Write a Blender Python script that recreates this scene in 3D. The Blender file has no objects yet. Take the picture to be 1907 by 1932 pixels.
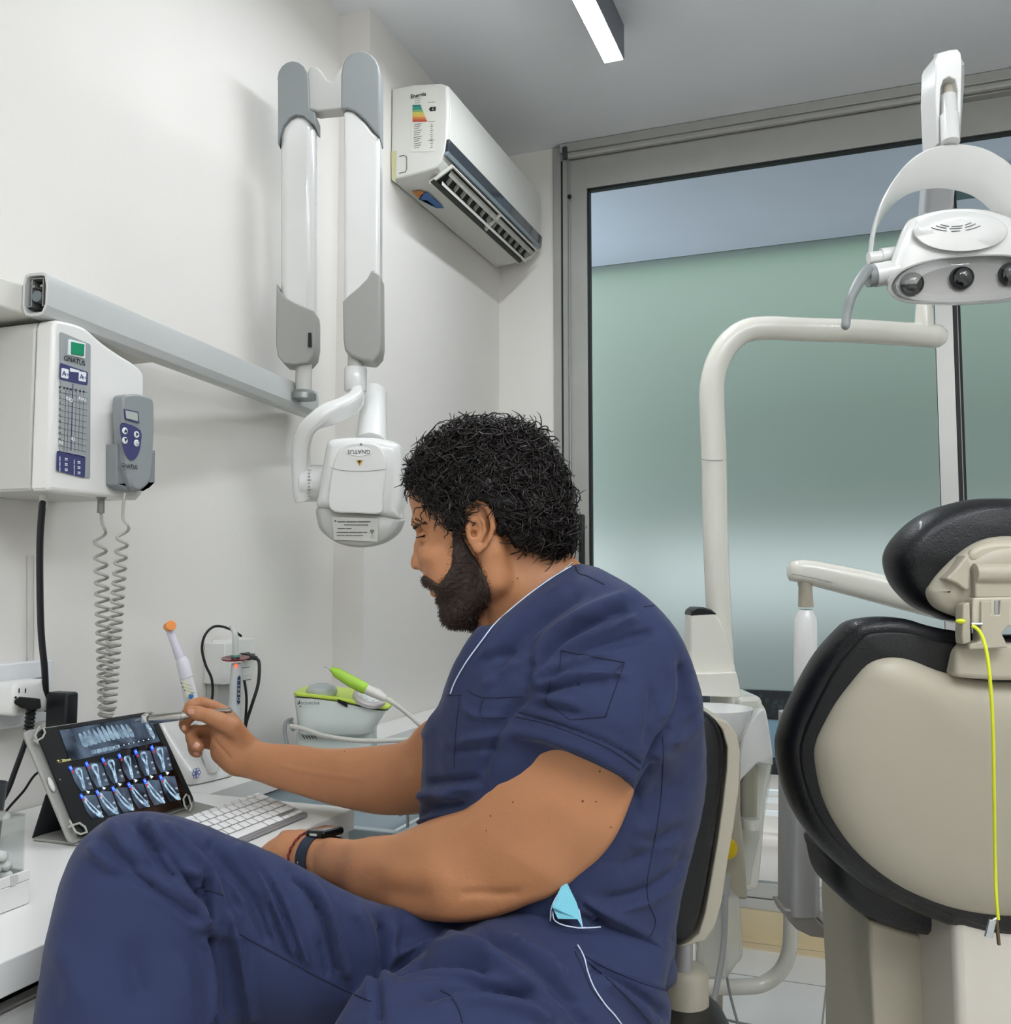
import bpy, math, random
import numpy as np
from mathutils import Vector, Matrix
from mathutils.bvhtree import BVHTree
random.seed(7); RNG = np.random.default_rng(7)
SC = bpy.context.scene; COL = SC.collection

# ------------------------------------------------------------------ camera
F_PX, CXP, CYP, HCAM = 1805.0, 953.5, 966.0, 1.13
VPX, VPY = 1640.0, 1098.0
PITCH = math.atan((VPY-CYP)/F_PX)
_up = np.array([0, -math.cos(PITCH), math.sin(PITCH)]); _fw = np.array([0, math.sin(PITCH), math.cos(PITCH)]); _rt = np.array([1., 0, 0])
_d = np.array([(VPX-CXP)/F_PX, (VPY-CYP)/F_PX, 1.0]); YAW = math.atan2(_d@_rt, _d@_fw)
RC = np.array([math.cos(YAW)*_rt-math.sin(YAW)*_fw, math.sin(YAW)*_rt+math.cos(YAW)*_fw, _up])   # world = RC @ camera(x right, y down, z forward)
CAMP = np.array([0, 0, HCAM])
cd = bpy.data.cameras.new('camera'); cam = bpy.data.objects.new('camera', cd); COL.objects.link(cam)
cd.sensor_fit = 'HORIZONTAL'; cd.sensor_width = 36.0; cd.lens = F_PX/1907*36.0; cd.clip_start = 0.02
m3 = np.stack([RC@np.array([1, 0, 0]), RC@np.array([0, -1, 0]), RC@np.array([0, 0, -1])], 1)
cam.matrix_world = Matrix.Translation(CAMP) @ Matrix(m3.tolist()).to_4x4()
SC.camera = cam

# ------------------------------------------------------------------ world, exposure, lamps
w = bpy.data.worlds.new('world'); SC.world = w; w.use_nodes = True
bg = w.node_tree.nodes['Background']; bg.inputs[0].default_value = (0.80, 0.90, 1.0, 1); bg.inputs[1].default_value = 2.0
SC.view_settings.view_transform = 'Standard'; SC.view_settings.look = 'None'
SC.view_settings.exposure = 0.72; SC.view_settings.gamma = 1.0; SC.view_settings.use_curve_mapping = False
SC.cycles.max_bounces = 8; SC.cycles.transparent_max_bounces = 12; SC.cycles.use_denoising = True
SC.cycles.sample_clamp_indirect = 6.0; SC.cycles.caustics_refractive = False; SC.cycles.caustics_reflective = False
LAMP_W = 42.0          # emission of the ceiling lamps' diffusers

al = bpy.data.lights.new('added_fill_uplight', 'AREA'); al.shape = 'RECTANGLE'; al.size = 1.6; al.size_y = .5; al.energy = 36.0; al.color = (.95, .98, 1.0)  # added upward fill, out of view, to brighten the ceiling
alo = bpy.data.objects.new('added_fill_uplight', al); COL.objects.link(alo); alo.location = (1.1, -.5, 2.05); alo.rotation_euler = (math.radians(180), 0, 0)

# ------------------------------------------------------------------ projection helpers
def P(px, py, d):
    "world point seen at a pixel, d metres in front of the camera"
    return CAMP + RC@np.array([(px-CXP)/F_PX, (py-CYP)/F_PX, 1.0])*d
def on(px, py, ax, v):
    r = RC@np.array([(px-CXP)/F_PX, (py-CYP)/F_PX, 1.0]); return CAMP + r*(v-CAMP[ax])/r[ax]
def onp(px, py, o, n):
    r = RC@np.array([(px-CXP)/F_PX, (py-CYP)/F_PX, 1.0]); o = np.array(o, float); n = np.array(n, float)
    return CAMP + r*((o-CAMP)@n)/(r@n)
def proj(V):
    c = (np.asarray(V, float)-CAMP)@RC
    return np.stack([CXP+F_PX*c[..., 0]/c[..., 2], CYP+F_PX*c[..., 1]/c[..., 2], c[..., 2]], -1)
CR, CD, CFW = RC[:, 0], RC[:, 1], RC[:, 2]     # camera right, down, forward in the world
def nrm(v): v = np.array(v, float); return v/np.linalg.norm(v)

# ------------------------------------------------------------------ materials
def lin(c):
    if isinstance(c, str): c = [int(c[i:i+2], 16)/255 for i in (0, 2, 4)]
    return tuple([(x/12.92 if x <= .04045 else ((x+.055)/1.055)**2.4) for x in c]+[1])
MATS = {}
def mat(name, col, rough=.5, metal=0., noise=0., nscale=60., bump=0., bscale=200., coat=0., trans=0., ior=1.45, emit=None, es=1., alpha=1., sheen=0., sss=0., spec=.5, stretch=None):
    if name in MATS: return MATS[name]
    m = bpy.data.materials.new(name); m.use_nodes = True; nt = m.node_tree; b = nt.nodes['Principled BSDF']
    I = b.inputs; c = lin(col); I['Base Color'].default_value = c; I['Roughness'].default_value = rough; I['Metallic'].default_value = metal
    I['Coat Weight'].default_value = coat; I['Coat Roughness'].default_value = .08; I['Transmission Weight'].default_value = trans; I['IOR'].default_value = ior
    I['Alpha'].default_value = alpha; I['Sheen Weight'].default_value = sheen; I['Specular IOR Level'].default_value = spec
    if sss: I['Subsurface Weight'].default_value = sss; I['Subsurface Radius'].default_value = (1, .35, .2); I['Subsurface Scale'].default_value = .008
    if emit: I['Emission Color'].default_value = lin(emit); I['Emission Strength'].default_value = es
    tc = nt.nodes.new('ShaderNodeTexCoord')
    src = tc.outputs['Object']
    if stretch:
        mp = nt.nodes.new('ShaderNodeMapping'); mp.inputs['Scale'].default_value = stretch; nt.links.new(src, mp.inputs[0]); src = mp.outputs[0]
    if noise:
        n = nt.nodes.new('ShaderNodeTexNoise'); n.inputs['Scale'].default_value = nscale; n.inputs['Detail'].default_value = 5; nt.links.new(src, n.inputs['Vector'])
        mx = nt.nodes.new('ShaderNodeMix'); mx.data_type = 'RGBA'
        mx.inputs[6].default_value = tuple(x*(1-noise) for x in c[:3])+(1,); mx.inputs[7].default_value = tuple(min(1, x*(1+noise)) for x in c[:3])+(1,)
        nt.links.new(n.outputs[0], mx.inputs[0]); nt.links.new(mx.outputs[2], I['Base Color'])
    if bump:
        n = nt.nodes.new('ShaderNodeTexNoise'); n.inputs['Scale'].default_value = bscale; n.inputs['Detail'].default_value = 3; nt.links.new(src, n.inputs['Vector'])
        bp = nt.nodes.new('ShaderNodeBump'); bp.inputs['Strength'].default_value = bump; bp.inputs['Distance'].default_value = .002
        nt.links.new(n.outputs[0], bp.inputs['Height']); nt.links.new(bp.outputs[0], I['Normal'])
    MATS[name] = m; return m

# ------------------------------------------------------------------ mesh helpers: shapes are (verts, faces)
def box(c, s, R=None):
    s = np.array(s)/2.; V = np.array([[x, y, z] for x in (-1, 1) for y in (-1, 1) for z in (-1, 1)])*s
    if R is not None: V = V@np.array(R, float)          # rows of R are the box axes in the world
    return V+np.array(c), [(0, 1, 3, 2), (4, 6, 7, 5), (0, 4, 5, 1), (2, 3, 7, 6), (0, 2, 6, 4), (1, 5, 7, 3)]
def bb(a, b): a = np.array(a, float); b = np.array(b, float); return box((a+b)/2, np.abs(b-a))
def rbox(c, s, r, R=None, n=4):
    s = np.array(s)/2.; r = min(r, min(s)*.999); t = np.tan(np.linspace(-math.pi/4, math.pi/4, 2*n)); V = []; Fs = []; key = {}
    def vid(p):
        k = tuple(np.round(p, 5))
        if k not in key: key[k] = len(V); V.append(p)
        return key[k]
    for ax in range(3):
        for sg in (-1, 1):
            g = [[None]*(2*n) for _ in t]
            for i, a in enumerate(t):
                for j, b_ in enumerate(t):
                    p = [0, 0, 0]; p[ax] = sg; p[(ax+1) % 3] = a; p[(ax+2) % 3] = b_; g[i][j] = (ax, sg, i, j, p)
            for i in range(2*n-1):
                for j in range(2*n-1):
                    q = [vid(g[i+a][j+b_][4]) for a, b_ in ((0, 0), (1, 0), (1, 1), (0, 1))]
                    Fs.append(tuple(q) if sg > 0 else tuple(q[::-1]))
    A = np.array(V); D = A/np.linalg.norm(A, axis=1)[:, None]; sgn = np.sign(A)
    # corners: spread each half-face to its own corner
    V = sgn*(s-r)+D*r
    if R is not None: V = V@np.array(R, float)
    return V+np.array(c), Fs
def spline(pts, n=6, closed=False):
    p = [np.array(q, float) for q in pts]; out = []; N = len(p)
    if N < 3 and not closed: return np.array(p)
    for i in range(N if closed else N-1):
        g = lambda k: p[k % N] if closed else p[min(max(k, 0), N-1)]
        a, b_, c, d = g(i-1), g(i), g(i+1), g(i+2)
        for j in range(n):
            t = j/n; out.append(.5*((2*b_)+(-a+c)*t+(2*a-5*b_+4*c-d)*t*t+(-a+3*b_-3*c+d)*t**3))
    if not closed: out.append(p[-1])
    return np.array(out)
def loft(rings, cap=True, closed=False):
    n = len(rings[0]); V = np.concatenate([np.asarray(r, float) for r in rings]); Fs = []
    K = len(rings)
    for i in range(K if closed else K-1):
        a = i*n; b_ = ((i+1) % K)*n
        for j in range(n): k = (j+1) % n; Fs.append((a+j, a+k, b_+k, b_+j))
    if cap and not closed: Fs.append(tuple(range(n))[::-1]); Fs.append(tuple((K-1)*n+j for j in range(n)))
    return V, Fs
def frames(p, up=None):
    p = np.asarray(p, float); t = np.gradient(p, axis=0); t /= np.maximum(np.linalg.norm(t, axis=1), 1e-9)[:, None]
    u = np.array(up if up is not None else (0, 0, 1.)); u = u/np.linalg.norm(u)
    if up is None and abs(t[0]@u) > .9: u = np.array([1., 0, 0])
    X = []; Yv = []
    a = u-(u@t[0])*t[0]; a /= np.linalg.norm(a)
    for k in range(len(p)):
        a = a-(a@t[k])*t[k]
        if up is not None:
            b2 = u-(u@t[k])*t[k]
            if np.linalg.norm(b2) > .15: a = b2
        a = a/np.linalg.norm(a); X.append(a); Yv.append(np.cross(t[k], a))
    return t, np.array(X), np.array(Yv)
def tube(pts, r, seg=12, n=0, up=None, cap=True, ratio=1., rnd=False):
    p = spline(pts, n) if n else np.array(pts, float); K = len(p)
    r = np.interp(np.linspace(0, 1, K), np.linspace(0, 1, len(r)), r) if np.ndim(r) else np.full(K, float(r))
    t, X, Yv = frames(p, up); a = np.linspace(0, 2*math.pi, seg, endpoint=False); R_ = []
    if rnd:
        for k in (3, 2, 1): th = math.pi/2*k/3.4; R_.append(p[0]-t[0]*r[0]*math.sin(th)+math.cos(th)*r[0]*(np.cos(a)[:, None]*X[0]*ratio+np.sin(a)[:, None]*Yv[0]))
    for i in range(K): R_.append(p[i]+r[i]*(np.cos(a)[:, None]*X[i]*ratio+np.sin(a)[:, None]*Yv[i]))
    if rnd:
        for k in (1, 2, 3): th = math.pi/2*k/3.4; R_.append(p[-1]+t[-1]*r[-1]*math.sin(th)+math.cos(th)*r[-1]*(np.cos(a)[:, None]*X[-1]*ratio+np.sin(a)[:, None]*Yv[-1]))
    return loft(R_, cap)
def sweep(pts, prof, n=0, up=None, sc=None, cap=True):
    "prof: 2-D outline (a along up, b sideways)"
    p = spline(pts, n) if n else np.array(pts, float); t, X, Yv = frames(p, up); K = len(p)
    sc = np.interp(np.linspace(0, 1, K), np.linspace(0, 1, len(sc)), sc) if sc is not None else np.ones(K)
    pr = np.array(prof, float); return loft([p[i]+sc[i]*(pr[:, :1]*X[i]+pr[:, 1:]*Yv[i]) for i in range(K)], cap)
def rrect(w_, h_, r, n=4):
    o = []
    for cx, cy, a0 in ((w_/2-r, h_/2-r, 0), (-w_/2+r, h_/2-r, 90), (-w_/2+r, -h_/2+r, 180), (w_/2-r, -h_/2+r, 270)):
        for k in range(n+1): a = math.radians(a0+90*k/n); o.append((cx+r*math.cos(a), cy+r*math.sin(a)))
    return o
def lathe(prof, o, ax=(0, 0, 1), seg=24, cap=True):
    "prof: list of (radius, height along ax)"
    ax = nrm(ax); h_ = np.array([1., 0, 0]) if abs(ax[0]) < .8 else np.array([0, 1., 0]); X = nrm(np.cross(ax, h_)); Yv = np.cross(ax, X)
    a = np.linspace(0, 2*math.pi, seg, endpoint=False); ring = np.cos(a)[:, None]*X+np.sin(a)[:, None]*Yv
    return loft([np.array(o)+r*ring+z*ax for r, z in prof], cap)
def prism(outline, vec):
    o = np.asarray(outline, float); return loft([o, o+np.array(vec, float)])
def flat(outline): o = np.asarray(outline, float); return o, [tuple(range(len(o)))]
def ell(c, r, R=None, seg=20, rings=12):
    V = []
    for i in range(1, rings):
        th = math.pi*i/rings
        for j in range(seg): ph = 2*math.pi*j/seg; V.append((math.sin(th)*math.cos(ph), math.sin(th)*math.sin(ph), math.cos(th)))
    V.append((0, 0, 1)); V.append((0, 0, -1)); V = np.array(V)*np.array(r); Fs = []
    for i in range(rings-2):
        for j in range(seg): k = (j+1) % seg; Fs.append((i*seg+j, (i+1)*seg+j, (i+1)*seg+k, i*seg+k))
    t = (rings-1)*seg
    for j in range(seg): k = (j+1) % seg; Fs.append((t, j, k)); Fs.append((t+1, (rings-2)*seg+k, (rings-2)*seg+j))
    if R is not None: V = V@np.array(R, float)
    return V+np.array(c), Fs
_tc = {}
def text(s, size, o, x, y, align='CENTER', off=0.0004, bold=0.0):
    "lettering as flat geometry on the plane spanned by x and y"
    key = (s, bold)
    if key not in _tc:
        cu = bpy.data.curves.new('t', 'FONT'); cu.body = s; cu.size = 1; cu.align_x = 'CENTER'; cu.align_y = 'CENTER'; cu.resolution_u = 3; cu.offset = bold
        ob = bpy.data.objects.new('t', cu); COL.objects.link(ob); bpy.context.view_layer.update()
        me = ob.to_mesh(); V = np.array([v.co[:] for v in me.vertices]).reshape(-1, 3); Fs = [tuple(p.vertices) for p in me.polygons]; ob.to_mesh_clear()
        bpy.data.objects.remove(ob); bpy.data.curves.remove(cu); _tc[key] = (V, Fs)
    V, Fs = _tc[key]; x = nrm(x); y = nrm(y); n = np.cross(x, y); dx = 0
    if align == 'LEFT' and len(V): dx = -V[:, 0].min()*size
    return np.array(o)+(V[:, :1]*size+dx)*x+V[:, 1:2]*size*y+n*off, Fs

class MB:
    def __init__(s): s.V = []; s.F = []; s.M = []; s.S = []; s.m = []; s.n = 0
    def add(s, shape, m, smooth=True):
        V, Fs = shape; V = np.asarray(V, float)
        if m not in s.m: s.m.append(m)
        k = s.m.index(m); s.V.append(V); s.F += [tuple(i+s.n for i in f) for f in Fs]; s.M += [k]*len(Fs); s.S += [smooth]*len(Fs); s.n += len(V); return s
    def build(s, name, parent=None, bevel=0, ang=35, sub=0, seg=2, **kw):
        V = np.concatenate(s.V); o = np.array([(V[:, 0].min()+V[:, 0].max())/2, (V[:, 1].min()+V[:, 1].max())/2, V[:, 2].min()])
        me = bpy.data.meshes.new(name); me.from_pydata((V-o).tolist(), [], s.F)
        for m in s.m: me.materials.append(m)
        me.polygons.foreach_set('material_index', s.M); me.polygons.foreach_set('use_smooth', s.S); me.update()
        import bmesh
        bm = bmesh.new(); bm.from_mesh(me)
        if kw.get('weld', False): bmesh.ops.remove_doubles(bm, verts=bm.verts, dist=1e-5)
        if kw.get('norm', True): bmesh.ops.recalc_face_normals(bm, faces=bm.faces)
        bm.to_mesh(me); bm.free()
        if ang: me.set_sharp_from_angle(angle=math.radians(ang))
        ob = bpy.data.objects.new(name, me); COL.objects.link(ob); ORG[ob.name] = o
        if parent is not None: ob.parent = parent; ob.location = (o-ORG[parent.name]).tolist()
        else: ob.location = o.tolist()
        if bevel:
            b_ = ob.modifiers.new('b', 'BEVEL'); b_.width = bevel; b_.segments = seg; b_.limit_method = 'ANGLE'; b_.angle_limit = math.radians(kw.get('ba', 40)); b_.harden_normals = False
        if sub: u = ob.modifiers.new('s', 'SUBSURF'); u.levels = sub; u.render_levels = sub
        return ob
ORG = {}
def tag(o, label=None, cat=None, group=None, kind=None):
    for k, v in (('label', label), ('category', cat), ('group', group), ('kind', kind)):
        if v: o[k] = v
    return o
def thing(name, label, cat, loc, group=None, kind=None):
    o = bpy.data.objects.new(name, None); COL.objects.link(o); o.empty_display_size = .02; o.location = list(map(float, loc)); ORG[o.name] = np.array(loc, float)
    return tag(o, label, cat, group, kind)
def part(name, parent, shapes, m=None, **kw):
    b_ = MB()
    for s in (shapes if isinstance(shapes, list) else [shapes]):
        if len(s) == 3: b_.add(s[:2], s[2])
        elif len(s) == 4: b_.add(s[:2], s[2], s[3])
        else: b_.add(s, m)
    return b_.build(name, parent, **kw)
def W(shape, m, smooth=True): return (shape[0], shape[1], m, smooth)
EX, EY, EZ = np.eye(3)
# ------------------------------------------------------------------ the room
XW, XW2, YC, YWIN, ZC, XR, YB = -1.335, -1.2424, 2.225, 3.212, 2.70, 1.95, -1.9
M_wall = mat('painted plaster', 'e4e1db', .75, noise=.025, nscale=3, bump=.15, bscale=90)
M_ceil = mat('ceiling paint', 'f0f2f5', .85, noise=.05, nscale=2.2, bump=.1, bscale=60)
M_tile = None
def tile_mat(name, col, grout, sx, sy, rough=.12):
    m = bpy.data.materials.new(name); m.use_nodes = True; nt = m.node_tree; b = nt.nodes['Principled BSDF']
    tc = nt.nodes.new('ShaderNodeTexCoord'); br = nt.nodes.new('ShaderNodeTexBrick'); br.offset = 0; br.inputs['Scale'].default_value = 1
    br.inputs['Color1'].default_value = lin(col); br.inputs['Color2'].default_value = tuple(x*.97 for x in lin(col)[:3])+(1,); br.inputs['Mortar'].default_value = lin(grout)
    br.inputs['Mortar Size'].default_value = .0025; br.inputs['Brick Width'].default_value = sx; br.inputs['Row Height'].default_value = sy; br.inputs['Bias'].default_value = 0
    nt.links.new(tc.outputs['Object'], br.inputs[0]); nt.links.new(br.outputs[0], b.inputs['Base Color']); b.inputs['Roughness'].default_value = rough
    return m
M_floor = tile_mat('white floor tile', 'e8e7e2', '8f8a80', .45, .45)
M_kerb = tile_mat('beige kerb tile', 'd8c8a4', '8a8070', .30, 2.0, .3)
M_alu = mat('anodised aluminium', 'a9a9a4', .42, .35, noise=.05, nscale=14, bump=.05)
M_aluw = mat('pale aluminium', 'c4c4bf', .35, .25)
M_gask = mat('black gasket', '0c1114', .5)
def plaster(name, a, b_): return tag(part(name, None, bb(a, b_), M_wall, ang=30), kind='structure')
plaster('wall_left', (XW-.12, YB, 0), (XW, YC, ZC))
plaster('wall_left_pier', (XW-.12, YC, 0), (XW2, YWIN+.12, ZC))
plaster('wall_right', (XR, YB, 0), (XR+.12, YWIN+.12, ZC)); plaster('wall_near', (XW-.12, YB-.12, 0), (XR+.12, YB, ZC))
XJ = -1.03; XJ2 = 1.75
tag(part('wall_far', None, [bb((XW2, YWIN, 0), (XJ, YWIN+.12, ZC)), bb((XJ2, YWIN, 0), (XR, YWIN+.12, ZC))], M_wall), kind='structure')
tag(part('floor', None, bb((XW-.12, YB-.12, -.1), (XR+.12, YWIN+.12, 0)), M_floor), kind='structure')
tag(part('ceiling', None, bb((XW-.12, YB-.12, ZC), (XR+.12, YWIN+.12, ZC+.1)), M_ceil), kind='structure')
tag(part('trim_sill', None, bb((XJ, YWIN-.02, 0), (XJ2, YWIN+.12, .093)), M_kerb), kind='structure')
tag(part('trim_floor', None, bb((XJ, YWIN-.10, 0), (XJ2, YWIN-.02, .006)), M_kerb), kind='structure')

# glazing: outer frame, two sliding sashes with panes
M_glass = bpy.data.materials.new('window glass'); M_glass.use_nodes = True; nt = M_glass.node_tree
for n in list(nt.nodes): nt.nodes.remove(n)
o_ = nt.nodes.new('ShaderNodeOutputMaterial'); mx = nt.nodes.new('ShaderNodeMixShader'); t_ = nt.nodes.new('ShaderNodeBsdfTransparent'); g_ = nt.nodes.new('ShaderNodeBsdfGlossy')
t_.inputs[0].default_value = (.97, .97, .955, 1); g_.inputs['Roughness'].default_value = .5; lw = nt.nodes.new('ShaderNodeFresnel'); lw.inputs[0].default_value = 1.12
nt.links.new(lw.outputs[0], mx.inputs[0]); nt.links.new(t_.outputs[0], mx.inputs[1]); nt.links.new(g_.outputs[0], mx.inputs[2]); nt.links.new(mx.outputs[0], o_.inputs[0])
y0 = YWIN-.012
wf = part('window_1', None, [W(bb((XJ, y0, .093), (XJ+.062, y0+.10, ZC-.005)), M_alu, False), W(bb((XJ2-.05, y0, .093), (XJ2, y0+.10, ZC-.005)), M_alu, False),
    W(bb((XJ+.062, y0+.01, 2.64), (XJ2-.05, y0+.10, ZC-.005)), M_alu, False), W(bb((XJ+.062, y0, .093), (XJ2-.05, y0+.10, .125)), M_aluw, False), W(bb((XJ+.062, y0+.012, .125), (XJ2-.05, y0+.022, .14)), M_aluw, False),
    W(bb((XJ+.03, y0-.004, .1), (XJ+.036, y0+.002, 2.64)), M_gask, False)], bevel=.0015)
tag(wf, kind='structure')
part('head_rail', wf, [W(tube([(XJ+.034, y0-.004, 2.655), (XJ2-.05, y0-.004, 2.655)], .013, 10), M_alu), W(bb((XJ+.03, y0-.018, 2.665), (XJ2-.05, y0+.012, ZC-.002)), M_alu, False)], bevel=.002)
def sash(x0, x1, yy, lw_=.062, rw=.05, top=2.64, hb=.11):
    s = part('sash_frame', wf, [W(bb((x0, yy, .13), (x0+lw_, yy+.035, top)), M_alu, False), W(bb((x1-rw, yy, .13), (x1, yy+.035, top)), M_aluw, False), W(bb((x0+lw_, yy, top-hb), (x1-rw, yy+.035, top)), M_alu, False),
        W(bb((x0+lw_, yy, .13), (x1-rw, yy+.035, .175)), M_aluw, False),
        W(bb((x0+lw_, yy+.006, .175), (x0+lw_+.008, yy+.03, top-hb)), M_gask, False), W(bb((x0+lw_, yy+.006, top-hb-.008), (x1-rw, yy+.03, top-hb)), M_gask, False), W(bb((x1-rw, yy+.006, .175), (x1-rw+.001, yy+.03, top-hb)), M_gask, False)], bevel=.0012)
    part('pane', s, W(bb((x0+lw_, yy+.015, .175), (x1-rw, yy+.021, top-hb)), M_glass, False)); return s
xm = .262
sash(XJ+.062, xm, y0+.005); sash(xm+.006, XJ2-.05, y0+.045, lw_=.012)
part('black_gasket', wf, bb((xm+.001, y0+.004, .14), (xm+.012, y0+.05, 2.6)), M_gask)
hd = spline([on(1091, 975, 1, y0), on(1093, 1020, 1, y0), on(1096, 1110, 1, y0)], 1)
part('pull_handle', wf, [W(rbox(np.array([on(1097, 1025, 1, y0)[0], y0+.003, on(1097, 1030, 1, y0)[2]]), (.022, .014, .22), .008), mat('black handle', '0e1212', .35))])
# roller blind chain at the left jamb
ch = thing('blind_cord', 'thin grey cord with black bead hanging at the left window jamb', 'cord', on(1072, 285, 1, y0-.01)-np.array([0, 0, 0]))
p0 = on(1071, 290, 1, y0-.012); part('cord', ch, W(tube([p0, p0-EZ*.9, p0-EZ*2.1], .0022, 6), mat('grey cord', '7d8586', .6)))
part('bracket', ch, W(rbox(on(1066, 289, 1, y0-.016), (.018, .018, .045), .005), mat('steel bracket', '50585c', .3, .8)))
part('bead', ch, W(ell(on(1074, 371, 1, y0-.012), (.008,)*3, seg=12, rings=8), M_gask))
for o2 in (): pass

# outside: balcony floor and ceiling, frosted screen with dark mesh bands, white rails, greenery
YS = 4.46; zb = on(1440, 465, 1, YS)[2]
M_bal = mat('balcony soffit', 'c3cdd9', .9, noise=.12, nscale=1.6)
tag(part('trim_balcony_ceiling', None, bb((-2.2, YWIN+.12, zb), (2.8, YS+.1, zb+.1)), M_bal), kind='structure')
tag(part('trim_balcony_floor', None, bb((-2.2, YWIN+.12, -.1), (2.8, YS+2.5, -.005)), mat('balcony tile', 'cdbfb4', .45, noise=.05, nscale=4)), kind='structure')
M_frost = mat('frosted glass', 'd8dad5', .62, trans=1, ior=1.2)
_n = M_frost.node_tree; _tl = _n.nodes.new('ShaderNodeBsdfTranslucent'); _tl.inputs[0].default_value = lin('cfd4d1'); _ms = _n.nodes.new('ShaderNodeMixShader'); _ms.inputs[0].default_value = .5
_n.links.new(_n.nodes['Principled BSDF'].outputs[0], _ms.inputs[1]); _n.links.new(_tl.outputs[0], _ms.inputs[2]); _n.links.new(_ms.outputs[0], _n.nodes['Material Output'].inputs[0])
M_hex = bpy.data.materials.new('black perforated mesh'); M_hex.use_nodes = True
_b = M_hex.node_tree.nodes['Principled BSDF']; _v = M_hex.node_tree.nodes.new('ShaderNodeTexVoronoi'); _v.feature = 'DISTANCE_TO_EDGE'; _v.inputs['Scale'].default_value = 38; _v.inputs['Randomness'].default_value = .15
_r = M_hex.node_tree.nodes.new('ShaderNodeValToRGB'); _r.color_ramp.elements[0].position = .04; _r.color_ramp.elements[1].position = .1; _r.color_ramp.elements[0].color = lin('0b1115'); _r.color_ramp.elements[1].color = lin('27343a')
_t = M_hex.node_tree.nodes.new('ShaderNodeTexCoord'); M_hex.node_tree.links.new(_t.outputs['Object'], _v.inputs['Vector']); M_hex.node_tree.links.new(_v.outputs[0], _r.inputs[0]); M_hex.node_tree.links.new(_r.outputs[0], _b.inputs['Base Color'])
zh1 = on(1440, 1302, 1, YS)[2]; zh2 = on(1440, 1356, 1, YS)[2]; zh3 = on(1480, 1430, 1, YS)[2]; zh4 = on(1480, 1462, 1, YS)[2]
bs = thing('balcony_screen', 'frosted glass balcony screen with black mesh bands outside the window', 'screen', (0, YS, 0))
part('frosted_panel', bs, bb((-2.2, YS, zh1), (2.8, YS+.008, zb)), M_frost)
part('mesh_band', bs, bb((-2.2, YS-.01, zh2), (2.8, YS+.01, zh1)), M_hex); part('mesh_band', bs, bb((-2.2, YS-.01, zh4), (2.8, YS+.01, zh3)), M_hex)
part('blue_panel', bs, bb((-2.2, YS-.004, zh3), (2.8, YS+.004, zh2)), mat('slate panel', '7390a0', .35))
M_whm = mat('white metal rail', 'eef2f4', .4)
for x in (-2.1, -1.2, 1.1, 2.1): part('post', bs, bb((x-.02, YS-.02, -.005), (x+.02, YS+.02, zh4)), M_whm)
br_ = thing('balcony_railing', 'white metal railing seen below the screen bands outside', 'railing', (0, YS+.12, 0))
for zz in (1492, 1508, 1532): part('rail', br_, bb((-2.2, YS+.1, on(1460, zz+8, 1, YS+.1)[2]), (2.8, YS+.13, on(1460, zz, 1, YS+.1)[2])), M_whm)
for x in (-1.6, .9, 2.2): part('post', br_, bb((x-.02, YS+.1, -.005), (x+.02, YS+.13, .34)), M_whm)
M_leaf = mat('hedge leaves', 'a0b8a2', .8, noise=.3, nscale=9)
hg = thing('hedge', 'green hedge glowing through the frosted screen outside', 'hedge', (0, YS+1.0, 0))
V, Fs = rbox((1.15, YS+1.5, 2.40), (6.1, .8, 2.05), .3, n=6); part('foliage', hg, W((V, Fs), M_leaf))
V, Fs = rbox((0, YS+2.2, .40), (8, 1.2, 1.02), .2, n=6); tag(part('low_wall', None, W((V, Fs), mat('dark parapet', '4d6570', .8))), 'slate grey parapet behind the frosted screen outside', 'wall')
for x in (-1.4, 2.7): part('trunk', hg, W(tube([(x, YS+1.5, -.005), (x+.05, YS+1.5, 1.6)], .05, 8), mat('bark', '4a3d30', .9)))
# dark fitting on the balcony ceiling, seen through the window behind the operating light
a = on(1805, 345, 2, zb-.05); 
bl = part('balcony_lamp', None, [W(bb((a[0], a[1]-.02, zb-.075), (a[0]+.16, a[1]+.12, zb)), mat('dark lamp housing', '4a6268', .4), False)], bevel=.006)
tag(bl, 'dark rectangular lamp fixed to the balcony ceiling outside the window', 'lamp')

# ceiling lamps: the first is the room's own, the rest are added fill
M_hous = mat('grey lamp housing', '6d7078', .4, .4)
M_diff = mat('lit diffuser', 'ffffff', .5, emit='f3f8ff', es=LAMP_W)
def striplight(x0, x1, ya, yb, label):
    t = thing('ceiling_lamp', label, 'ceiling lamp', ((x0+x1)/2, (ya+yb)/2, ZC-.0005))
    part('housing', t, [W(bb((x0, ya, 2.598), (x1, yb, ZC-.001)), M_hous, False)], bevel=.002)
    part('diffuser', t, [W(bb((x0+.004, ya+.004, 2.5965), (x1-.004, yb-.004, 2.5978)), M_diff, False)])
striplight(-.667, -.607, 1.34, 2.545, 'slim linear ceiling lamp with a lit white diffuser in the ceiling')
striplight(.12, .18, -1.3, .1, 'added second slim linear lamp behind the camera, out of view'); striplight(1.15, 1.21, -.9, .9, 'added third slim linear lamp near the right wall, out of view')  # two unseen strips added to raise the room's brightness
up_ = thing('added_fill_trough', 'added out-of-view trough for the fill light behind the camera on the right', 'ceiling lamp', (1.1, -.5, ZC-.0005))  # invented housing around the added fill light
part('trough', up_, [W(bb((.29, -.76, 1.99), (1.91, -.24, 2.035)), M_hous, False)], bevel=.004)
for x in (.5, 1.7): part('hanging_rod', up_, W(tube([(x, -.5, 2.03), (x, -.5, ZC-.001)], .005, 8), M_hous))
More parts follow.
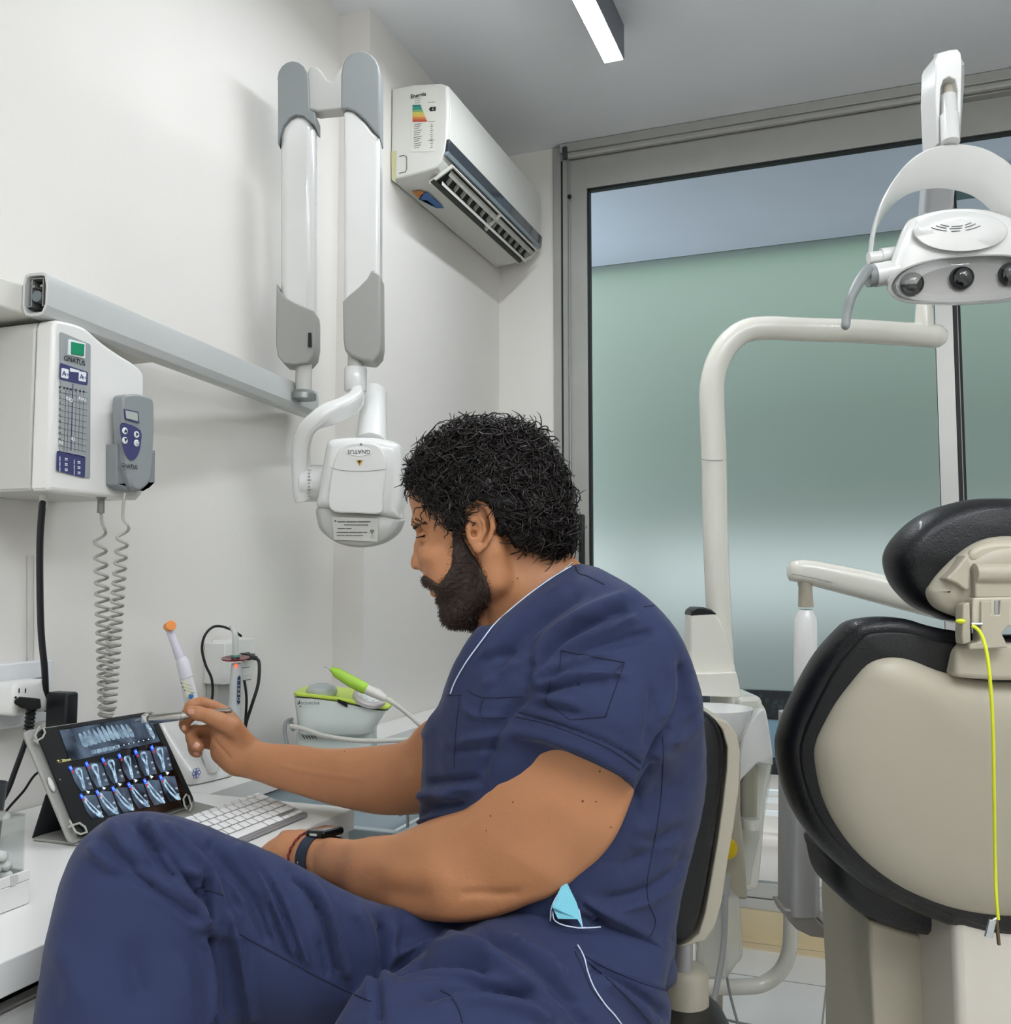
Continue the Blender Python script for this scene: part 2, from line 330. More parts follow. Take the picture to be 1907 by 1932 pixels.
# ------------------------------------------------------------------ x-ray control box on the left wall
M_wp = mat('white plastic', 'e4e3df', .32, noise=.02, nscale=5, coat=.3)
M_gp = mat('light grey plastic', 'c3c2bd', .4, noise=.02, nscale=6)
M_mg = mat('mid grey plastic', '8b8f8f', .4)
M_blk = mat('black plastic', '15171a', .4)
M_cable = mat('black cable', '17191c', .5)
M_navy = mat('navy print', '3c3f6b', .4); M_ink = mat('black ink', '1c1d22', .6); M_wink = mat('white ink', 'e8eaec', .5)
XF = -1.15
def oxf(x, y, xf=XF): return on(x, y, 0, xf)
yn, yf = oxf(98, 700)[1], oxf(273, 800)[1]
zt = oxf(105, 603)[2]; zbt = oxf(95, 925)[2]
t = thing('xray_control_box', 'large white wall-mounted control box with a grey keypad panel and green switch', 'control box', (XW, (yn+yf)/2, zbt))
prof = [(p[1], p[2]) for p in [oxf(*q) for q in [(105, 603), (128, 607), (160, 618), (186, 640), (205, 655), (232, 673), (250, 684), (268, 700), (273, 722), (270, 830), (268, 930), (262, 948)]]]
prof[0] = (yn+.004, zt); prof = [(yn, zbt+.004), (yn, zt-.012)]+prof; prof[-1] = (yf-.012, zbt); prof[-2] = (yf, zbt+.012); prof.append((yn+.004, zbt))
sm = spline([(0, a, b) for a, b in prof[2:-3]], 3)[:, 1:]; prof = prof[:2]+[tuple(q) for q in sm]+prof[-3:]
xs = on(62, 750, 1, yn)[0]
part('body', t, [W(prism([(xs, a, b) for a, b in prof], (XF-xs, 0, 0)), M_wp)], bevel=.008, seg=3, ba=50)
ins = lambda a, c, k: c+(a-c)*k
cy, cz = (yn+yf)/2, (zt+zbt)/2
part('back_cover', t, [W(prism([(XW+.0015, ins(a, cy, .995), ins(b, cz, .995)) for a, b in prof], (xs-XW-.003, 0, 0)), M_gp)], bevel=.003, ba=50)
def pl(q, xf=XF, e=.001): return [oxf(x, y, xf+e) for x, y in q]
def plr(x0, x1, ytl, ytr, ybl, ybr, r=4):
    "rounded quad on the front face, given in pixels"
    A = np.array([(x0, ytl), (x1, ytr), (x1-1, ybr), (x0-1, ybl)], float); o = []
    for i in range(4):
        p, a, b = A[i], A[i-1], A[(i+1) % 4]; o += [p+(a-p)/np.linalg.norm(a-p)*r]; 
        for k in (.3, .6): o.append((1-k)**2*o[-1 if k == .3 else -2]+2*k*(1-k)*p+k*k*(p+(b-p)/np.linalg.norm(b-p)*r))
        o.append(p+(b-p)/np.linalg.norm(b-p)*r)
    return o
kp = [W(prism(pl(plr(113, 170, 626, 650, 888, 903)), (.0012, 0, 0)), mat('grey keypad', '9a9fa0', .45))]
kp += [W(flat(pl(plr(113, 166, 684, 702, 716, 728), e=.0026)), M_navy), W(flat(pl(plr(107, 161, 850, 861, 888, 902), e=.0026)), M_navy)]
yd = nrm(pl([(166, 700)])[0]-pl([(113, 684)])[0]); ydir = np.array([0, 1., 0])
def ptxt(s, x, y, size, m=M_ink, xf=XF, e=.003): return W(text(s, size, oxf(x, y, xf+e), ydir, EZ, off=0, bold=.018), m, False)
kp += [ptxt('GNATUS', 141, 681, .0108)]
for x0, y0_, sc_ in ((116, 694, 1), (149, 700, .8)):
    kp.append(W(flat(pl(plr(x0, x0+14, y0_, y0_+3, y0_+18, y0_+21, 2), e=.0029)), M_wink)); kp.append(ptxt('A', x0+5, y0_+11, .011, M_navy, e=.0033)); kp.append(ptxt('▮▮', x0+10, y0_+12, .004, M_navy, e=.0033))
kp.append(W(flat(pl([(132, 694), (150, 699), (150, 703), (132, 701)], e=.0029)), M_wink))
M_line = mat('grid line', '5c6166', .6)
for k in range(12):
    yl = 728+k*11.2; kp.append(W(flat(pl([(112-k*.25, yl), (165-k*.3, yl+12), (165-k*.3, yl+12.9), (112-k*.25, yl+.9)], e=.0026)), M_line, False))
for j, xx in enumerate((124, 130, 144, 151, 158)): kp.append(W(flat(pl([(xx, 732), (xx+.8, 732), (xx-3, 852), (xx-3.8, 852)], e=.0027)), M_line, False))
kp.append(W(flat(pl([(137, 724), (138.6, 724), (134.6, 850), (133, 850)], e=.0028)), M_navy, False))
for xx, yy in ((128, 752), (134, 755), (152, 752), (159, 754), (138, 828), (115, 835)): kp.append(ptxt('R2', xx, yy, .007, M_wink))
for k in range(9): kp.append(ptxt('%d' % (3+k*2), 113.5-k*.2, 739+k*11.2, .0055))
for xx in (113, 121, 127, 134, 143, 151, 158): kp.append(ptxt('•', xx, 731+(xx-113)*.2, .012))
for r_ in range(3):
    for c_ in range(2):
        kp.append(ptxt('I', 113+c_*27, 866+r_*10+c_*6, .010, M_wink)); kp.append(ptxt('=', 125+c_*24, 867+r_*10+c_*6, .011, M_wink))
part('keypad_panel', t, kp)
sw = part('power_switch', t, [W(prism(pl(plr(127, 158, 640, 648, 670, 677, 1)), (.004, 0, 0)), M_wink), W(prism(pl([(133, 645), (157, 650), (156, 672), (133, 668)], e=.004), (.003, 0, 0)), mat('green rocker', '128a62', .3))], bevel=.0006)
hdm = mat('remote grey', '8d9293', .42)
hold = [W(prism(pl([(200, 838), (228, 848), (234, 870), (236, 905), (250, 925), (262, 918), (264, 858), (274, 850), (273, 912), (262, 922), (240, 928), (214, 925), (200, 915)], e=.002), (.022, 0, 0)), mat('holder grey', '83888a', .45))]
part('remote_holder', t, hold, bevel=.002)
rem = thing('wired_remote', 'grey handheld remote with a small screen in its holder on the control box', 'remote control', oxf(235, 925, XF+.02))
bo = spline([oxf(x, y, XF+.012) for x, y in [(211, 752), (222, 746), (240, 745), (258, 750), (268, 757), (270, 775), (270, 820), (267, 870), (263, 905), (256, 917), (243, 926), (230, 922), (222, 905), (216, 870), (211, 800)]], 3, True)
part('case', rem, W(prism(bo, (.024, 0, 0)), hdm), bevel=.004, seg=3, ba=30)
e2 = .0375
def pr(q): return [oxf(x, y, XF+e2) for x, y in q]
part('display', rem, [W(flat(pr([(233, 771), (261, 777), (263, 799), (235, 791)])), M_navy), W(flat([p+EX*.0004 for p in pr([(236, 774), (259, 779), (260, 795), (238, 789)])]), mat('lcd', 'aeb4ac', .3)),
    ])
part('button_panel', rem, [W(flat(spline(pr([(227, 800), (240, 799), (265, 812), (266, 835), (262, 855), (252, 868), (240, 863), (233, 850), (228, 825)]), 3, True)), M_navy), W(text('GNATUS', .0092, oxf(244, 880, XF+e2), ydir, EZ, bold=.018), M_ink, False)])
for (x, y, g) in ((235, 813, '▲'), (235, 831, '▼'), (257, 820, '▶'), (257, 836, '○')):
    c = oxf(x, y, XF+e2); part('button', rem, [W(lathe([(.0056, 0), (.0056, .0012), (.0045, .0018)], c, EX, 16), M_wink), W(text(g, .008, c+EX*.002, ydir, EZ), M_ink, False)])
# mounting bracket and hinged arm rail above the box
A0, A1 = P(63, 552, 1.452), P(580, 762, 2.39); A0[2] = A1[2] = (P(88, 511, 1.45)[2]+P(85, 595, 1.45)[2])/2
A1 = np.array([-1.283, 2.02, A0[2]]); A0 = np.array([-1.176, 1.081, A0[2]])
dr = nrm(A1-A0); hh = P(88, 511, 1.45)[2]-A0[2]; side = nrm(np.cross(dr, EZ))
ra = thing('xray_arm_rail', 'long light-grey hollow wall rail with an open end above the control box', 'rail', A0)
half = [(hh, -.012), (hh*.93, -.019), (hh*.45, -.0225), (-hh*.55, -.0225), (-hh*.95, -.016), (-hh, -.008)]
prf = half+[(a, -b) for a, b in half[::-1]]
def ring(c, pr_, k=1.): return [c+a*k*EZ+b*k*side for a, b in pr_]
inn = [(a*.86, b*.84) for a, b in prf]
o0, o1, i0, i1 = ring(A0, prf), ring(A1, prf), ring(A0, inn), ring(A0+dr*.5, inn); n_ = len(prf)
V = np.array(o0+o1+i0+i1); Fs = []
for j in range(n_):
    k = (j+1) % n_; Fs += [(j, k, n_+k, n_+j), (j, 2*n_+j, 2*n_+k, k), (2*n_+j, 3*n_+j, 3*n_+k, 2*n_+k)]
Fs += [tuple(n_+j for j in range(n_)), tuple(3*n_+j for j in range(n_))]
M_rail = mat('rail grey', 'c6c8c6', .35, .1, coat=.2)
part('rail', ra, W((V, Fs), M_rail), bevel=.0008, ang=25)
rib = lambda a0, b0, a1, b1, th=.0016: W(box((A0+dr*.15)+(a0+a1)/2*hh*EZ+(b0+b1)/2*.0225*side, (.29, math.hypot((b1-b0)*.0225, 1e-5)+th, abs(a1-a0)*hh+th), [dr, side, EZ]), mat('extrusion aluminium', '9c9e9b', .4, .5), False)
part('inner_ribs', ra, [rib(.78, -.45, .78, .45), rib(.78, -.45, -.5, -.45), rib(.78, .45, -.5, .45), rib(-.5, -.8, -.5, -.45), rib(-.5, .45, -.5, .8), rib(.4, -.45, .45, -.25), rib(.4, .25, .45, .45), rib(-.8, -.5, -.8, .5)])
part('inner_channel', ra, W(tube([A0+dr*.004-EZ*hh*.05, A0+dr*.29-EZ*hh*.05], .0088, 14), mat('channel grey', '6d7477', .5)))
br0 = np.array([XW+.001, 0, 0]); zz0, zz1 = on(0, 541, 0, XW+.03)[2], on(0, 612, 0, XW+.03)[2]
wb = part('wall_bracket', ra, [W(bb((XW+.0015, .95, A0[2]-hh*.8), (A0[0]-.024, 1.42, A0[2]+hh*.55)), mat('bracket cream', 'd9d8cf', .5), False)], bevel=.004)
# ------------------------------------------------------------------ scissor arm and tube head
M_glw = mat('gloss white', 'dededb', .22, coat=.6)
sx = thing('xray_unit', 'white and grey folding x-ray arm carrying a white tube head on the wall', 'x-ray machine', A1+EZ*hh)
def armbody(out, d, th, name, m, par, bev=.012): 
    "upright part of the folding arm: outline faces the room, th deep towards the wall"
    o = [P(x, y, d) for x, y in out]; return part(name, par, W(prism(o, nrm([CFW[0], CFW[1], 0])*th), m), bevel=bev, seg=4, ba=50)
M_cap = mat('grey cap', '888d8d', .42); M_cap2 = mat('warm grey cap', '9c9c97', .4)
d1, d2 = 2.215, 2.10
arc = lambda cx, cy, rx, ry, a0, a1, n=8: [(cx+rx*math.cos(math.radians(a0+(a1-a0)*k/n)), cy+ry*math.sin(math.radians(a0+(a1-a0)*k/n))) for k in range(n+1)]
armbody([(527, 600), (527, 255), (532, 238), (545, 222), (560, 214), (573, 216), (585, 225), (592, 240), (592, 600)], d1+.004, .056, 'rear_arm', M_glw, sx, .018)
armbody([(524, 272)]+[(524, 150)]+arc(552, 148, 29, 33, 180, 360)+[(583, 206), (594, 212), (594, 236), (584, 228), (572, 218), (558, 216), (546, 222), (534, 237), (527, 256)], d1-.002, .068, 'rear_arm_cap', M_cap, sx, .004)
armbody([(521, 533), (527, 548), (540, 562), (556, 571), (592, 586), (594, 600), (594, 650), (590, 672), (580, 684), (556, 688), (535, 686), (524, 672), (520, 650)], d1-.002, .068, 'rear_arm_base_cover', M_cap2, sx, .01)
part('cover_slot', sx, [W(bb(P(581, 628, d1-.003), P(588, 655, d1-.003)+np.array([0, .002, 0])), M_blk, False)])
armbody([(648, 630), (648, 212), (652, 206), (668, 210), (690, 230), (704, 248), (716, 258), (716, 630)], d2+.004, .056, 'front_arm', M_glw, sx, .016)
armbody([(643, 205), (643, 140)]+arc(680, 135, 36, 40, 180, 345)+[(716, 142), (716, 258), (704, 246), (690, 228), (670, 210), (656, 205)], d2-.002, .068, 'front_arm_cap', M_cap, sx, .004)
armbody([(646, 568), (658, 556), (675, 542), (692, 525), (700, 510), (704, 509), (718, 518), (719, 650), (716, 668), (704, 682), (684, 680), (662, 672), (650, 660), (647, 640)], d2-.002, .068, 'front_arm_base_cover', M_cap2, sx, .01)
armbody([(575, 205), (580, 135), (585, 125), (597, 124), (608, 135), (617, 150), (624, 153), (632, 140), (644, 124), (660, 122), (668, 200), (650, 205), (600, 210)], d1+.015, .04, 'elbow_link', M_gp, sx, .005)
q = P(573, 700, d1+.03)
part('swivel_post', sx, [W(lathe([(.019, -.05), (.019, .012), (.019, .09)], q+EZ*0, EZ, 20), M_gp), W(lathe([(.030, -.068), (.030, -.055), (.022, -.047)], q, EZ, 20), mat('zinc', '8f9492', .35, .6))], ang=40)
jo = P(671, 690, d2+.03)
part('wrist_joint', sx, [W(lathe([(.018, -.008), (.018, .03)], jo, EZ, 24), M_gp), W(lathe([(.0235, -.058), (.025, -.055), (.025, -.008), (.0235, -.005)], jo, EZ, 28), M_glw)], ang=40)
yo = spline([P(675, 728, d2+.03), P(672, 752, 2.10), P(650, 770, 2.06), P(612, 785, 2.04), P(582, 806, 2.04), P(569, 838, 2.05), P(568, 880, 2.06), P(570, 925, 2.06), P(574, 946, 2.06)], 6)
part('yoke_arm', sx, W(sweep(yo, rrect(.036, .050, .012), up=CR, sc=[.6, .85, .95, 1, 1, 1, 1, 1, .9]), M_glw), ang=50)
ry = P(598, 912, 2.07); part('angle_dial', sx, [W(lathe([(.040, -.03), (.040, .018), (.036, .022)], ry, nrm(CR), 32), M_glw)]+[W(box(P(583+0, 887+k*6.2, 2.03), (.004 if k % 3 else .008, .002, .0012), [CR, CFW, EZ]), M_line, False) for k in range(10)], ang=40)
# tube head: rounded body with a lighter rim, cone pointing up and away
hc = P(677, 905, 2.07); U = nrm(-CD+0.04*CR); S = nrm(CR+.04*CD); Fw = CFW
def hp(x, y, d=2.0): return P(x, y, d)
outl = spline([(612, 838), (620, 828), (645, 824), (700, 824), (742, 832), (755, 845), (758, 880), (757, 940), (752, 968), (748, 980), (700, 972), (650, 965), (596, 958), (596, 930), (604, 880)], 4, True)
o = [P(x, y, 1.985) for x, y, *_ in np.c_[outl, outl[:, 0]]]
rings = []
for k, (dz, s_) in enumerate([(.0, .80), (.004, .90), (.014, .97), (.03, 1.), (.09, 1.), (.12, .97), (.14, .85)]):
    c = np.mean(o, 0); rings.append([c+(p-c)*s_+Fw*dz for p in o])
part('head_shell', sx, W(loft(rings), M_glw), ang=60, bevel=0)
low = spline([(596, 955), (650, 962), (700, 968), (750, 978), (753, 990), (742, 1010), (715, 1028), (675, 1034), (635, 1026), (605, 1005), (595, 985)], 4, True)
o2 = [P(x, y, 1.995) for x, y in low]; rings = []
for dz, s_ in [(.0, .84), (.004, .92), (.014, .98), (.03, 1.), (.09, 1.), (.12, .95), (.135, .8)]:
    c = np.mean(o2, 0); rings.append([c+(p-c)*s_+Fw*dz for p in o2])
lowp = part('lower_housing', sx, W(loft(rings), mat('head grey', 'b9bab4', .35)), ang=60)
pan = spline([(622, 960), (624, 900), (634, 860), (652, 838), (700, 836), (722, 850), (728, 880), (722, 940), (718, 968), (670, 968)], 4, True)
part('raised_panel', sx, W(prism([P(x, y, 1.978) for x, y in pan], Fw*.02), M_glw), bevel=.006, seg=3, ba=30)
part('seam_line', sx, W(tube([P(x, y, 1.9765) for x, y in ((622, 882), (650, 888), (690, 889), (722, 886), (728, 885))], .0006, 5, n=3), mat('seam', '8f908c', .6)))
def facing(s, px, py, d, size, m, rot=0, bold=0):
    x = CR*math.cos(rot)+CD*math.sin(rot); y = -CD*math.cos(rot)+CR*math.sin(rot); return W(text(s, size, P(px, py, d), x, y, bold=bold), m, False)
lab = [W(flat([P(677+24*math.cos(a), 851+9*math.sin(a), 1.9765) for a in np.linspace(0, 2*math.pi, 20, endpoint=False)][::-1]), mat('label white', 'f3f3f1', .3))]
lab.append(facing('GNATUS', 677, 852, 1.975, .012, M_ink, math.pi)); part('maker_label', sx, lab)
part('warning_label', sx, [W(flat([P(x, y, 1.9765) for x, y in ((671, 868), (685, 868), (678, 879))]), mat('yellow', 'caa53a', .5)), facing('▼', 678, 872, 1.975, .008, M_ink)])
part('rating_label', sx, [W(flat([P(x, y, 1.9915) for x, y in ((626, 976), (714, 978), (712, 1022), (630, 1018))]), mat('silver label', 'c6c6bf', .4))]+[facing(s, x, y, 1.990, z, M_ink) for s, x, y, z in
    (('▬▬▬ ▬▬▬▬ ▬▬▬▬▬', 668, 984, .0055), ('▬▬▬▬▬▬▬▬▬▬▬▬', 672, 990, .0042), ('▬▬▬▬ ▬▬▬', 650, 997, .004), ('▬▬▬▬▬▬ ▬▬▬▬ ▬▬▬ ▬▬', 664, 1004, .004), ('▬▬▬▬ ▬▬▬▬ ▬▬▬▬▬', 660, 1010, .004), ('☢', 702, 1003, .009), ('⚠', 702, 1012, .007), ('◢', 632, 982, .007))])
part('screw', sx, W(ell(P(681, 838, 1.977), (.0025,)*3, seg=8, rings=6), M_mg))
cb, ct = P(700, 838, 2.11), P(706, 742, 2.23)
part('beam_cone', sx, W(loft([[cb+(math.cos(a)*CR*.034+math.sin(a)*np.cross(CR, nrm(ct-cb))*.034) for a in np.linspace(0, 2*math.pi, 28, endpoint=False)], [ct+(math.cos(a)*CR*.030+math.sin(a)*np.cross(CR, nrm(ct-cb))*.030) for a in np.linspace(0, 2*math.pi, 28, endpoint=False)], [ct+nrm(ct-cb)*.006+(math.cos(a)*CR*.026+math.sin(a)*np.cross(CR, nrm(ct-cb))*.026) for a in np.linspace(0, 2*math.pi, 28, endpoint=False)]]), M_glw), ang=50)

# ------------------------------------------------------------------ air conditioner
ya, yb_ = 2.352, 3.165; M_ac = mat('aged white plastic', 'd9d9d2', .42, noise=.03, nscale=3)
ac = thing('air_conditioner', 'white wall-mounted air conditioner with an energy label and dirty louvres', 'air conditioner', (XW2, (ya+yb_)/2, 2.283))
q = [(737, 340), (760, 334), (800, 324), (821, 317), (832, 303), (840, 284), (843, 262), (845, 215), (844, 161), (832, 157), (781, 159), (738, 166)]
ap = [on(x, y, 1, ya) for x, y in q]; ap = [np.array([max(p[0], XW2+.002), p[1], p[2]]) for p in ap]
Lac = yb_-ya; pf = [(p[0], p[2]) for p in ap]
q0 = on(821, 330, 1, ya); 
part('body', ac, W(prism(ap, (0, Lac, 0)), M_ac), bevel=.006, ba=25, seg=3)
xa = max(p[0] for p in pf)
zf0 = on(843, 262, 1, ya)[2]; zf1 = on(842, 285, 1, ya)[2]; zf2 = on(838, 292, 1, ya)[2]
part('front_panel', ac, [W(prism([np.array([a, ya+.008, b]) for a, b in [(xa-.008, zf0), (xa+.002, zf0), (xa+.004, (zf0+pf[8][1])/2), (xa-.002, pf[8][1]+.002), (xa-.012, pf[8][1]+.003)]], (0, Lac-.016, 0)), M_ac)], bevel=.002, ba=30)
part('dark_trim', ac, W(prism([np.array([a, ya+.002, b]) for a, b in [(xa-.008, zf0), (xa+.004, zf0-.001), (xa+.001, zf1), (xa-.012, zf1)]], (0, Lac-.004, 0)), mat('smoked trim', '343c46', .18, coat=.5)), bevel=.001)
part('silver_trim', ac, W(prism([np.array([a, ya+.002, b]) for a, b in [(xa-.012, zf1), (xa+.001, zf1), (xa-.004, zf1-.011), (xa-.015, zf1-.011)]], (0, Lac-.004, 0)), mat('silver trim', '9aa5ad', .3, .5)), bevel=.001)
# outlet recess on the lower front: sits in the chamfer between the front and the underside
pa = np.array([xa-.012, zf1-.016]); pb = np.array([pf[1][0]+.062, pf[1][1]+.003]); dv = pb-pa; nv = np.array([dv[1], -dv[0]]); nv /= np.linalg.norm(nv); nv = nv if nv[1] < 0 else -nv
def chm(s, yy, off): p = pa+dv*s+nv*off; return np.array([p[0], yy, p[1]])
ys0, ys1 = ya+.045, yb_-.05
M_dark = mat('mottled dark recess', '2b2d2b', .8, noise=.5, nscale=30); M_dirt = mat('dusty louvre', 'b4b4ac', .6, noise=.35, nscale=25)  # outlet recess in dark grey with strong mottling
part('outlet_recess', ac, W(loft([[chm(0, ys0, .012), chm(1., ys0, .012), chm(1., ys1, .012), chm(0, ys1, .012)], [chm(0.03, ys0, .010), chm(.97, ys0, .010), chm(.97, ys1, .010), chm(0.03, ys1, .010)]]), M_dark, False))
part('recess_frame', ac, [W(loft([[chm(a, y, .010), chm(b, y, .010), chm(b, y, .020), chm(a, y, .020)] for y in (ys0-.004, ys1+.004)]), M_ac, False) for a, b in ((-.06, .0), (1.0, 1.05))]+[W(loft([[chm(-.06, y, .010), chm(1.05, y, .010), chm(1.05, y, .020), chm(-.06, y, .020)] for y in (yy, yy+.006)]), M_ac, False) for yy in (ys0-.01, ys1)])
for (a, b, o0_, m_) in ((.10, .30, .016, M_dirt), (.62, .70, .026, M_ac)): part('louvre_flap', ac, W(loft([[chm(a, y, o0_), chm(b, y, o0_+.008), chm(b, y, o0_+.011), chm(a, y, o0_+.003)] for y in (ys0+.004, ys1-.004)]), m_, False), bevel=.0008)
for k in range(14):
    yy = ys0+.03+k*(ys1-ys0-.06)/13; part('air_vane', ac, W(loft([[chm(.33, yy+a, .013), chm(.60, yy+.012+a, .013), chm(.60, yy+.012+a, .024), chm(.33, yy+a, .024)] for a in (0, .006)]), M_dirt, False))
part('divider', ac, W(loft([[chm(.0, y, .013), chm(.9, y+.01, .013), chm(.9, y+.01, .03), chm(.0, y, .022)] for y in ((ys0+ys1)/2, (ys0+ys1)/2+.012)]), M_ac, False), bevel=.001)
part('lower_gap', ac, W(loft([[chm(.80, y, .021), chm(.99, y, .021), chm(.99, y, .0215), chm(.80, y, .0215)] for y in (ys0-.02, ys1)]), mat('gap grey', '4b4d46', .8, noise=.4, nscale=40), False))
# labels
def oy(x, y, e=.0008): return on(x, y, 1, ya-e)
el = [W(flat([oy(x, y) for x, y in ((777, 170), (824, 166), (823, 285), (774, 287))]), mat('label cream', 'dcdcd2', .5), False)]
yx = EX
el += [W(text('Energia', .0165, oy(789, 180, .0015), yx, EZ, bold=.02), M_ink, False)]
cols = ['2f7f6f', '3a8f86', '7ba76a', 'c9c35c', 'd9b25a', 'cf8150', 'b5503c', 'a8402f']
for k, c in enumerate(cols[:7]):
    yy = 198+k*4.6; el.append(W(flat([oy(x, y, .0014) for x, y in ((778, yy), (793+k*1.8, yy-.5), (795+k*1.8, yy+2), (793+k*1.8, yy+4.2), (778, yy+4.4))]), mat('energy '+c, c, .6), False))
el.append(W(flat([oy(x, y, .0014) for x, y in ((809, 206), (812, 202), (822, 201), (822, 209), (812, 210))]), M_ink, False)); el.append(W(text('C', .010, oy(817, 205.5, .0019), yx, EZ), M_wink, False))
for yy in range(186, 196, 4): el.append(W(text('▬▬▬▬▬', .0035, oy(788, yy, .0015), yx, EZ), M_line, False))
for k in range(12): el.append(W(text('▬▬▬▬▬▬'[:6-(k % 3)], .0042, oy(788-(k % 3), 234+k*4, .0015), yx, EZ), M_line, False)); el.append(W(text('▬▬' if k % 2 else '▬', .0045, oy(814, 234+k*4, .0015), yx, EZ), M_line, False))
for a, b in (((807, 193), (821, 192)), ((807, 229), (821, 228)), ((807, 265), (821, 264))): el.append(W(flat([oy(a[0], a[1], .0014), oy(b[0], b[1], .0014), oy(b[0], b[1]+.8, .0014), oy(a[0], a[1]+.8, .0014)]), M_line, False))
part('energy_label', ac, el)
zb0 = pf[1][1]
def ozb(x, y): p = on(x, y, 2, zb0-.004); return p
st = [W(flat([ozb(x, y) for x, y in ((776, 361), (794, 360), (800, 364), (792, 376))]), mat('orange print', 'd98a44', .5), False), W(flat([ozb(x, y) for x, y in ((796, 366), (806, 363), (838, 393), (824, 393), (790, 376))]), mat('blue print', '3d6fb0', .5), False), W(flat([ozb(x, y) for x, y in ((788, 377), (806, 378), (824, 393), (818, 396))]), mat('pale print', 'd5dde2', .5), False)]
st = [(np.array([[min(v[0], pf[2][0]), v[1], v[2]] for v in s[0]]), *s[1:]) for s in st]
part('service_sticker', ac, st)
part('yellow_stain', ac, W(flat([oy(x, y) for x, y in ((738, 286), (748, 284), (746, 345), (739, 339))]), mat('yellowed patch', 'c9c79a', .6), False))
part('side_cutout', ac, [W(tube([oy(x, y, .001) for x, y in ((753, 295), (762, 293), (767, 296), (767, 318), (765, 324), (753, 327))], .0009, 5), M_ink)])
# ------------------------------------------------------------------ cords and sockets on the left wall
def coil(p0, p1, r0, r1, turns, rw, name, par, pre, m, bend=None, seg=6, up=None):
    K = turns*14; t = np.linspace(0, 1, K); ax = (p0[None]*(1-t)[:, None]+p1[None]*t[:, None])
    if bend is not None: ax = ax+np.sin(t*math.pi)[:, None]*bend
    tt = t**.72 if r0 == 0 else t
    a = 2*math.pi*turns*(t**1.35); r = r0+(r1-r0)*t
    pts = ax+np.stack([r*np.cos(a), r*np.sin(a), 0*a], 1)
    V, Fs = tube(np.concatenate([spline(pre+[pts[0]], 6)[:-1], pts]), rw, seg); return part(name, par, W((V, Fs), m), ang=0, norm=False)
M_cord = mat('grey coiled cord', 'a5a49d', .45)
xc = -1.17; 
t = thing('coiled_cord', 'grey coiled cord on the left of the pair hanging below the control box', 'cord', oxf(190, 945, xc), 'coiled cords')
a = oxf(190, 972, xc); part('coil', t, [W(lathe([(.006, 0), (.0055, .022), (.009, .026), (.009, .030)], oxf(190, 968, xc), EZ, 12), mat('strain relief', '7b7a76', .5))])
coil(oxf(188, 995, xc), oxf(201, 1352, xc), .0088, .0115, 19, .0025, 'wire', t, [oxf(191, 968, xc), oxf(192, 985, xc)], M_cord)
t = thing('coiled_cord', 'grey coiled cord hanging from the handheld remote, right of the pair', 'cord', oxf(232, 928, -1.125), 'coiled cords')
coil(oxf(233, 990, -1.125), oxf(204, 1346, -1.13), .0082, .0105, 22, .0025, 'wire', t, [oxf(236, 930, -1.125), oxf(233, 950, -1.125), oxf(232, 978, -1.125)], M_cord)
cb_ = spline([oxf(82, 944, -1.2), oxf(79, 965, -1.2), oxf(75, 1040, -1.22), oxf(77, 1180, -1.24), oxf(84, 1260, -1.25), oxf(86, 1300, -1.26), oxf(88, 1340, -1.27)], 8)
part('black_power_cable', None, [W(tube(cb_, .0052, 8), M_cable), W(lathe([(.006, 0), (.006, .02)], oxf(82, 946, -1.2)-EZ*.01, EZ, 10), M_gp)])
tag(bpy.data.objects['black_power_cable'], 'thick black power cable hanging from the control box to the left socket', 'cable')
tag(part('grey_wall_conduit', None, W(tube([on(57, 1048, 0, XW+.004), on(57, 1250, 0, XW+.004)], .006, 8), M_gp)), 'thin grey conduit running down the wall beside the thick black cable', 'conduit')
def wx(x, y, e=0): return on(x, y, 0, XW+e)
# left socket with white adapter, black plug and black power brick
so = thing('wall_socket', 'white wall socket plate at the left edge carrying a white plug adapter', 'socket', wx(20, 1365))
c0, c1 = wx(78, 1362), wx(-70, 1252)
part('plate', so, [W(bb((XW+.001, c1[1], wx(30, 1368)[2]), (XW+.022, c0[1], wx(40, 1247)[2])), mat('socket white', 'dfe1e2', .35), False)], bevel=.003)
part('plate_groove', so, W(bb((XW+.022, c1[1]+.02, wx(40, 1281)[2]), (XW+.0226, c0[1]-.02, wx(40, 1279)[2])), M_line, False))
ad = thing('plug_adapter', 'white multi-way plug adapter plugged into the left wall socket', 'adapter', wx(50, 1355, .04))
ca = (oxf(5, 1320, XW+.075)+oxf(98, 1318, XW+.075))/2
M_soc = mat('adapter white', 'e6e6e2', .35); XA = XW+.075
y0a, y1a = oxf(27, 1320, XA)[1], oxf(97, 1320, XA)[1]; z1a, z0a = oxf(40, 1287, XA)[2], oxf(40, 1351, XA)[2]
part('body', ad, W(rbox(((XW+.024+XA)/2, (y0a+y1a)/2, (z0a+z1a)/2), (XA-XW-.024, y1a-y0a, z1a-z0a), .010), M_soc))
part('slot', ad, [W(bb(oxf(x, 1299, XA+.0001), oxf(x+2.2, 1307, XA+.001)), M_blk, False) for x in (35, 47)]+[W(lathe([(.002, 0), (.002, .0012)], oxf(29, 1316, XA), EX, 10), M_blk)])
pk = thing('black_plug', 'black moulded plug with ribbed cable in the front of the white adapter', 'plug', oxf(55, 1370, XA+.03))
pc = oxf(56, 1326, XA+.015)
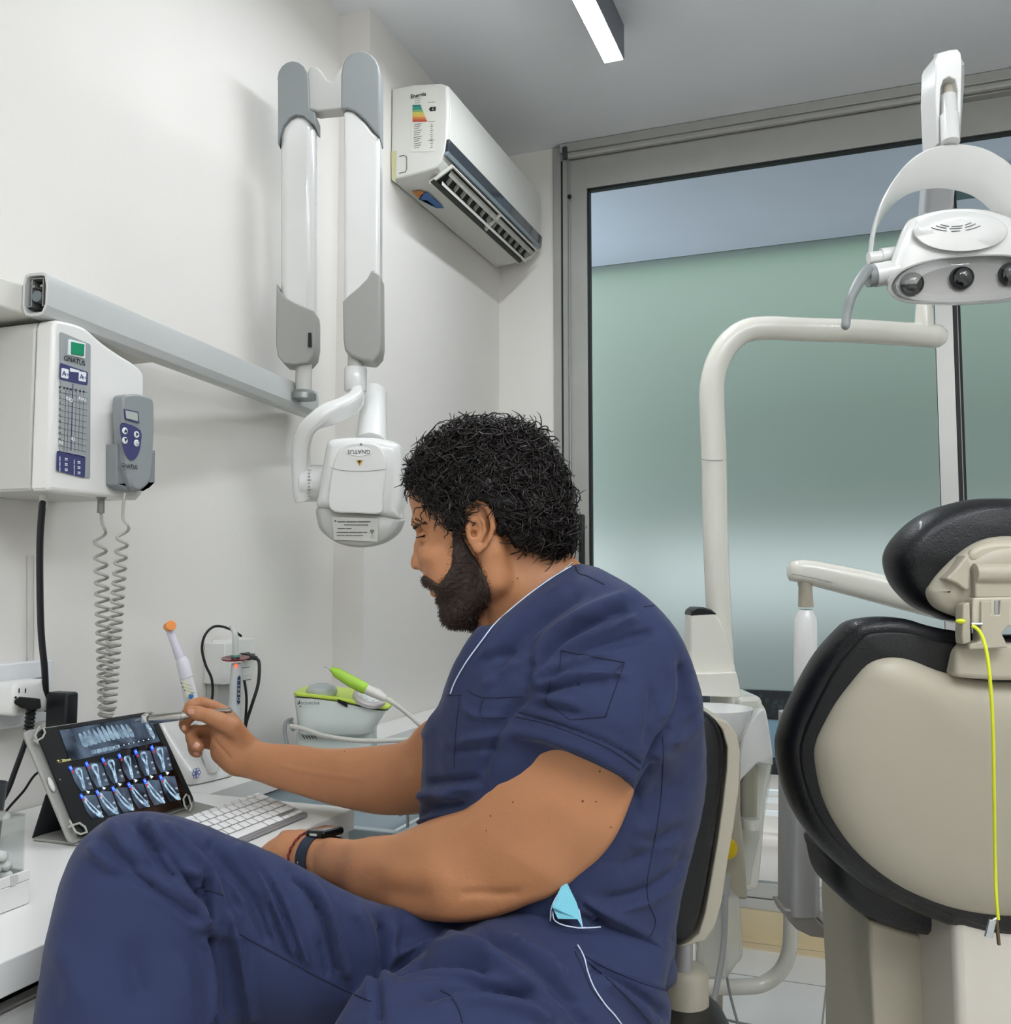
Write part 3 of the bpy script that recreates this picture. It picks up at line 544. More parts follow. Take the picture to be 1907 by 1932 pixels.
part('plug_body', pk, W(loft([[p+dx*EX*0 for p in rg] for dx, rg in [(0, [oxf(x, y, XA+e) for x, y in ((26, 1322), (36, 1314), (76, 1318), (78, 1336), (60, 1340), (40, 1336), (27, 1328))]) for e in (.001, .008, .028, .034)]]), M_blk), bevel=.002, ba=20)
q0, q1 = oxf(59, 1336, XA+.02), oxf(54, 1376, XA+.02)
rr = []; 
for k in range(12): rr.append(.0085 if k % 2 else .006)
part('ribbed_relief', pk, W(tube([q0+(q1-q0)*k/11 for k in range(12)], rr, 10), M_blk), ang=20)
part('cable', pk, W(tube([q1, oxf(48, 1400, XA+.02), oxf(30, 1450, XA+.0), oxf(10, 1500, XA-.01), oxf(-30, 1560, XA-.02)], .0042, 8, n=6), M_cable))
bk = thing('power_brick', 'black rectangular power brick plugged in at the right of the white adapter', 'power adapter', oxf(112, 1400, XA+.03))
Xb = XA+.05; 
yb0 = oxf(82, 1330, XA)[1]; Xb = on(126, 1330, 1, yb0)[0]; yb1 = on(150, 1330, 0, Xb)[1]; zb1 = on(126, 1308, 0, Xb)[2]; zb0_ = on(126, 1408, 0, Xb)[2]
part('case', bk, [W(rbox(((XA+.002+Xb)/2, (yb0+yb1)/2, (zb1+zb0_)/2), (Xb-XA-.004, yb1-yb0, zb1-zb0_), .005), M_blk)])
part('cable', bk, W(tube([np.array([XA+.012, (yb0+yb1)/2, zb0_+.001]), oxf(96, 1440, XA), oxf(66, 1462, XA+.0), oxf(45, 1492, XA+.0), oxf(20, 1520, XA), oxf(0, 1545, XA)], .0022, 6, n=6), M_cable))
# second socket box, right, behind the curing light
s2 = thing('wall_socket', 'white surface socket box on the wall behind the curing light', 'socket', wx(430, 1350))
yA = wx(384, 1240)[1]; xB = on(424, 1240, 1, yA)[0]; yB = on(489, 1210, 0, xB)[1]; zT = on(489, 1204, 0, xB)[2]; zB = on(424, 1292, 0, xB)[2]
part('box', s2, [W(bb((XW+.001, yA, zB), (xB, yA+(yB-yA)*.42, zT-.004)), M_soc, False), W(bb((XW+.001, yA+(yB-yA)*.2, zB+.01), (xB-.012, yB, zT)), M_soc, False), W(bb((XW+.001, yA+.01, zB-.055), (XW+.03, yB-.03, zB)), M_gp, False)], bevel=.002)
for a, b, c in ((.55, .03, .85), (.55, .062, .85), (.5, .09, .9)): part('socket_slot', s2, W(bb((xB-.0125, yA+(yB-yA)*a, zT-b), (xB-.011, yA+(yB-yA)*c, zT-b-.0015)), M_line, False))
pg = thing('small_black_plug', 'small black plug with a cable arching from the right wall socket', 'plug', wx(460, 1250, .06))
part('plug_body', pg, [W(bb((xB-.010, yB-.052, on(460, 1246, 0, xB)[2]), (xB+.012, yB-.030, on(460, 1234, 0, xB)[2])), M_blk, False), W(tube([np.array([xB+.005, yB-.045, on(460, 1238, 0, xB)[2]]), P(483, 1242, 2.06)], [.007, .005], 10), M_blk)], bevel=.002)
part('cable', pg, W(tube([P(483, 1242, 2.06), P(489, 1252, 2.05), P(487, 1290, 2.04), P(475, 1330, 2.03), P(464, 1365, 2.03), P(460, 1395, 2.03)], .0036, 8, n=6), M_cable))
cb2 = part('thin_black_cable', None, [W(tube([P(455, 1200, 2.10), P(440, 1190, 2.08), P(418, 1182, 2.05), P(400, 1184, 2.03), P(386, 1200, 2.0), P(381, 1225, 2.0), P(388, 1255, 2.0), P(399, 1280, 2.0), P(401, 1310, 2.0), P(396, 1340, 1.98), P(392, 1400, 1.9)], .0028, 7, n=6), M_cable), W(tube([P(461, 1284, 2.1), P(465, 1320, 2.09), P(462, 1380, 2.08), P(462, 1405, 2.07)], .003, 7, n=6), M_cable)])
tag(cb2, 'thin black cable looping over the right wall socket box', 'cable')

# ------------------------------------------------------------------ desk
ZD = .75; XD = -.822; YD1 = 1.449
M_desk = mat('white laminate', 'e6e5e1', .3, noise=.015, nscale=4, coat=.2); M_gap = mat('shadow gap', '15171a', .6)
dk = thing('desk', 'white laminate desk along the left wall with drawers below', 'desk', ((XW+XD)/2, 0, 0))
XD2 = on(770, 1403, 2, ZD)[0]
part('desktop', dk, W(bb((XW+.003, YB+.01, ZD-.036), (XD, YD1, ZD)), M_desk, False), bevel=.0015)
part('rear_desktop', dk, W(bb((XW2+.002, YD1+.0005, ZD-.036), (XD-.30, YWIN-.02, ZD)), M_desk, False), bevel=.0015)
part('end_panel', dk, W(bb((XW+.003, YD1-.02, .0), (XD-.01, YD1-.001, ZD-.037)), M_desk, False), bevel=.001)
xg = XD-.018
for k, (a, b_) in enumerate(((-1.2, -.35), (-.35, .45), (.45, YD1-.022))):
    cbt = part('drawer_front', dk, W(bb((xg-.018, a+.002, .06), (xg, b_-.002, .688)), M_desk, False), bevel=.0015)
    part('edge_pull', cbt, W(tube([(xg-.004, a+.004, .694), (xg-.004, b_-.004, .694)], .005, 8), mat('pull grey', '9b9a94', .35, .4)))
part('carcass', dk, W(bb((XW+.02, -1.2, 0), (xg-.02, YD1-.022, ZD-.037)), M_gap, False))
# lower unit with an open drawer beyond the desk end
lu = thing('drawer_unit', 'pale grey drawer unit with a metal rail beyond the end of the desk', 'drawer unit', (XD-.15, 1.9, 0))
M_bl = mat('blue grey laminate', 'a9b8bd', .35)
part('body', lu, W(bb((XW2+.01, YD1+.01, 0), (XD-.32, 2.6, ZD-.045)), M_bl, False), bevel=.002)
ZR = on(748, 1540, 0, XD+.03)[2]
part('drawer', lu, [W(bb((XD-.31, YD1+.10, .50), (XD+.02, YD1+.12, ZR-.03)), M_bl, False), W(bb((XD-.31, 2.5, .50), (XD+.02, 2.52, ZR-.03)), M_bl, False), W(bb((XD+.02, YD1+.10, .48), (XD+.04, 2.52, ZR-.03)), M_bl, False), W(bb((XD-.31, YD1+.12, .50), (XD+.02, 2.5, .51)), M_desk, False)], bevel=.002)
part('rail', lu, W(tube([(XD+.03, YD1+.11, ZR), (XD+.03, 2.51, ZR)], .004, 8), mat('chrome', 'c0c4c6', .18, 1.)))
for yy in (YD1+.14, 1.95, 2.45): part('rail_post', lu, W(tube([(XD+.03, yy, ZR-.032), (XD+.03, yy, ZR)], .003, 6), MATS['chrome']))

# ------------------------------------------------------------------ tablet in its folio
def dz(x, y, e=0): return on(x, y, 2, ZD+e)
bl, br2 = dz(133, 1590, .008), dz(372, 1520, .008)
ex = nrm(br2-bl); nrm_h = np.cross(ex, EZ)            # towards the room
if nrm_h[0] < 0: nrm_h = -nrm_h
# tilt found so that the top corners fall at their height
best = None
for aang in np.linspace(10, 60, 101):
    a = math.radians(aang); upv = math.cos(a)*EZ-math.sin(a)*nrm_h; nn = np.cross(ex, upv)
    tl, tr = onp(42, 1378, bl, nn), onp(290, 1342, bl, nn)
    e_ = abs((tl-bl)@upv-(tr-bl)@upv)+abs((tl-bl)@ex)+abs((tr-br2)@ex)
    if best is None or e_ < best[0]: best = (e_, a, (tl-bl)@upv, (tr-bl)@upv, (br2-bl)@ex, (tl-bl)@ex, (tr-bl)@ex)
print('tablet', best)
a = best[1]; upv = math.cos(a)*EZ-math.sin(a)*nrm_h; nn = nrm(np.cross(ex, upv)); nn = nn if nn[0] > 0 else -nn
def tp(x, y, e=0.): return onp(x, y, bl+nn*e, nn)
def quad(c, e, r=.006):
    A = [tp(x, y, e) for x, y in c]; o = []
    for i in range(4):
        p, a_, b_ = A[i], A[i-1], A[(i+1) % 4]; p0, p1 = p+nrm(a_-p)*r, p+nrm(b_-p)*r
        for k in np.linspace(0, 1, 5): o.append((1-k)**2*p0+2*k*(1-k)*p+k*k*p1)
    return o
C4 = [(133, 1592), (372, 1520), (291, 1341), (43, 1378)]
tb = thing('tablet', 'black tablet in a grey folio case showing dental x-ray scans on the desk', 'tablet', (bl+br2)/2)
M_fol = mat('grey leatherette', '9a9a94', .7, bump=.3, bscale=700); M_folb = mat('dark leatherette', '26292c', .7, bump=.3, bscale=600)
part('folio_back', tb, W(prism(quad(C4, 0, .012), -nn*.006), M_fol), bevel=.002)
G4 = [(160, 1575), (361, 1515), (281, 1347), (80, 1385)]
gl = part('tablet_body', tb, W(prism(quad([(146, 1582), (362, 1517), (283, 1346), (66, 1381)], .0001, .010), nn*.009), M_blk), bevel=.0015)
glass = part('screen_glass', tb, W(flat(quad([(150, 1580), (360, 1516), (282, 1349), (69, 1383)], .0095, .009)), mat('black glass', '06080c', .08, coat=1.)))
# the picture: one emissive scan panel per image
def mscr(name, ca, cb_, sc_, es=1.6, thr=(.35, .75), dist=.6):
    m = bpy.data.materials.new(name); m.use_nodes = True; nt = m.node_tree; b = nt.nodes['Principled BSDF']; tc = nt.nodes.new('ShaderNodeTexCoord')
    n = nt.nodes.new('ShaderNodeTexNoise'); n.inputs['Scale'].default_value = sc_; n.inputs['Detail'].default_value = 4; n.inputs['Distortion'].default_value = dist; r = nt.nodes.new('ShaderNodeValToRGB')
    r.color_ramp.elements[0].position, r.color_ramp.elements[1].position = thr; r.color_ramp.elements[0].color = lin(ca); r.color_ramp.elements[1].color = lin(cb_)
    nt.links.new(tc.outputs['Object'], n.inputs['Vector']); nt.links.new(n.outputs[0], r.inputs[0]); nt.links.new(r.outputs[0], b.inputs['Emission Color']); b.inputs['Emission Strength'].default_value = es; b.inputs['Base Color'].default_value = (0, 0, 0, 1); b.inputs['Roughness'].default_value = .1; return m
M_scan = mscr('scan field', '10161f', '4c5a6c', 22, 1.0); M_tooth = mscr('scan teeth', '4f6375', '8ea6b8', 60, .8, (.3, .7)); M_bone = mscr('scan bone', '4b6882', 'b4cfe2', 130, .85, (.35, .7))
M_sblue = mat('screen blue', '000000', .2, emit='2c55d0', es=1.2); M_sred = mat('screen red', '000000', .2, emit='b02a3a', es=1.); M_syel = mat('screen yellow', '000000', .2, emit='d8d490', es=1.); M_swh = mat('screen white', '000000', .2, emit='c8dae6', es=1.); M_sbk = mat('screen black', '030508', .12)
sh = []
E0 = .0102
def sq(pts, e): return [tp(x, y, e) for x, y in pts]
sh.append(W(flat(sq([(112, 1378), (282, 1350), (302, 1399), (132, 1437)], E0)), M_scan))
def bil(u, v, Q=((112, 1378), (282, 1350), (302, 1399), (132, 1437))):
    Q = np.array(Q, float); return (1-v)*((1-u)*Q[0]+u*Q[1])+v*((1-u)*Q[3]+u*Q[2])
for k in range(12):
    u = .2+k*.052; top = .22-.10*math.sin(k/11*math.pi); w_ = .021 if k > 2 else .028; h2 = .62-.05*math.sin(k/11*math.pi)
    if k == 11: u = .93; top = .2; h2 = .75
    lean = .02
    o = [bil(u-w_*.45, top), bil(u+w_*.45, top), bil(u+w_*.9+lean, top+(h2-top)*.6), bil(u+w_+lean, h2), bil(u+w_*.3+lean, h2+.05), bil(u-w_+lean, h2), bil(u-w_*.9+lean*.5, top+(h2-top)*.6)]
    sh.append(W(flat(sq(spline([tuple(p) for p in o], 3, True).tolist(), E0+.0004)), M_tooth))
for k in range(5):
    u = .28+k*.065; o = [bil(u-.028, .8), bil(u+.028, .8), bil(u+.03, .92), bil(u-.03, .94)]; sh.append(W(flat(sq([tuple(p) for p in o], E0+.0004)), M_tooth))
sh.append(W(flat(sq([tuple(bil(.5+i, .84+j)) for i, j in ((0, 0), (.48, -.03), (.48, -.01), (0, .02))], E0+.0005)), M_sbk))
for k in range(9): u = .5+k*.055; sh.append(W(flat(sq([tuple(bil(u+i, .84+j-.003*k)) for i, j in ((0, 0), (.012, 0), (.012, .03), (0, .03))], E0+.0006)), M_swh))
for v, s_ in ((.18, '25'), (.5, '20'), (.8, '15')): sh.append(W(text(s_, .006, tp(*bil(.95, v), E0+.0006), ex, upv), M_swh, False))
sh.append(W(text('T: 20mm', .0065, tp(121, 1435, E0+.0005), ex, upv), M_syel, False))
# two rows of slices
Q2 = ((128, 1446), (313, 1400), (344, 1512), (170, 1552))
boneA = [(.35, .1), (.62, .08), (.72, .2), (.62, .45), (.55, .8), (.45, .98), (.36, .85), (.4, .5), (.3, .25)]
holeA = [(.45, .18), (.6, .17), (.6, .3), (.52, .5), (.48, .3)]
boneB = [(.1, .12), (.3, .05), (.42, .25), (.62, .5), (.88, .8), (.95, .98), (.7, .95), (.45, .75), (.25, .5)]
holeB = [(.28, .2), (.4, .35), (.6, .6), (.72, .8), (.5, .65), (.33, .42)]
for row in range(2):
    nc = 6
    for c_ in range(nc):
        u0 = c_/nc; du = 1/nc; v0 = .03+row*.5; dvv = .46
        def cell(p, mx_=.96): 
            p = np.array(p); return tuple(bil(u0+du*(p[0]*mx_+.02), v0+dvv*p[1]*.96, Q2))
        sh.append(W(flat(sq([cell(p) for p in ((0.02, .12), (.35, 0), (.98, .1), (.98, .98), (.2, .98), (.04, .6))], E0)), M_scan))
        B, Hh = (boneA, holeA) if row == 0 else (boneB, holeB)
        ss = 1 if row == 0 else 1
        sh.append(W(flat(sq(spline([cell(p) for p in B], 3, True).tolist(), E0+.0003)), M_bone)); sh.append(W(flat(sq(spline([cell(p) for p in Hh], 3, True).tolist(), E0+.0006)), M_scan))
        if row == 0: sh.append(W(flat(sq([cell(p) for p in ((.5, .98), (.72, 1.05), (.55, 1.12))], E0+.0005)), M_swh))
        sh.append(W(flat(sq([cell(p) for p in ((.0, -.05), (.18, -.09), (.2, .1), (.03, .13))], E0+.0006)), M_sblue)); sh.append(W(flat(sq([cell(p) for p in ((.1, .14), (.2, .12), (.22, .2), (.12, .23))], E0+.0006)), M_sred))
        sh.append(W(text('1%d' % (c_+row), .0045, tp(*cell((.1, .02)), E0+.0009), ex, upv), M_swh, False))
        for vv in (.55, .78): sh.append(W(text('%d' % (5+int(vv*10)), .005, tp(*cell((.86, vv)), E0+.0009), ex, upv), M_swh, False))
part('displayed_scan', tb, sh, norm=False, ang=0)
part('home_button', tb, W(lathe([(.006, 0), (.006, .0004), (.0052, .0004), (.0052, .0002), (0, .0002)], tp(322, 1429, .0097), nn, 24), mat('button rim', '20242a', .3)))
part('camera_hole', tb, W(ell(tp(113, 1471, .0096), (.0012,)*3, seg=8, rings=6), M_mg))
part('side_magnet', tb, W(ell(tp(97, 1480, .004), (.004, .012, .003), [ex, upv, nn], seg=14, rings=8), M_gp))
def loop(pts): return W(tube([tp(x, y, .0125) for x, y in pts], .0016, 6), mat('elastic', 'a5a69c', .7))
part('corner_strap', tb, loop([(64, 1395), (72, 1404), (66, 1388), (74, 1371), (82, 1374), (85, 1382), (80, 1392), (69, 1398), (62, 1396)]))
part('corner_strap', tb, loop([(131, 1547), (136, 1558), (143, 1570), (152, 1574), (164, 1570), (160, 1560), (150, 1553), (140, 1556), (129, 1561)]))
part('corner_strap', tb, loop([(353, 1527), (348, 1519), (346, 1508), (351, 1499), (356, 1502), (359, 1512), (362, 1522), (357, 1532)]))
part('corner_strap', tb, loop([(277, 1356), (270, 1349), (280, 1344), (288, 1347), (290, 1356)]))
bt = [(x+(x-205)*.06, y+(y-1465)*.03) for x, y in []]
base = [dz(56, 1590, .0005), dz(170, 1602, .0005), dz(385, 1527, .0005), dz(372, 1500, .0005), dz(200, 1500, .0005)]
part('folio_base', tb, W(prism([dz(x, y, .0006) for x, y in ((62, 1586), (178, 1600), (410, 1527), (360, 1514), (200, 1530))], EZ*.004), M_fol), bevel=.001)
sp0, sp1 = tp(88, 1497, -.007), tp(330, 1440, -.007)
bk0, bk1 = dz(62, 1580, .004), dz(250, 1530, .004)
part('folio_support', tb, W(prism([sp0, sp1, bk1, bk0], -nn*.004), M_folb), bevel=.001)

# ------------------------------------------------------------------ keyboard
kb = [dz(460, 1590, .004), dz(581, 1542, .004), dz(455, 1502, .004), dz(330, 1540, .004)]
kx = nrm(kb[1]-kb[0]); n_k = nrm(np.cross(kx, EZ)); kw = np.linalg.norm(kb[1]-kb[2]);
kx = nrm(kb[1]-kb[2]); ky = nrm(np.cross(EZ, kx)); 
# long side runs between the near corner and the right corner's opposite: take axes from the right-hand corner
A = dz(580.5, 1542); Lx = dz(472.5, 1503)-A; Ly = dz(466, 1590)-A; KL = .285; KD = 1.0; LyN = nrm(Ly); U0 = Lx*.84
keyb = thing('keyboard', 'slim silver keyboard with white keys on the desk beside the tablet', 'keyboard', A+U0*.5+LyN*.14)
def kk(u, v, z): return A+U0*u+LyN*v*KL+EZ*z         # u: depth (toward the function row), v: along the long side from the right end
part('aluminium_base', keyb, W(loft([[kk(0, 0, .0008), kk(1, 0, .0008), kk(1, 1, .0008), kk(0, 1, .0008)], [kk(0, 0, .008), kk(1, 0, .013), kk(1, 1, .013), kk(0, 1, .008)]]), mat('brushed aluminium', 'a9aaac', .35, .6), False), bevel=.002)
rows = [[1.1]*13+[1.1], [1]*13+[1.5], [1.5]+[1]*13, [1.75]+[1]*11+[1.75], [2.25]+[1]*10+[2.25], [1, 1, 1, 1.25, 5, 1.25, 1, .95, .95, .95]]
nk = 0
for r_, row in enumerate(rows):
    u1 = .965-r_*.16; hgt = .14 if r_ else .085
    if r_ == 0: u1 = .965; 
    else: u1 = .965-.10-(r_-1)*.172
    tot = sum(row); v = 1-.02
    for wk in row:
        dvk = wk/tot*.96; a0, a1 = v-dvk*.04-.001, v-dvk+.006; uu0, uu1 = u1-hgt, u1
        if r_ == 5 and wk == .95: uu1 = u1-.07
        zt_ = lambda u: .008+.005*u
        b0 = [kk(uu0, a0, zt_(uu0)+.0002), kk(uu1, a0, zt_(uu1)+.0002), kk(uu1, a1, zt_(uu1)+.0002), kk(uu0, a1, zt_(uu0)+.0002)]
        o = part('key', keyb, W(prism(b0, EZ*.0022), mat('key white', 'e9e9e7', .45), False), bevel=.0006); nk += 1; v -= dvk
        if r_ in (1, 2, 3, 4) and wk == 1:
            pass
print('keys', nk)

# ------------------------------------------------------------------ clear acrylic cotton-roll box and dark cup at the left edge
M_acr = M_glass.copy(); M_acr.name = 'clear acrylic'; M_acr.node_tree.nodes['Transparent BSDF'].inputs[0].default_value = (.96, .975, .975, 1); M_acr.node_tree.nodes['Glossy BSDF'].inputs['Roughness'].default_value = .05; _lw = M_acr.node_tree.nodes.new('ShaderNodeLayerWeight'); _pw = M_acr.node_tree.nodes.new('ShaderNodeMath'); _pw.operation = 'POWER'; _pw.inputs[1].default_value = 3.; _ml = M_acr.node_tree.nodes.new('ShaderNodeMath'); _ml.operation = 'MULTIPLY_ADD'; _ml.inputs[1].default_value = .6; _ml.inputs[2].default_value = .05; M_acr.node_tree.links.new(_lw.outputs['Facing'], _pw.inputs[0]); M_acr.node_tree.links.new(_pw.outputs[0], _ml.inputs[0]); M_acr.node_tree.links.new(_ml.outputs[0], M_acr.node_tree.nodes['Mix Shader'].inputs[0])
xa0 = dz(55, 1705); bx = thing('cotton_dispenser', 'clear acrylic box with white base and cotton rolls at the left desk edge', 'box', xa0-np.array([.05, .06, 0]))
Xc1, Yc1 = xa0[0], xa0[1]; Xc0, Yc0 = Xc1-.09, Yc1-.14
zc1 = on(56, 1640, 0, Xc1)[2]; zcl = on(60, 1535, 0, Xc1-.004)[2]
part('white_base', bx, [W(bb((Xc0, Yc0, ZD+.0005), (Xc1, Yc1, zc1-.012)), M_wp, False)]+[W(bb(a, b_), M_wp, False) for a, b_ in (((Xc0, Yc0, zc1-.012), (Xc0+.004, Yc1, zc1)), ((Xc1-.004, Yc0, zc1-.012), (Xc1, Yc1, zc1)), ((Xc0+.004, Yc0, zc1-.012), (Xc1-.004, Yc0+.004, zc1)), ((Xc0+.004, Yc1-.004, zc1-.012), (Xc1-.004, Yc1, zc1)))], bevel=.0012)
part('clear_cover', bx, [W(bb(a, b_), M_acr, False) for a, b_ in (((Xc1-.0065, Yc0+.005, zc1-.01), (Xc1-.0045, Yc1-.005, zcl)), ((Xc0+.0045, Yc0+.005, zc1-.01), (Xc0+.0065, Yc1-.005, zcl)), ((Xc0+.0065, Yc1-.0070, zc1-.01), (Xc1-.0065, Yc1-.005, zcl)), ((Xc0+.0045, Yc0+.005, zcl), (Xc1-.0045, Yc1-.005, zcl+.002)))])
part('finger_notch', bx, W(prism([on(x, y, 0, Xc1+.0004) for x, y in ((20, 1652), (34, 1650), (34, 1662), (27, 1672), (20, 1672))], (.0006, 0, 0)), M_gp, False))
M_cot = mat('cotton', 'f1efea', .95, bump=.6, bscale=120)
for k in range(16):
    l_, r2 = k//5, k % 5; z_ = zc1-.012+.0064+l_*.0125; yy = Yc0+.02+r2*.024+(l_ % 2)*.008; an = (k*37 % 30-15)*.015
    o = part('cotton_roll', None, W(tube([(Xc0+.020, yy, z_), (Xc0+.020+.056*math.cos(an), yy+.056*math.sin(an)*.5, z_+.001)], .0062, 10, rnd=True), M_cot)); tag(o, 'white cotton roll in the pile inside the clear acrylic box', 'cotton roll', 'cotton rolls in the clear box')
cu_o = P(-28, 1560, 1.09)
cup = thing('dark_cup', 'dark grey cup cut off by the left edge, beside the acrylic box', 'cup', dz(-34, 1600))
cz_ = dz(-34, 1600)
part('cup_body', cup, W(lathe([(.022, .0005), (.026, .05), (.030, .090), (.0285, .090), (.024, .05), (.02, .006), (0.0001, .006)], cz_-EY*0, EZ, 28), mat('dark grey plastic', '3e4246', .4)), ang=60)

# ------------------------------------------------------------------ whitening / camera handpiece stand with orange-tipped handpiece
sb = [dz(x, y, .001) for x, y in ((366, 1479), (436, 1462), (398, 1440), (330, 1450))]
stn = thing('handpiece_stand', 'white glossy handpiece stand with blue emblem behind the tablet', 'stand', dz(380, 1470))
s0, s1 = dz(362, 1481, .002), dz(438, 1463, .002); sx_ = nrm(s1-s0); sy_ = nrm(np.cross(EZ, sx_)); sy_ = sy_ if sy_[0] < 0 else -sy_; fn = -sy_
Ls = np.linalg.norm(s1-s0)
def sp(u, v, z): return s0+sx_*u*Ls+sy_*v+EZ*z
sec = []
for z_, v0, v1, u0, u1 in ((0, -.004, .11, -.03, 1.02), (.010, -.004, .11, -.03, 1.02), (.03, .008, .11, -.06, .96), (.06, .03, .11, -.12, .74), (.09, .05, .11, -.18, .5), (.115, .065, .11, -.20, .3), (.125, .075, .105, -.16, .22)):
    r_ = []; 
    for k in range(24):
        a_ = 2*math.pi*k/24; cu, su = math.cos(a_), math.sin(a_); e_ = .35
        r_.append(sp((u0+u1)/2+(u1-u0)/2*math.copysign(abs(cu)**e_, cu), (v0+v1)/2+(v1-v0)/2*math.copysign(abs(su)**e_, su), z_))
    sec.append(r_)
part('stand_body', stn, W(loft(sec), M_glw), ang=60)
part('dark_foot', stn, W(prism([sp(-.01, 0, -.0012), sp(1., 0, -.0012), sp(1., .10, -.0012), sp(-.01, .10, -.0012)], EZ*.001), M_mg))
M_bp = mat('blue print 2', '3a55a8', .5)
ec = sp(.05, -.0055, .0215); ring_ = []
for k in range(6):
    c_ = ec+(math.cos(k*math.pi/3)*sx_+math.sin(k*math.pi/3)*EZ)*.0055
    ring_.append(W(tube([c_+(math.cos(t_)*sx_+math.sin(t_)*EZ)*.0042 for t_ in np.linspace(0, 2*math.pi, 13)], .0006, 5, cap=False), M_bp))
for s_ in ring_: s_[0][:] = s_[0]+0
fo = onp(365, 1467, sp(.0, -.004, .012), fn)
part('emblem', stn, ring_+[W(text('SD', .008, sp(.86, -.0055, .012), sx_, EZ), M_bp, False)])
hs = thing('orange_tip_handpiece', 'white cordless handpiece with a round orange tip standing in the stand', 'handpiece', P(400, 1445, 1.83))
H0, H1, H2, H3, H4 = P(403, 1455, 1.83), P(362, 1325, 1.815), P(346, 1250, 1.81), P(336, 1222, 1.81), P(320, 1196, 1.81)
part('handle', hs, W(tube([H0, P(384, 1390, 1.823), H1, P(352, 1278, 1.813)], [.011, .0145, .0138, .0125], 18, up=CR), M_glw))
part('collar', hs, W(tube([P(351.5, 1277, 1.813), P(344, 1247, 1.81), P(340, 1240, 1.81)], [.0125, .0118, .008], 18), mat('pale plastic', 'dcdce2', .3)))
part('neck', hs, W(tube([P(340, 1241, 1.81), P(330, 1215, 1.81), P(320, 1188, 1.81), P(318, 1182, 1.81)], [.0095, .0075, .0075, .0075], 14, rnd=True), mat('lilac white', 'd9d6e2', .25)))
part('orange_tip', hs, W(tube([P(316, 1183, 1.81), P(323, 1180, 1.795)], [.0085, .0098], 18), mat('orange shield', 'f0954a', .3)), bevel=.001)
part('control_strip', hs, [W(flat([onp(x, y, P(354, 1300, 1.795), CFW) for x, y in ((344, 1288), (347, 1284), (352, 1284), (356, 1288), (361, 1305), (363, 1313), (356, 1317), (352, 1315))]), mat('cream print', 'e9e8cf', .4), False)]+[facing(s_, x, y, 1.792, .010, M_ink, .3) for s_, x, y in (('◂──', 352, 1292), ('◂──', 354, 1299), ('◂─✓', 357, 1305))])
part('blue_button', hs, W(lathe([(.0052, 0), (.0052, .002), (.004, .003), (.0001, .003)], P(360, 1313, 1.798), -CFW, 18), mat('blue button', '2f7fd0', .35)))
# curing light with red shield disc
cl = thing('curing_light', 'slim grey curing light with clear probe and dark red shield disc', 'curing light', P(446, 1420, 1.93))
dC = 1.93
part('body', cl, W(tube([P(441, 1440, dC), P(442, 1340, dC), P(446, 1275, dC), P(446, 1252, dC)], [.016, .0155, .015, .012], 18, up=CR, ratio=.8), mat('curing grey', 'c9cccd', .35)))
part('button_strip', cl, [W(flat([onp(x, y, P(450, 1300, dC-.0165), CFW) for x, y in ((448, 1278), (452, 1274), (454, 1278), (453, 1325), (450, 1330), (447, 1325))]), mat('navy strip', '24384f', .35), False)]+[facing(s_, 450.5, y, dC-.019, .008, M_wink) for s_, y in (('◦', 1284), ('◦', 1293), ('≡', 1301), ('≡', 1309), ('○', 1319))])
part('shield_disc', cl, W(lathe([(.0001, 0), (.0275, .001), (.0275, .0035), (.0001, .0025)], P(444, 1244, dC), nrm(EZ*.96-CFW*.12), 32), mat('dark red acrylic', '7e2433', .2, trans=.3)))
part('seal_ring', cl, W(lathe([(.0075, 0), (.009, .002), (.0085, .0055)], P(444, 1241, dC), EZ, 18), mat('green ring', '56877c', .4)))
part('light_probe', cl, W(tube([P(444, 1240, dC), P(444, 1208, dC), P(443, 1195, dC), P(437, 1183, dC+.01)], [.006, .006, .0055, .0045], 14, n=4, rnd=True), mat('probe glass', 'e6ebe6', .15, trans=.35)))
part('indicator', cl, W(ell(P(445, 1256, dC-.013), (.0025, .0025, .004), seg=10, rings=8), mat('red led', 'ff3018', .3, emit='ff3a20', es=3)))
part('charger_base', cl, W(lathe([(.03, 0), (.03, .012), (.018, .02), (.0155, .03)], np.array([*P(441, 1440, dC)[:2], ZD+.001]), EZ, 24), M_wp))

# ------------------------------------------------------------------ ultrasonic scaler
M_tank = mat('pale translucent body', 'dfe7e2', .25, noise=.02, coat=.4); M_lime = mat('lime plastic', 'cfe85a', .35); M_lime2 = mat('lime grip', 'a9d648', .45)
us = thing('ultrasonic_scaler', 'ultrasonic scaler with lime green top plate and white dial on the rear desk', 'dental scaler', on(640, 1420, 2, ZD))
dS = 2.02
top = [(548, 1309), (600, 1303), (625, 1305), (645, 1300), (690, 1301), (715, 1312), (730, 1333), (728, 1345), (700, 1348), (672, 1338), (640, 1322), (625, 1315), (590, 1311), (560, 1312)]
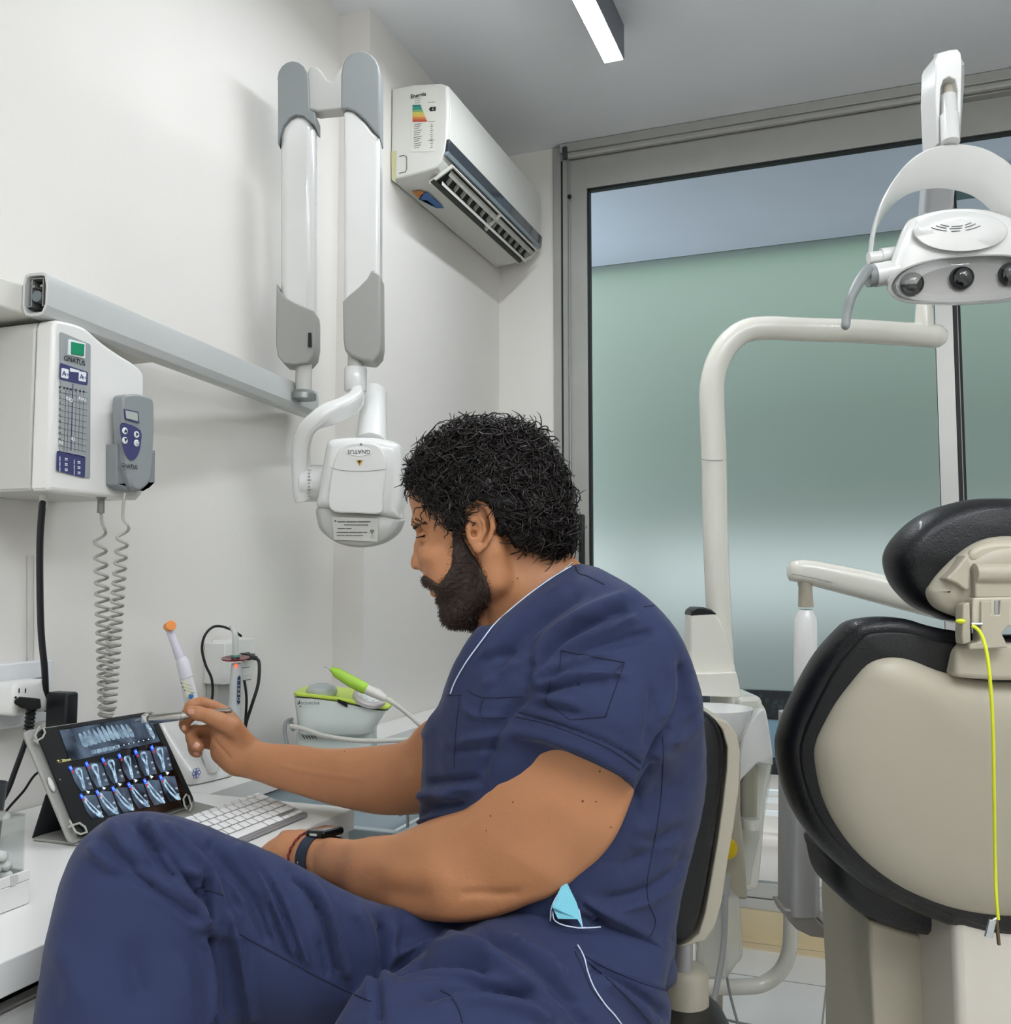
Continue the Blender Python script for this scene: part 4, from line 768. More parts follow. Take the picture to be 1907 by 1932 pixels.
# body lofted through horizontal sections: the near face follows the photograph, 13 cm deep
def sring(xl, xr, y, dd, depth=.15, rr=.4):
    c = (P(xl, y, dd)+P(xr, y, dd))/2+nrm([CFW[0], CFW[1], 0])*depth/2; L = np.linalg.norm(P(xl, y, dd)-P(xr, y, dd))/2; f_ = nrm([CFW[0], CFW[1], 0]); o = []
    for k in range(28):
        a_ = 2*math.pi*k/28; cu, su = math.cos(a_), math.sin(a_); o.append(c+CR*L*math.copysign(abs(cu)**rr, cu)+f_*depth/2*math.copysign(abs(su)**rr, su))
    return o
r_bot = [sring(555, 700, 1452, dS+.03, .13), sring(553, 700, 1400, dS+.03, .13), sring(553, 700, 1383, dS+.03, .13)]
zt0 = r_bot[0][0][2]; r_bot[0] = [np.array([p[0], p[1], ZD+.001]) for p in r_bot[0]]
part('base_unit', us, W(loft(r_bot), M_tank), ang=60)
tk = [sring(562, 690, 1388, dS+.01, .14), sring(556, 700, 1384, dS, .15), sring(553, 712, 1362, dS, .155), sring(549, 724, 1336, dS, .16), sring(547, 728, 1318, dS, .16)]
tilt = [(r, [p-EZ*max(0, ((p-r[0])@(-CR)*0)) for p in r]) for r in tk]
def slope(r, amt):
    xs_ = [(p-CAMP)@CR for p in r]; lo, hi = min(xs_), max(xs_); return [p-EZ*amt*max(0, (x-lo)/(hi-lo)-.35)/.65 for p, x in zip(r, xs_)]
tk[3] = slope(tk[3], .012); tk[4] = slope(tk[4], .03)
part('water_tank', us, W(loft(tk), M_tank), ang=60)
t0 = [p*1. for p in slope(sring(546, 731, 1315, dS-.003, .166), .03)]; t1 = [p+EZ*.007 for p in t0]
part('lime_plate', us, W(loft([t0, t1]), M_lime), bevel=.002, ba=50)
dc = P(697, 1326, dS+.02)+EZ*.012; dn = nrm(EZ*.80-CFW*.38+CR*.25)
part('dial', us, [W(lathe([(.036, -.004), (.036, .004), (.034, .006)], dc, dn, 32), mat('dial grey', 'cfc8c8', .35)), W(lathe([(.027, .006), (.027, .0072), (.0001, .0072)], dc, dn, 32), mat('dial white', 'f0f3f3', .3))]+[W(box(dc+dn*.0077+(math.cos(a_)*nrm(np.cross(dn, EX))+math.sin(a_)*nrm(np.cross(dn, nrm(np.cross(dn, EX)))))*.0225, (.0022, .0022, .0006)), M_line, False) for a_ in np.linspace(0, 5.2, 9)], ang=40)
part('clear_dome', us, W(ell(P(607, 1304, dS+.05), (.034, .034, .018), seg=20, rings=10), mat('milky dome', 'dfe8e6', .2, trans=.4)))
part('brand_mark', us, [facing('WOODPECKER', 582, 1327, dS-.009, .0068, M_ink, 0, .01), facing('♪', 564, 1325, dS-.002, .016, M_ink), facing('•', 567, 1333, dS-.002, .012, M_ink)])
part('display_slot', us, W(prism([P(x, y, dS-.0045) for x, y in ((637, 1319), (655, 1327), (655, 1335), (637, 1325))], CFW*.004), M_blk, False))
part('vent', us, [W(tube([P(566+k*5.5, 1380+k*.6, dS+.026), P(575+k*5.5, 1394, dS+.026)], .0009, 5), M_ink) for k in range(5)])
part('side_hook', us, W(tube([P(549, 1366, dS+.05), P(553, 1376, dS+.02)], [.006, .005], 8), M_mg))
hd_ = thing('scaler_handpiece', 'lime green scaler handpiece with hooked steel tip lying on the scaler', 'handpiece', P(660, 1300, dS-.02))
G0, G1, G2, G3 = P(627, 1264, 2.0), P(635, 1269, 2.0), P(686, 1298, 2.0), P(727, 1318, 2.0)
part('grip', hd_, W(tube([G0, P(631, 1266, 2.0), G1, P(660, 1284, 2.0), G2], [.006, .0085, .0105, .0125, .0125], 18, rnd=True), M_lime2))
part('connector', hd_, W(tube([P(685, 1297.5, 2.0), P(694, 1302, 2.0), P(718, 1314, 2.0), G3], [.0115, .0105, .0085, .007], 18), mat('connector white', 'd9d5cc', .3)))
part('steel_tip', hd_, W(tube([P(611, 1260, 2.0), P(614, 1258.5, 2.0), P(619, 1260, 2.0), P(627, 1264.5, 2.0)], [.0007, .001, .0015, .003], 8, n=4), MATS['chrome']))
M_hose = mat('beige hose', 'c8c6bd', .45)
part('hose', hd_, W(tube([G3, P(750, 1332, 2.0), P(775, 1352, 2.0), P(800, 1375, 2.0), P(830, 1400, 2.02), P(850, 1410, 2.05)], .0048, 10, n=6), M_hose))
tag(part('grey_hose', None, [W(tube([P(548, 1370, 2.0), P(575, 1376, 1.985), P(610, 1388, 1.98), P(660, 1396, 1.98), P(700, 1398, 1.98), P(770, 1396, 2.0), P(800, 1396, 2.05)], .0052, 10, n=6), M_hose), W(tube([P(551, 1357, 2.05), P(540, 1362, 2.03), P(537, 1380, 2.02), P(541, 1402, 2.0), P(545, 1420, 2.0)], .0042, 8, n=6), mat('grey tube', '8b8f8e', .5))]), 'beige hose draped across the front of the scaler base', 'hose')
# ------------------------------------------------------------------ dental unit on the right: column, operating light, arms
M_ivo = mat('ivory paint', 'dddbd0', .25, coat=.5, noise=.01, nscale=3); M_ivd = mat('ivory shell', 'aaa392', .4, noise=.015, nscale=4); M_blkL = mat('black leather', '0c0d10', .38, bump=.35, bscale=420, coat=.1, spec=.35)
M_clear = M_acr
du = thing('dental_unit', 'ivory dental unit column with a curved overhead tube behind the dentist', 'dental unit', np.array([*P(1352, 1300, 2.25)[:2], 0]))
dP = 2.1
def pt(pts, d=dP): return [P(x, y, d) if len(q) == 0 else P(x, y, q[0]) for x, y, *q in pts]
part('curved_column', du, W(tube(pt([(1366, 1420, 2.12), (1361, 1250), (1357, 1180), (1350, 1020), (1347, 868), (1343, 760), (1345, 715), (1355, 680), (1376, 646), (1408, 624), (1450, 619), (1520, 622), (1620, 625), (1700, 630), (1764, 634)]), [.0275]*6+[.026]*8, 24, n=6, rnd=True), M_ivo), ang=60)
part('column_seam', du, W(tube(pt([(1324, 867, 2.085), (1335, 868.5, 2.073), (1347, 869, 2.0715), (1360, 868.5, 2.073), (1370, 867, 2.085)]), .0007, 5), M_line))
part('riser_socket', du, [W(tube(pt([(1743, 622), (1743, 590), (1742, 575)]), [.020, .0185, .0155], 20), M_ivo), W(tube(pt([(1742, 585), (1742, 560)]), .0155, 20), M_ivo)], ang=50)
# lower column parts: cuspidor pedestal
def xsec(pts2, d): return [P(x, y, d) for x, y in pts2]
cf = nrm([CFW[0], CFW[1], 0])
def bulk(name, outline, d, depth, m, par=du, bev=.008, n=0, **k):
    o = spline(xsec(outline, d), n, True) if n else xsec(outline, d); return part(name, par, W(prism(o, cf*depth), m), bevel=bev, seg=3, ba=35, **k)
bulk('cuspidor_tower', [(1300, 1310), (1303, 1160), (1309, 1154), (1345, 1154), (1357, 1167), (1366, 1185), (1374, 1207), (1381, 1233), (1386, 1255), (1391, 1280), (1399, 1312)], 2.02, .07, M_ivo)
bulk('tower_cap', [(1303, 1162), (1305, 1152), (1314, 1146), (1328, 1146), (1342, 1150), (1353, 1159)], 2.018, .075, M_blk, bev=.003)
bulk('tower_shelf', [(1296, 1270), (1340, 1270), (1389, 1268), (1392, 1280), (1399, 1314), (1396, 1316), (1290, 1312)], 1.99, .13, M_ivo, bev=.004)
# bowl
bc = P(1338, 1352, 1.93); part('cuspidor_bowl', du, W(lathe([(.012, -.075), (.045, -.065), (.070, -.03), (.0845, .008), (.086, .018), (.082, .018), (.076, .006), (.055, -.035), (.0001, -.05)], bc, EZ, 36), M_glw), ang=60)
bulk('side_shell', [(1390, 1316), (1436, 1313), (1440, 1330), (1447, 1337), (1450, 1400), (1459, 1425), (1457, 1450), (1445, 1520), (1440, 1600), (1432, 1680), (1380, 1690), (1330, 1680), (1330, 1400), (1385, 1400)], 2.12, .16, M_ivo, bev=.012)
bulk('shell_wing', [(1395, 1420), (1400, 1395), (1412, 1370), (1428, 1345), (1436, 1337), (1445, 1338), (1452, 1375), (1458, 1420), (1459, 1445), (1430, 1440), (1400, 1470), (1390, 1490)], 2.06, .03, M_glw, bev=.006)
bulk('clear_guard', [(1458, 1430), (1456, 1460), (1448, 1510), (1440, 1560), (1428, 1600), (1420, 1640), (1416, 1670), (1408, 1672), (1395, 1590), (1390, 1500), (1410, 1465), (1435, 1440)], 2.05, .012, M_clear, bev=.002)
bulk('inner_pillar', [(1398, 1445), (1432, 1440), (1430, 1545), (1428, 1560), (1400, 1560), (1398, 1545)], 2.08, .05, M_ivd, bev=.01)
part('joint_collar', du, W(lathe([(.020, -.004), (.021, 0), (.021, .014), (.020, .018)], P(1415, 1560, 2.07), EZ, 20), M_ivo))
bulk('lower_cabinet', [(1345, 1400), (1380, 1400), (1398, 1440), (1398, 1530), (1405, 1600), (1412, 1700), (1340, 1690)], 2.0, .10, M_ivd, bev=.008)
part('yellow_button', du, W(lathe([(.022, -.006), (.022, .006), (.016, .010), (.0001, .010)], P(1370, 1600, 1.965), -CFW, 24), mat('yellow knob', 'd9b912', .35)))
bulk('water_bottle', [(1378, 1690), (1396, 1690), (1402, 1760), (1404, 1800), (1400, 1815), (1392, 1820), (1372, 1850), (1318, 1850), (1316, 1735), (1345, 1700)], 1.95, .07, mat('frosted bottle', 'e3e4da', .25, alpha=.55), bev=.01)
part('drain_pipe', du, W(tube([P(1320, 1862, 2.1), P(1400, 1862, 2.1), P(1440, 1856, 2.1), P(1472, 1832, 2.1), P(1488, 1795, 2.1), P(1492, 1740, 2.1), P(1490, 1700, 2.12), P(1484, 1560, 2.16)], .0165, 18, n=6), M_ivo), ang=60)
hs2 = part('suction_hose', du, [W(tube([P(1366, 1655, 1.93), P(1368, 1700, 1.92), P(1364, 1790, 1.9), P(1345, 1900, 1.85), P(1338, 1960, 1.82)], .006, 10, n=6), mat('grey hose', 'a3a3a2', .5)), W(lathe([(.010, -.02), (.011, .0), (.011, .018)], P(1366, 1668, 1.93), EZ, 16), MATS['grey hose'])])
for nm, pts_ in (('thin_tube', [(1356, 1690, 1.97), (1364, 1750, 1.97), (1372, 1850, 1.97), (1390, 1925, 1.95), (1400, 1960, 1.95)]), ('thin_tube', [(1312, 1790, 2.0), (1318, 1860, 2.0), (1350, 1915, 2.0), (1420, 1935, 2.0)])):
    part(nm, du, W(tube([P(*q) for q in pts_], .0028, 8, n=6), M_mg))
part('unit_foot', du, [W(bb(np.array([*(P(1325, 1300, 2.25)[:2]-[.10, .05]), 0.001]), np.array([*(P(1325, 1300, 2.25)[:2]+[.06, .10]), .06])), M_ivd, False), W(tube([np.array([*P(1325, 1300, 2.2)[:2], .05]), P(1345, 1500, 2.2)], .03, 16), M_ivd)], bevel=.01)
# delivery arm with elbow, grey bracket on the chair side
da = thing('delivery_arm', 'jointed ivory delivery arm reaching behind the headrest of the dental chair', 'dental arm', np.array([*P(1520, 1400, 1.95)[:2], .35]))
dA = 1.95
part('horizontal_arm', da, W(loft([[P(x, y, d)+a*(-CD)*hh_+b*cf*hh_ for a, b in rrect(2, 2, .75, 5)] for x, y, d, hh_ in ((1487, 1078, dA, .012), (1492, 1078, dA, .020), (1510, 1077, dA, .0235), (1540, 1083, dA, .026), (1620, 1101, dA-.02, .029), (1700, 1121, dA-.05, .0305), (1800, 1146, dA-.08, .0305))]), M_ivo), ang=60)
part('arm_seam', da, W(tube([P(x, y, dA-.031) for x, y in ((1494, 1083), (1530, 1090), (1620, 1111), (1700, 1131))], .0006, 5), M_line))
part('upright', da, W(tube([P(1519, 1092, dA), P(1519, 1108, dA), P(1520, 1145, dA)], [.017, .0135, .0155], 20), M_ivd))
part('upright_sleeve', da, W(tube([P(1520, 1150, dA), P(1520, 1165, dA), P(1519, 1240, dA), P(1521, 1360, dA)], [.014, .0225, .0235, .0245], 24, rnd=False), M_glw), ang=60)
M_slv = mat('silver grey paint', 'a6a5a5', .38, .25)
part('grey_leg', da, W(loft([[P(1506+dx, y, 1.80)+a*CR*hw+b*cf*.045 for a, b in rrect(2, 2, .5, 4)] for y, hw, dx in ((1345, .028, -2), (1360, .030, 0), (1500, .030, 0), (1600, .031, 0), (1690, .031, 0), (1716, .031, 0))]), M_slv), ang=60)
part('grey_elbow', da, W(prism([P(x, y, 1.80-.04) for x, y in [(1477, 1716), (1537, 1718), (1541, 1733), (1552, 1745), (1570, 1748), (1636, 1750), (1634, 1780), (1560, 1772), (1530, 1768), (1504, 1755), (1488, 1738)]], cf*.08), mat('warm silver', '98938e', .4, .2)), bevel=.004)
part('elbow_top', da, W(prism([P(x, y, 1.80-.03) for x, y in [(1537, 1714), (1560, 1722), (1598, 1722), (1634, 1748), (1570, 1748), (1552, 1744), (1541, 1732)]], cf*.09), M_aluw), bevel=.002)
# operating light
ol = thing('operating_light', 'white operating light with three dark lenses on a curved yoke, top right', 'operating light', P(1742, 560, 2.1))
part('riser', ol, W(tube([P(1742, 560, 2.1), P(1742, 540, 2.1)], .014, 16), M_ivo))
L0, L1_ = P(1765, 560, 2.1), P(1792, 103, 1.72); ax_ = nrm(L1_-L0)
def sec4(c, w_, h_, r=.45): return [c+a*w_*nrm(CR)+b*h_*nrm(np.cross(ax_, CR)) for a, b in rrect(2, 2, r, 5)]
part('spring_arm', ol, W(loft([sec4(P(1752, 545, 2.1), .026, .022), sec4(P(1764, 400, 1.98), .030, .024), sec4(P(1778, 250, 1.85), .0295, .025), sec4(P(1788, 150, 1.75), .0245, .026), sec4(P(1790, 112, 1.72), .0225, .026)]), mat('arm ivory', 'bcbdc0', .3, coat=.4)), ang=60)
part('arm_end_cover', ol, W(prism([P(x, y, 1.67) for x, y in [(1764, 170), (1766, 110), (1769, 100), (1790, 94), (1806, 92), (1813, 100), (1815, 120), (1814, 170), (1812, 235), (1806, 260), (1806, 170), (1802, 150), (1790, 144), (1780, 150), (1775, 165), (1773, 200), (1772, 270), (1768, 262)]], cf*.06), M_glw), bevel=.004, seg=3, ba=50)
part('stem', ol, [W(tube([P(1791, 150, 1.70), P(1791, 178, 1.69), P(1789, 205, 1.68)], [.010, .0115, .011], 16, rnd=True), mat('beige stem', 'cdc4b8', .35)), W(tube([P(1788, 182, 1.68), P(1791, 222, 1.67)], .0135, 18), M_glw), W(tube([P(1791, 218, 1.665), P(1793, 268, 1.655)], .0155, 20), M_glw)], ang=50)
dY = 1.66
yk_o = spline(xsec([(1645, 476), (1650, 430), (1662, 385), (1684, 342), (1714, 305), (1752, 281), (1800, 272), (1848, 278), (1885, 295), (1915, 320), (1945, 365), (1962, 410), (1968, 470)], dY), 5)
yk_i = spline(xsec([(1658, 476), (1665, 440), (1680, 400), (1702, 370), (1730, 348), (1762, 337), (1800, 333), (1840, 340), (1868, 352), (1895, 375), (1925, 410), (1945, 440), (1955, 474)], dY), 5)
sec_ = []
for a, b in zip(yk_o, yk_i):
    m = (a+b)/2; out_ = nrm(a-b); hw = np.linalg.norm(a-b)/2
    sec_.append([m+out_*hw*u+cf*v for u, v in ((1, 0), (.95, .012), (.6, .028), (-.6, .045), (-1, .05), (-1., .044), (-.3, .022), (.4, .004), (.9, -.002))])
part('yoke', ol, W(loft(sec_), M_glw), ang=50)
part('pivot', ol, [W(tube([P(1638, 487, dY), P(1662, 484, dY)], .0105, 18), M_glw), W(tube([P(1661, 482, dY), P(1690, 478, dY)], .0125, 18), M_glw), W(tube([P(1649, 520, dY-.01), P(1690, 512, dY-.01)], .0205, 22), M_glw)], ang=50)
part('handle', ol, [W(tube([P(1636, 522, dY-.01), P(1651, 520, dY-.01)], .0185, 20), M_mg), W(tube([P(1637, 510, dY-.02), P(1622, 530, dY-.03), P(1606, 560, dY-.04), P(1598, 590, dY-.04), P(1595, 614, dY-.045)], [.010, .0095, .008, .0075, .0075], 16, n=5, rnd=True), M_mg)], ang=50)
# head: flattened shell seen from slightly below its face
hcx, hcy, dH = 1815, 492, 1.62
def hring(k, pts, d): return [P(x, y, dd) for x, y, dd in pts]
top_ = [(1674, 500), (1685, 465), (1702, 425), (1720, 408), (1770, 396), (1815, 393), (1862, 396), (1905, 408), (1930, 430), (1945, 465), (1958, 500)]
shell = []
base_o = spline([P(x, y, 0) for x, y in [(0, 0)]*1], 1) if False else None
fo_ = spline([np.array([x, y]) for x, y in [(1672, 535), (1676, 505), (1690, 462), (1706, 424), (1722, 410), (1768, 397), (1815, 393), (1862, 396), (1908, 411), (1928, 428), (1944, 465), (1957, 505), (1960, 530), (1950, 555), (1900, 570), (1815, 576), (1730, 574), (1695, 568), (1676, 552)]], 4, True)
fi_ = fo_; c2 = np.array([1815, 520.])
rings = []
for s_, dd in ((.82, 1.76), (.95, 1.735), (1., 1.70), (1.0, 1.66), (.985, 1.635)):
    rings.append([P(*(c2+(q-c2)*s_), dd) for q in fo_])
# front dome: pulls towards the upper plate
for s_, dd, cy_ in ((.95, 1.632, 515), (.80, 1.630, 512), (.5, 1.630, 512), (.1, 1.630, 512)):
    rings.append([P(*(np.array([1815, cy_])+(q-c2)*s_), dd) for q in fo_])
part('light_head', ol, W(loft(rings), M_glw), ang=70)
part('head_plate', ol, W(loft([[P(1812+ax_2*s_*math.cos(t_), 437+ay_2*s_*math.sin(t_), dd) for t_ in np.linspace(0, 2*math.pi, 40, endpoint=False)] for ax_2, ay_2, s_, dd in ((89, 38, 1, 1.64), (89, 38, 1., 1.622), (89, 38, .96, 1.619), (89, 38, .5, 1.6185))]), M_glw), ang=60)
for rr_, spans in ((30, ((-50, -20), (-12, 20), (28, 50))), (38, ((-52, -22), (-14, 14), (22, 52))), (48, ((-50, -16), (-8, 8), (18, 50)))):
    for a0, a1 in spans: part('vent_slit', ol, W(tube([P(1803+rr_*math.sin(math.radians(a))*1.25, 412+rr_*math.cos(math.radians(a))*.5-math.sin(math.radians(a))*2, 1.6175) for a in np.linspace(a0, a1, 6)], .0006, 5), M_line))
lens_o = spline([np.array([x, y]) for x, y in [(1673, 545), (1680, 525), (1700, 508), (1740, 493), (1790, 484), (1850, 480), (1910, 481), (1945, 495), (1958, 520), (1952, 548), (1915, 566), (1860, 572), (1790, 575), (1730, 572), (1690, 564)]], 4, True)
c3 = np.array([1815, 530.])
part('lens_housing', ol, W(loft([[P(*(c3+(q-c3)*s_), dd) for q in lens_o] for s_, dd in ((1., 1.66), (1.0, 1.608), (.985, 1.600), (.94, 1.600), (.88, 1.616), (.5, 1.618))]), mat('smoked grey bezel', '8a8987', .25, .2, coat=.5)), ang=40)
for i, (x, y) in enumerate(((1720, 536), (1814, 525), (1906, 518))):
    l = part('lens', ol, W(lathe([(.0195, -.012), (.0195, .004), (.017, .010), (.010, .015), (.0001, .017)], P(x, y, 1.614), nrm(-CFW+CD*.25), 26), mat('dark lens', '0e1114', .06, coat=1.)))
part('clear_shield', ol, W(loft([[P(*(c3+(q-c3)*s_), dd) for q in lens_o] for s_, dd in ((.93, 1.600), (.90, 1.593), (.6, 1.591))], cap=False), M_clear), ang=60)

# ------------------------------------------------------------------ patient chair, seen from behind
pc_ = thing('dental_chair', 'dental chair with black upholstery and ivory back shell, headrest up', 'dental chair', np.array([*P(1850, 1500, 1.5)[:2], 0]))
dB = 1.25
blk_o = [(1480, 1420), (1484, 1390), (1500, 1345), (1530, 1285), (1560, 1235), (1600, 1190), (1625, 1172), (1670, 1165), (1720, 1168), (1760, 1180), (1815, 1191), (1900, 1200), (2000, 1195), (2080, 1180), (2140, 1168), (2200, 1166), (2250, 1185), (2300, 1240), (2360, 1350), (2385, 1420), (2380, 1490), (2340, 1580), (2260, 1670), (2160, 1740), (2060, 1775), (1960, 1785), (1880, 1782), (1793, 1752), (1720, 1722), (1640, 1680), (1560, 1610), (1510, 1540), (1486, 1470)]
def pillow(name, par, out, d, depth, m, prof_, n=3, tilt=0.0, ang=60):
    o = spline([np.array([x, y, 0.]) for x, y in out], n, True)[:, :2]; c = o.mean(0); rings = []
    # inset along local normals so that the rim keeps its width
    t_ = np.roll(o, -1, 0)-np.roll(o, 1, 0); t_ /= np.linalg.norm(t_, axis=1)[:, None]; nn_ = np.stack([t_[:, 1], -t_[:, 0]], 1)
    if ((o-c)*nn_).sum() < 0: nn_ = -nn_
    for ins_, dd in prof_:
        q = o-nn_*min(ins_, 30); q = c+(q-c)*(1-max(0, ins_-30)/200)
        for _ in range(2): q = (np.roll(q, 1, 0)+2*q+np.roll(q, -1, 0))/4 if ins_ > 6 else q
        rings.append([P(x, y, d+(y-1500)*tilt)+cf*dd for x, y in q])
    return part(name, par, W(loft(rings), m), ang=ang)
# tilt: the lower part of the back is nearer the seat, i.e. further from the camera
TL = .00022
pillow('back_cushion', pc_, blk_o, dB, .1, M_blkL, [(150, -.004), (30, -.004), (20, -.002), (8, .004), (1, .018), (0, .035), (2, .052), (10, .070), (26, .084), (60, .09), (220, .09)], tilt=TL)
pillow('cushion_rim', pc_, blk_o, dB, .1, mat('black leather side', '07080a', .5, bump=.3, bscale=400), [(150, -.0065), (30, -.009), (26, -.006), (26, .0)], tilt=TL)
sh_o = [(1531, 1432), (1533, 1400), (1545, 1370), (1570, 1325), (1600, 1285), (1630, 1252), (1660, 1240), (1690, 1239), (1720, 1246), (1760, 1262), (1800, 1273), (1840, 1280), (1900, 1284), (1990, 1276), (2080, 1256), (2130, 1240), (2170, 1240), (2210, 1260), (2280, 1350), (2320, 1420), (2316, 1480), (2270, 1570), (2180, 1650), (2080, 1700), (1980, 1722), (1880, 1724), (1800, 1712), (1740, 1692), (1680, 1662), (1620, 1615), (1575, 1560), (1545, 1500)]
pillow('back_shell', pc_, sh_o, dB, .1, M_ivd, [(229, -.042), (180, -.042), (110, -.040), (60, -.036), (30, -.030), (12, -.020), (3, -.013), (0, -.006), (2, .0)], tilt=TL)
hr_o = [(1692, 1062), (1694, 1040), (1706, 1015), (1735, 985), (1770, 962), (1810, 947), (1850, 939), (1900, 938), (1960, 944), (2020, 958), (2080, 990), (2110, 1025), (2125, 1065), (2118, 1105), (2090, 1140), (2040, 1165), (1980, 1172), (1900, 1170), (1815, 1174), (1785, 1164), (1745, 1146), (1715, 1118), (1700, 1092)]
dHd = 1.20
pillow('headrest_cushion', pc_, hr_o, dHd, .1, M_blkL, [(220, -.016), (30, -.014), (16, -.008), (5, .003), (0, .022), (1, .045), (8, .062), (24, .072), (60, .078), (220, .08)])
pillow('headrest_piping', pc_, [(x, y-1) for x, y in hr_o], dHd+.062, .1, M_blk, [(9, -.0), (4.5, -.002), (3.5, .001), (9, .004)], n=3)
hs_o = [(1740, 1122), (1742, 1105), (1760, 1080), (1790, 1050), (1820, 1028), (1850, 1016), (1890, 1012), (1950, 1018), (2000, 1035), (2050, 1070), (2080, 1110), (2070, 1140), (2030, 1155), (1960, 1160), (1850, 1166), (1815, 1168), (1780, 1158), (1755, 1144)]
pillow('headrest_shell', pc_, hs_o, dHd, .1, M_ivd, [(226, -.037), (60, -.036), (30, -.034), (10, -.028), (2, -.022), (0, -.012), (2, .0)])
fB = lambda name, out, d, dep, m, bev=.003, par=pc_: part(name, par, W(prism([P(x, y, d) for x, y in out], cf*dep), m), bevel=bev, seg=3, ba=35)
fB('headrest_recess', [(1828, 1062), (1830, 1040), (1850, 1028), (1880, 1022), (1920, 1022), (1960, 1030), (1985, 1045), (1990, 1064)], 1.168, .03, mat('ivory deep', 'b5ad9b', .45), .006)
fB('headrest_wing', [(1785, 1092), (1800, 1078), (1826, 1046), (1831, 1070), (1829, 1112), (1822, 1114), (1805, 1100)], 1.155, .03, M_ivd, .004)
part('hinge_barrel', pc_, W(tube([P(1838, 1081, 1.155), P(1990, 1081, 1.155)], .0115, 20), M_ivd), ang=50)
fB('hinge_plate', [(1840, 1080), (1990, 1080), (1990, 1128), (1840, 1128)], 1.152, .02, M_ivd, .002)
fB('hinge_upper_bracket', [(1836, 1128), (1920, 1126), (1926, 1128), (1926, 1172), (1910, 1182), (1834, 1180), (1834, 1150)], 1.150, .02, mat('ivory mid', 'bab3a2', .4), .002)
fB('hinge_lower_bracket', [(1851, 1134), (1870, 1132), (1871, 1160), (1886, 1160), (1887, 1132), (1906, 1132), (1904, 1180), (1890, 1195), (1903, 1222), (1829, 1226), (1829, 1216), (1850, 1210)], 1.146, .022, M_ivd, .002)
part('hinge_pin', pc_, [W(tube([P(1879, 1133, 1.152), P(1879, 1160, 1.152)], .004, 12), MATS['chrome']), W(tube([P(1832, 1177, 1.145), P(1852, 1177, 1.145)], .0018, 8), MATS['chrome'])])
fB('hinge_side_blade', [(1817, 1140), (1830, 1136), (1832, 1212), (1817, 1216), (1815, 1200)], 1.148, .02, M_ivd, .002)
fB('neck_block', [(1803, 1278), (1805, 1235), (1808, 1222), (1818, 1216), (1900, 1214), (1990, 1216), (1997, 1235), (1999, 1278), (1960, 1284), (1880, 1284), (1840, 1281)], 1.165, .05, M_ivd, .006)
# seat cushion and lower body beyond the back
dSt = 1.42
pillow('seat_cushion', pc_, [(1572, 1640), (1568, 1618), (1600, 1600), (1700, 1600), (1850, 1600), (2000, 1600), (2250, 1600), (2260, 1660), (2200, 1730), (2100, 1775), (1960, 1790), (1850, 1790), (1790, 1780), (1700, 1762), (1640, 1738), (1600, 1706), (1580, 1676)], dSt-.04, .1, mat('black leather dull', '101214', .5, bump=.35, bscale=400), [(220, -.004), (30, -.003), (16, .0), (4, .012), (0, .035), (0, .12), (6, .14), (40, .15), (220, .15)])
fB('underside', [(1640, 1735), (1700, 1755), (1760, 1772), (1793, 1781), (1797, 1935), (1798, 2290), (1650, 2290), (1648, 1935), (1640, 1780)], dSt+.0, .22, M_ivd, .006)
fB('underside_panel', [(1760, 1782), (1793, 1784), (1797, 1932), (1798, 2250), (1775, 2250), (1770, 1930)], dSt-.012, .02, mat('ivory light', 'cbc8bf', .35), .003)
fB('base_column', [(1801, 1760), (1800, 1712), (1850, 1722), (1907, 1724), (2080, 1712), (2080, 2300), (1815, 2300), (1808, 1940)], dB+.055, .25, mat('ivory column', 'c9c3b8', .28, coat=.4), .012)
bfx = P(1850, 1500, 1.45); part('floor_base', pc_, W(rbox(np.array([bfx[0]+.08, bfx[1]+.15, .036]), (.40, .55, .07), .03), M_ivd))
# long legrest of the seat, hidden behind the back
part('leg_section', pc_, W(rbox(P(2050, 1560, 2.0)+np.array([0.05, .1, -.05]), (.42, .7, .08), .035), M_blkL))
# bib clip hanging from the headrest
bc_ = thing('bib_clip_cord', 'neon yellow cord with a steel bib clip hanging behind the chair', 'bib clip', P(1880, 1780, 1.15))
part('cord', bc_, W(tube([P(1833, 1180, 1.135), P(1848, 1192, 1.13), P(1860, 1225, 1.115), P(1868, 1290, 1.11), P(1873, 1380, 1.12), P(1875, 1500, 1.14), P(1877, 1620, 1.17), P(1879, 1690, 1.17), P(1883, 1735, 1.17)], .0021, 8, n=6), mat('neon yellow cord', 'd3d92c', .5)))
part('knot', bc_, W(ell(P(1812, 1172, 1.15), (.006, .004, .003), seg=10, rings=6), MATS['neon yellow cord']))
part('clip', bc_, [W(box(P(1868, 1752, 1.168), (.009, .004, .022), [nrm(CR+.25*CD), cf, nrm(-CD+.25*CR)]), MATS['chrome']), W(box(P(1882, 1760, 1.17), (.0035, .004, .030), [nrm(CR-.1*CD), cf, nrm(-CD-.1*CR)]), mat('bronze', '6b5a48', .35, .8)), W(tube([P(1880, 1732, 1.168), P(1872, 1737, 1.168), P(1868, 1744, 1.168)], .002, 6), MATS['chrome'])], bevel=.0008)
# foot mat
tag(part('foot_mat', None, W(bb(np.array([*P(1560, 1925, 2.1)[:2], .0])+[-.2, -.46, .0005], np.array([*P(1560, 1925, 2.1)[:2], .008])+[.30, -.10, 0]), mat('ribbed rubber mat', '8f9896', .8, noise=.5, nscale=120), False)), 'grey textured floor mat on the white tiles behind the stool', 'mat')

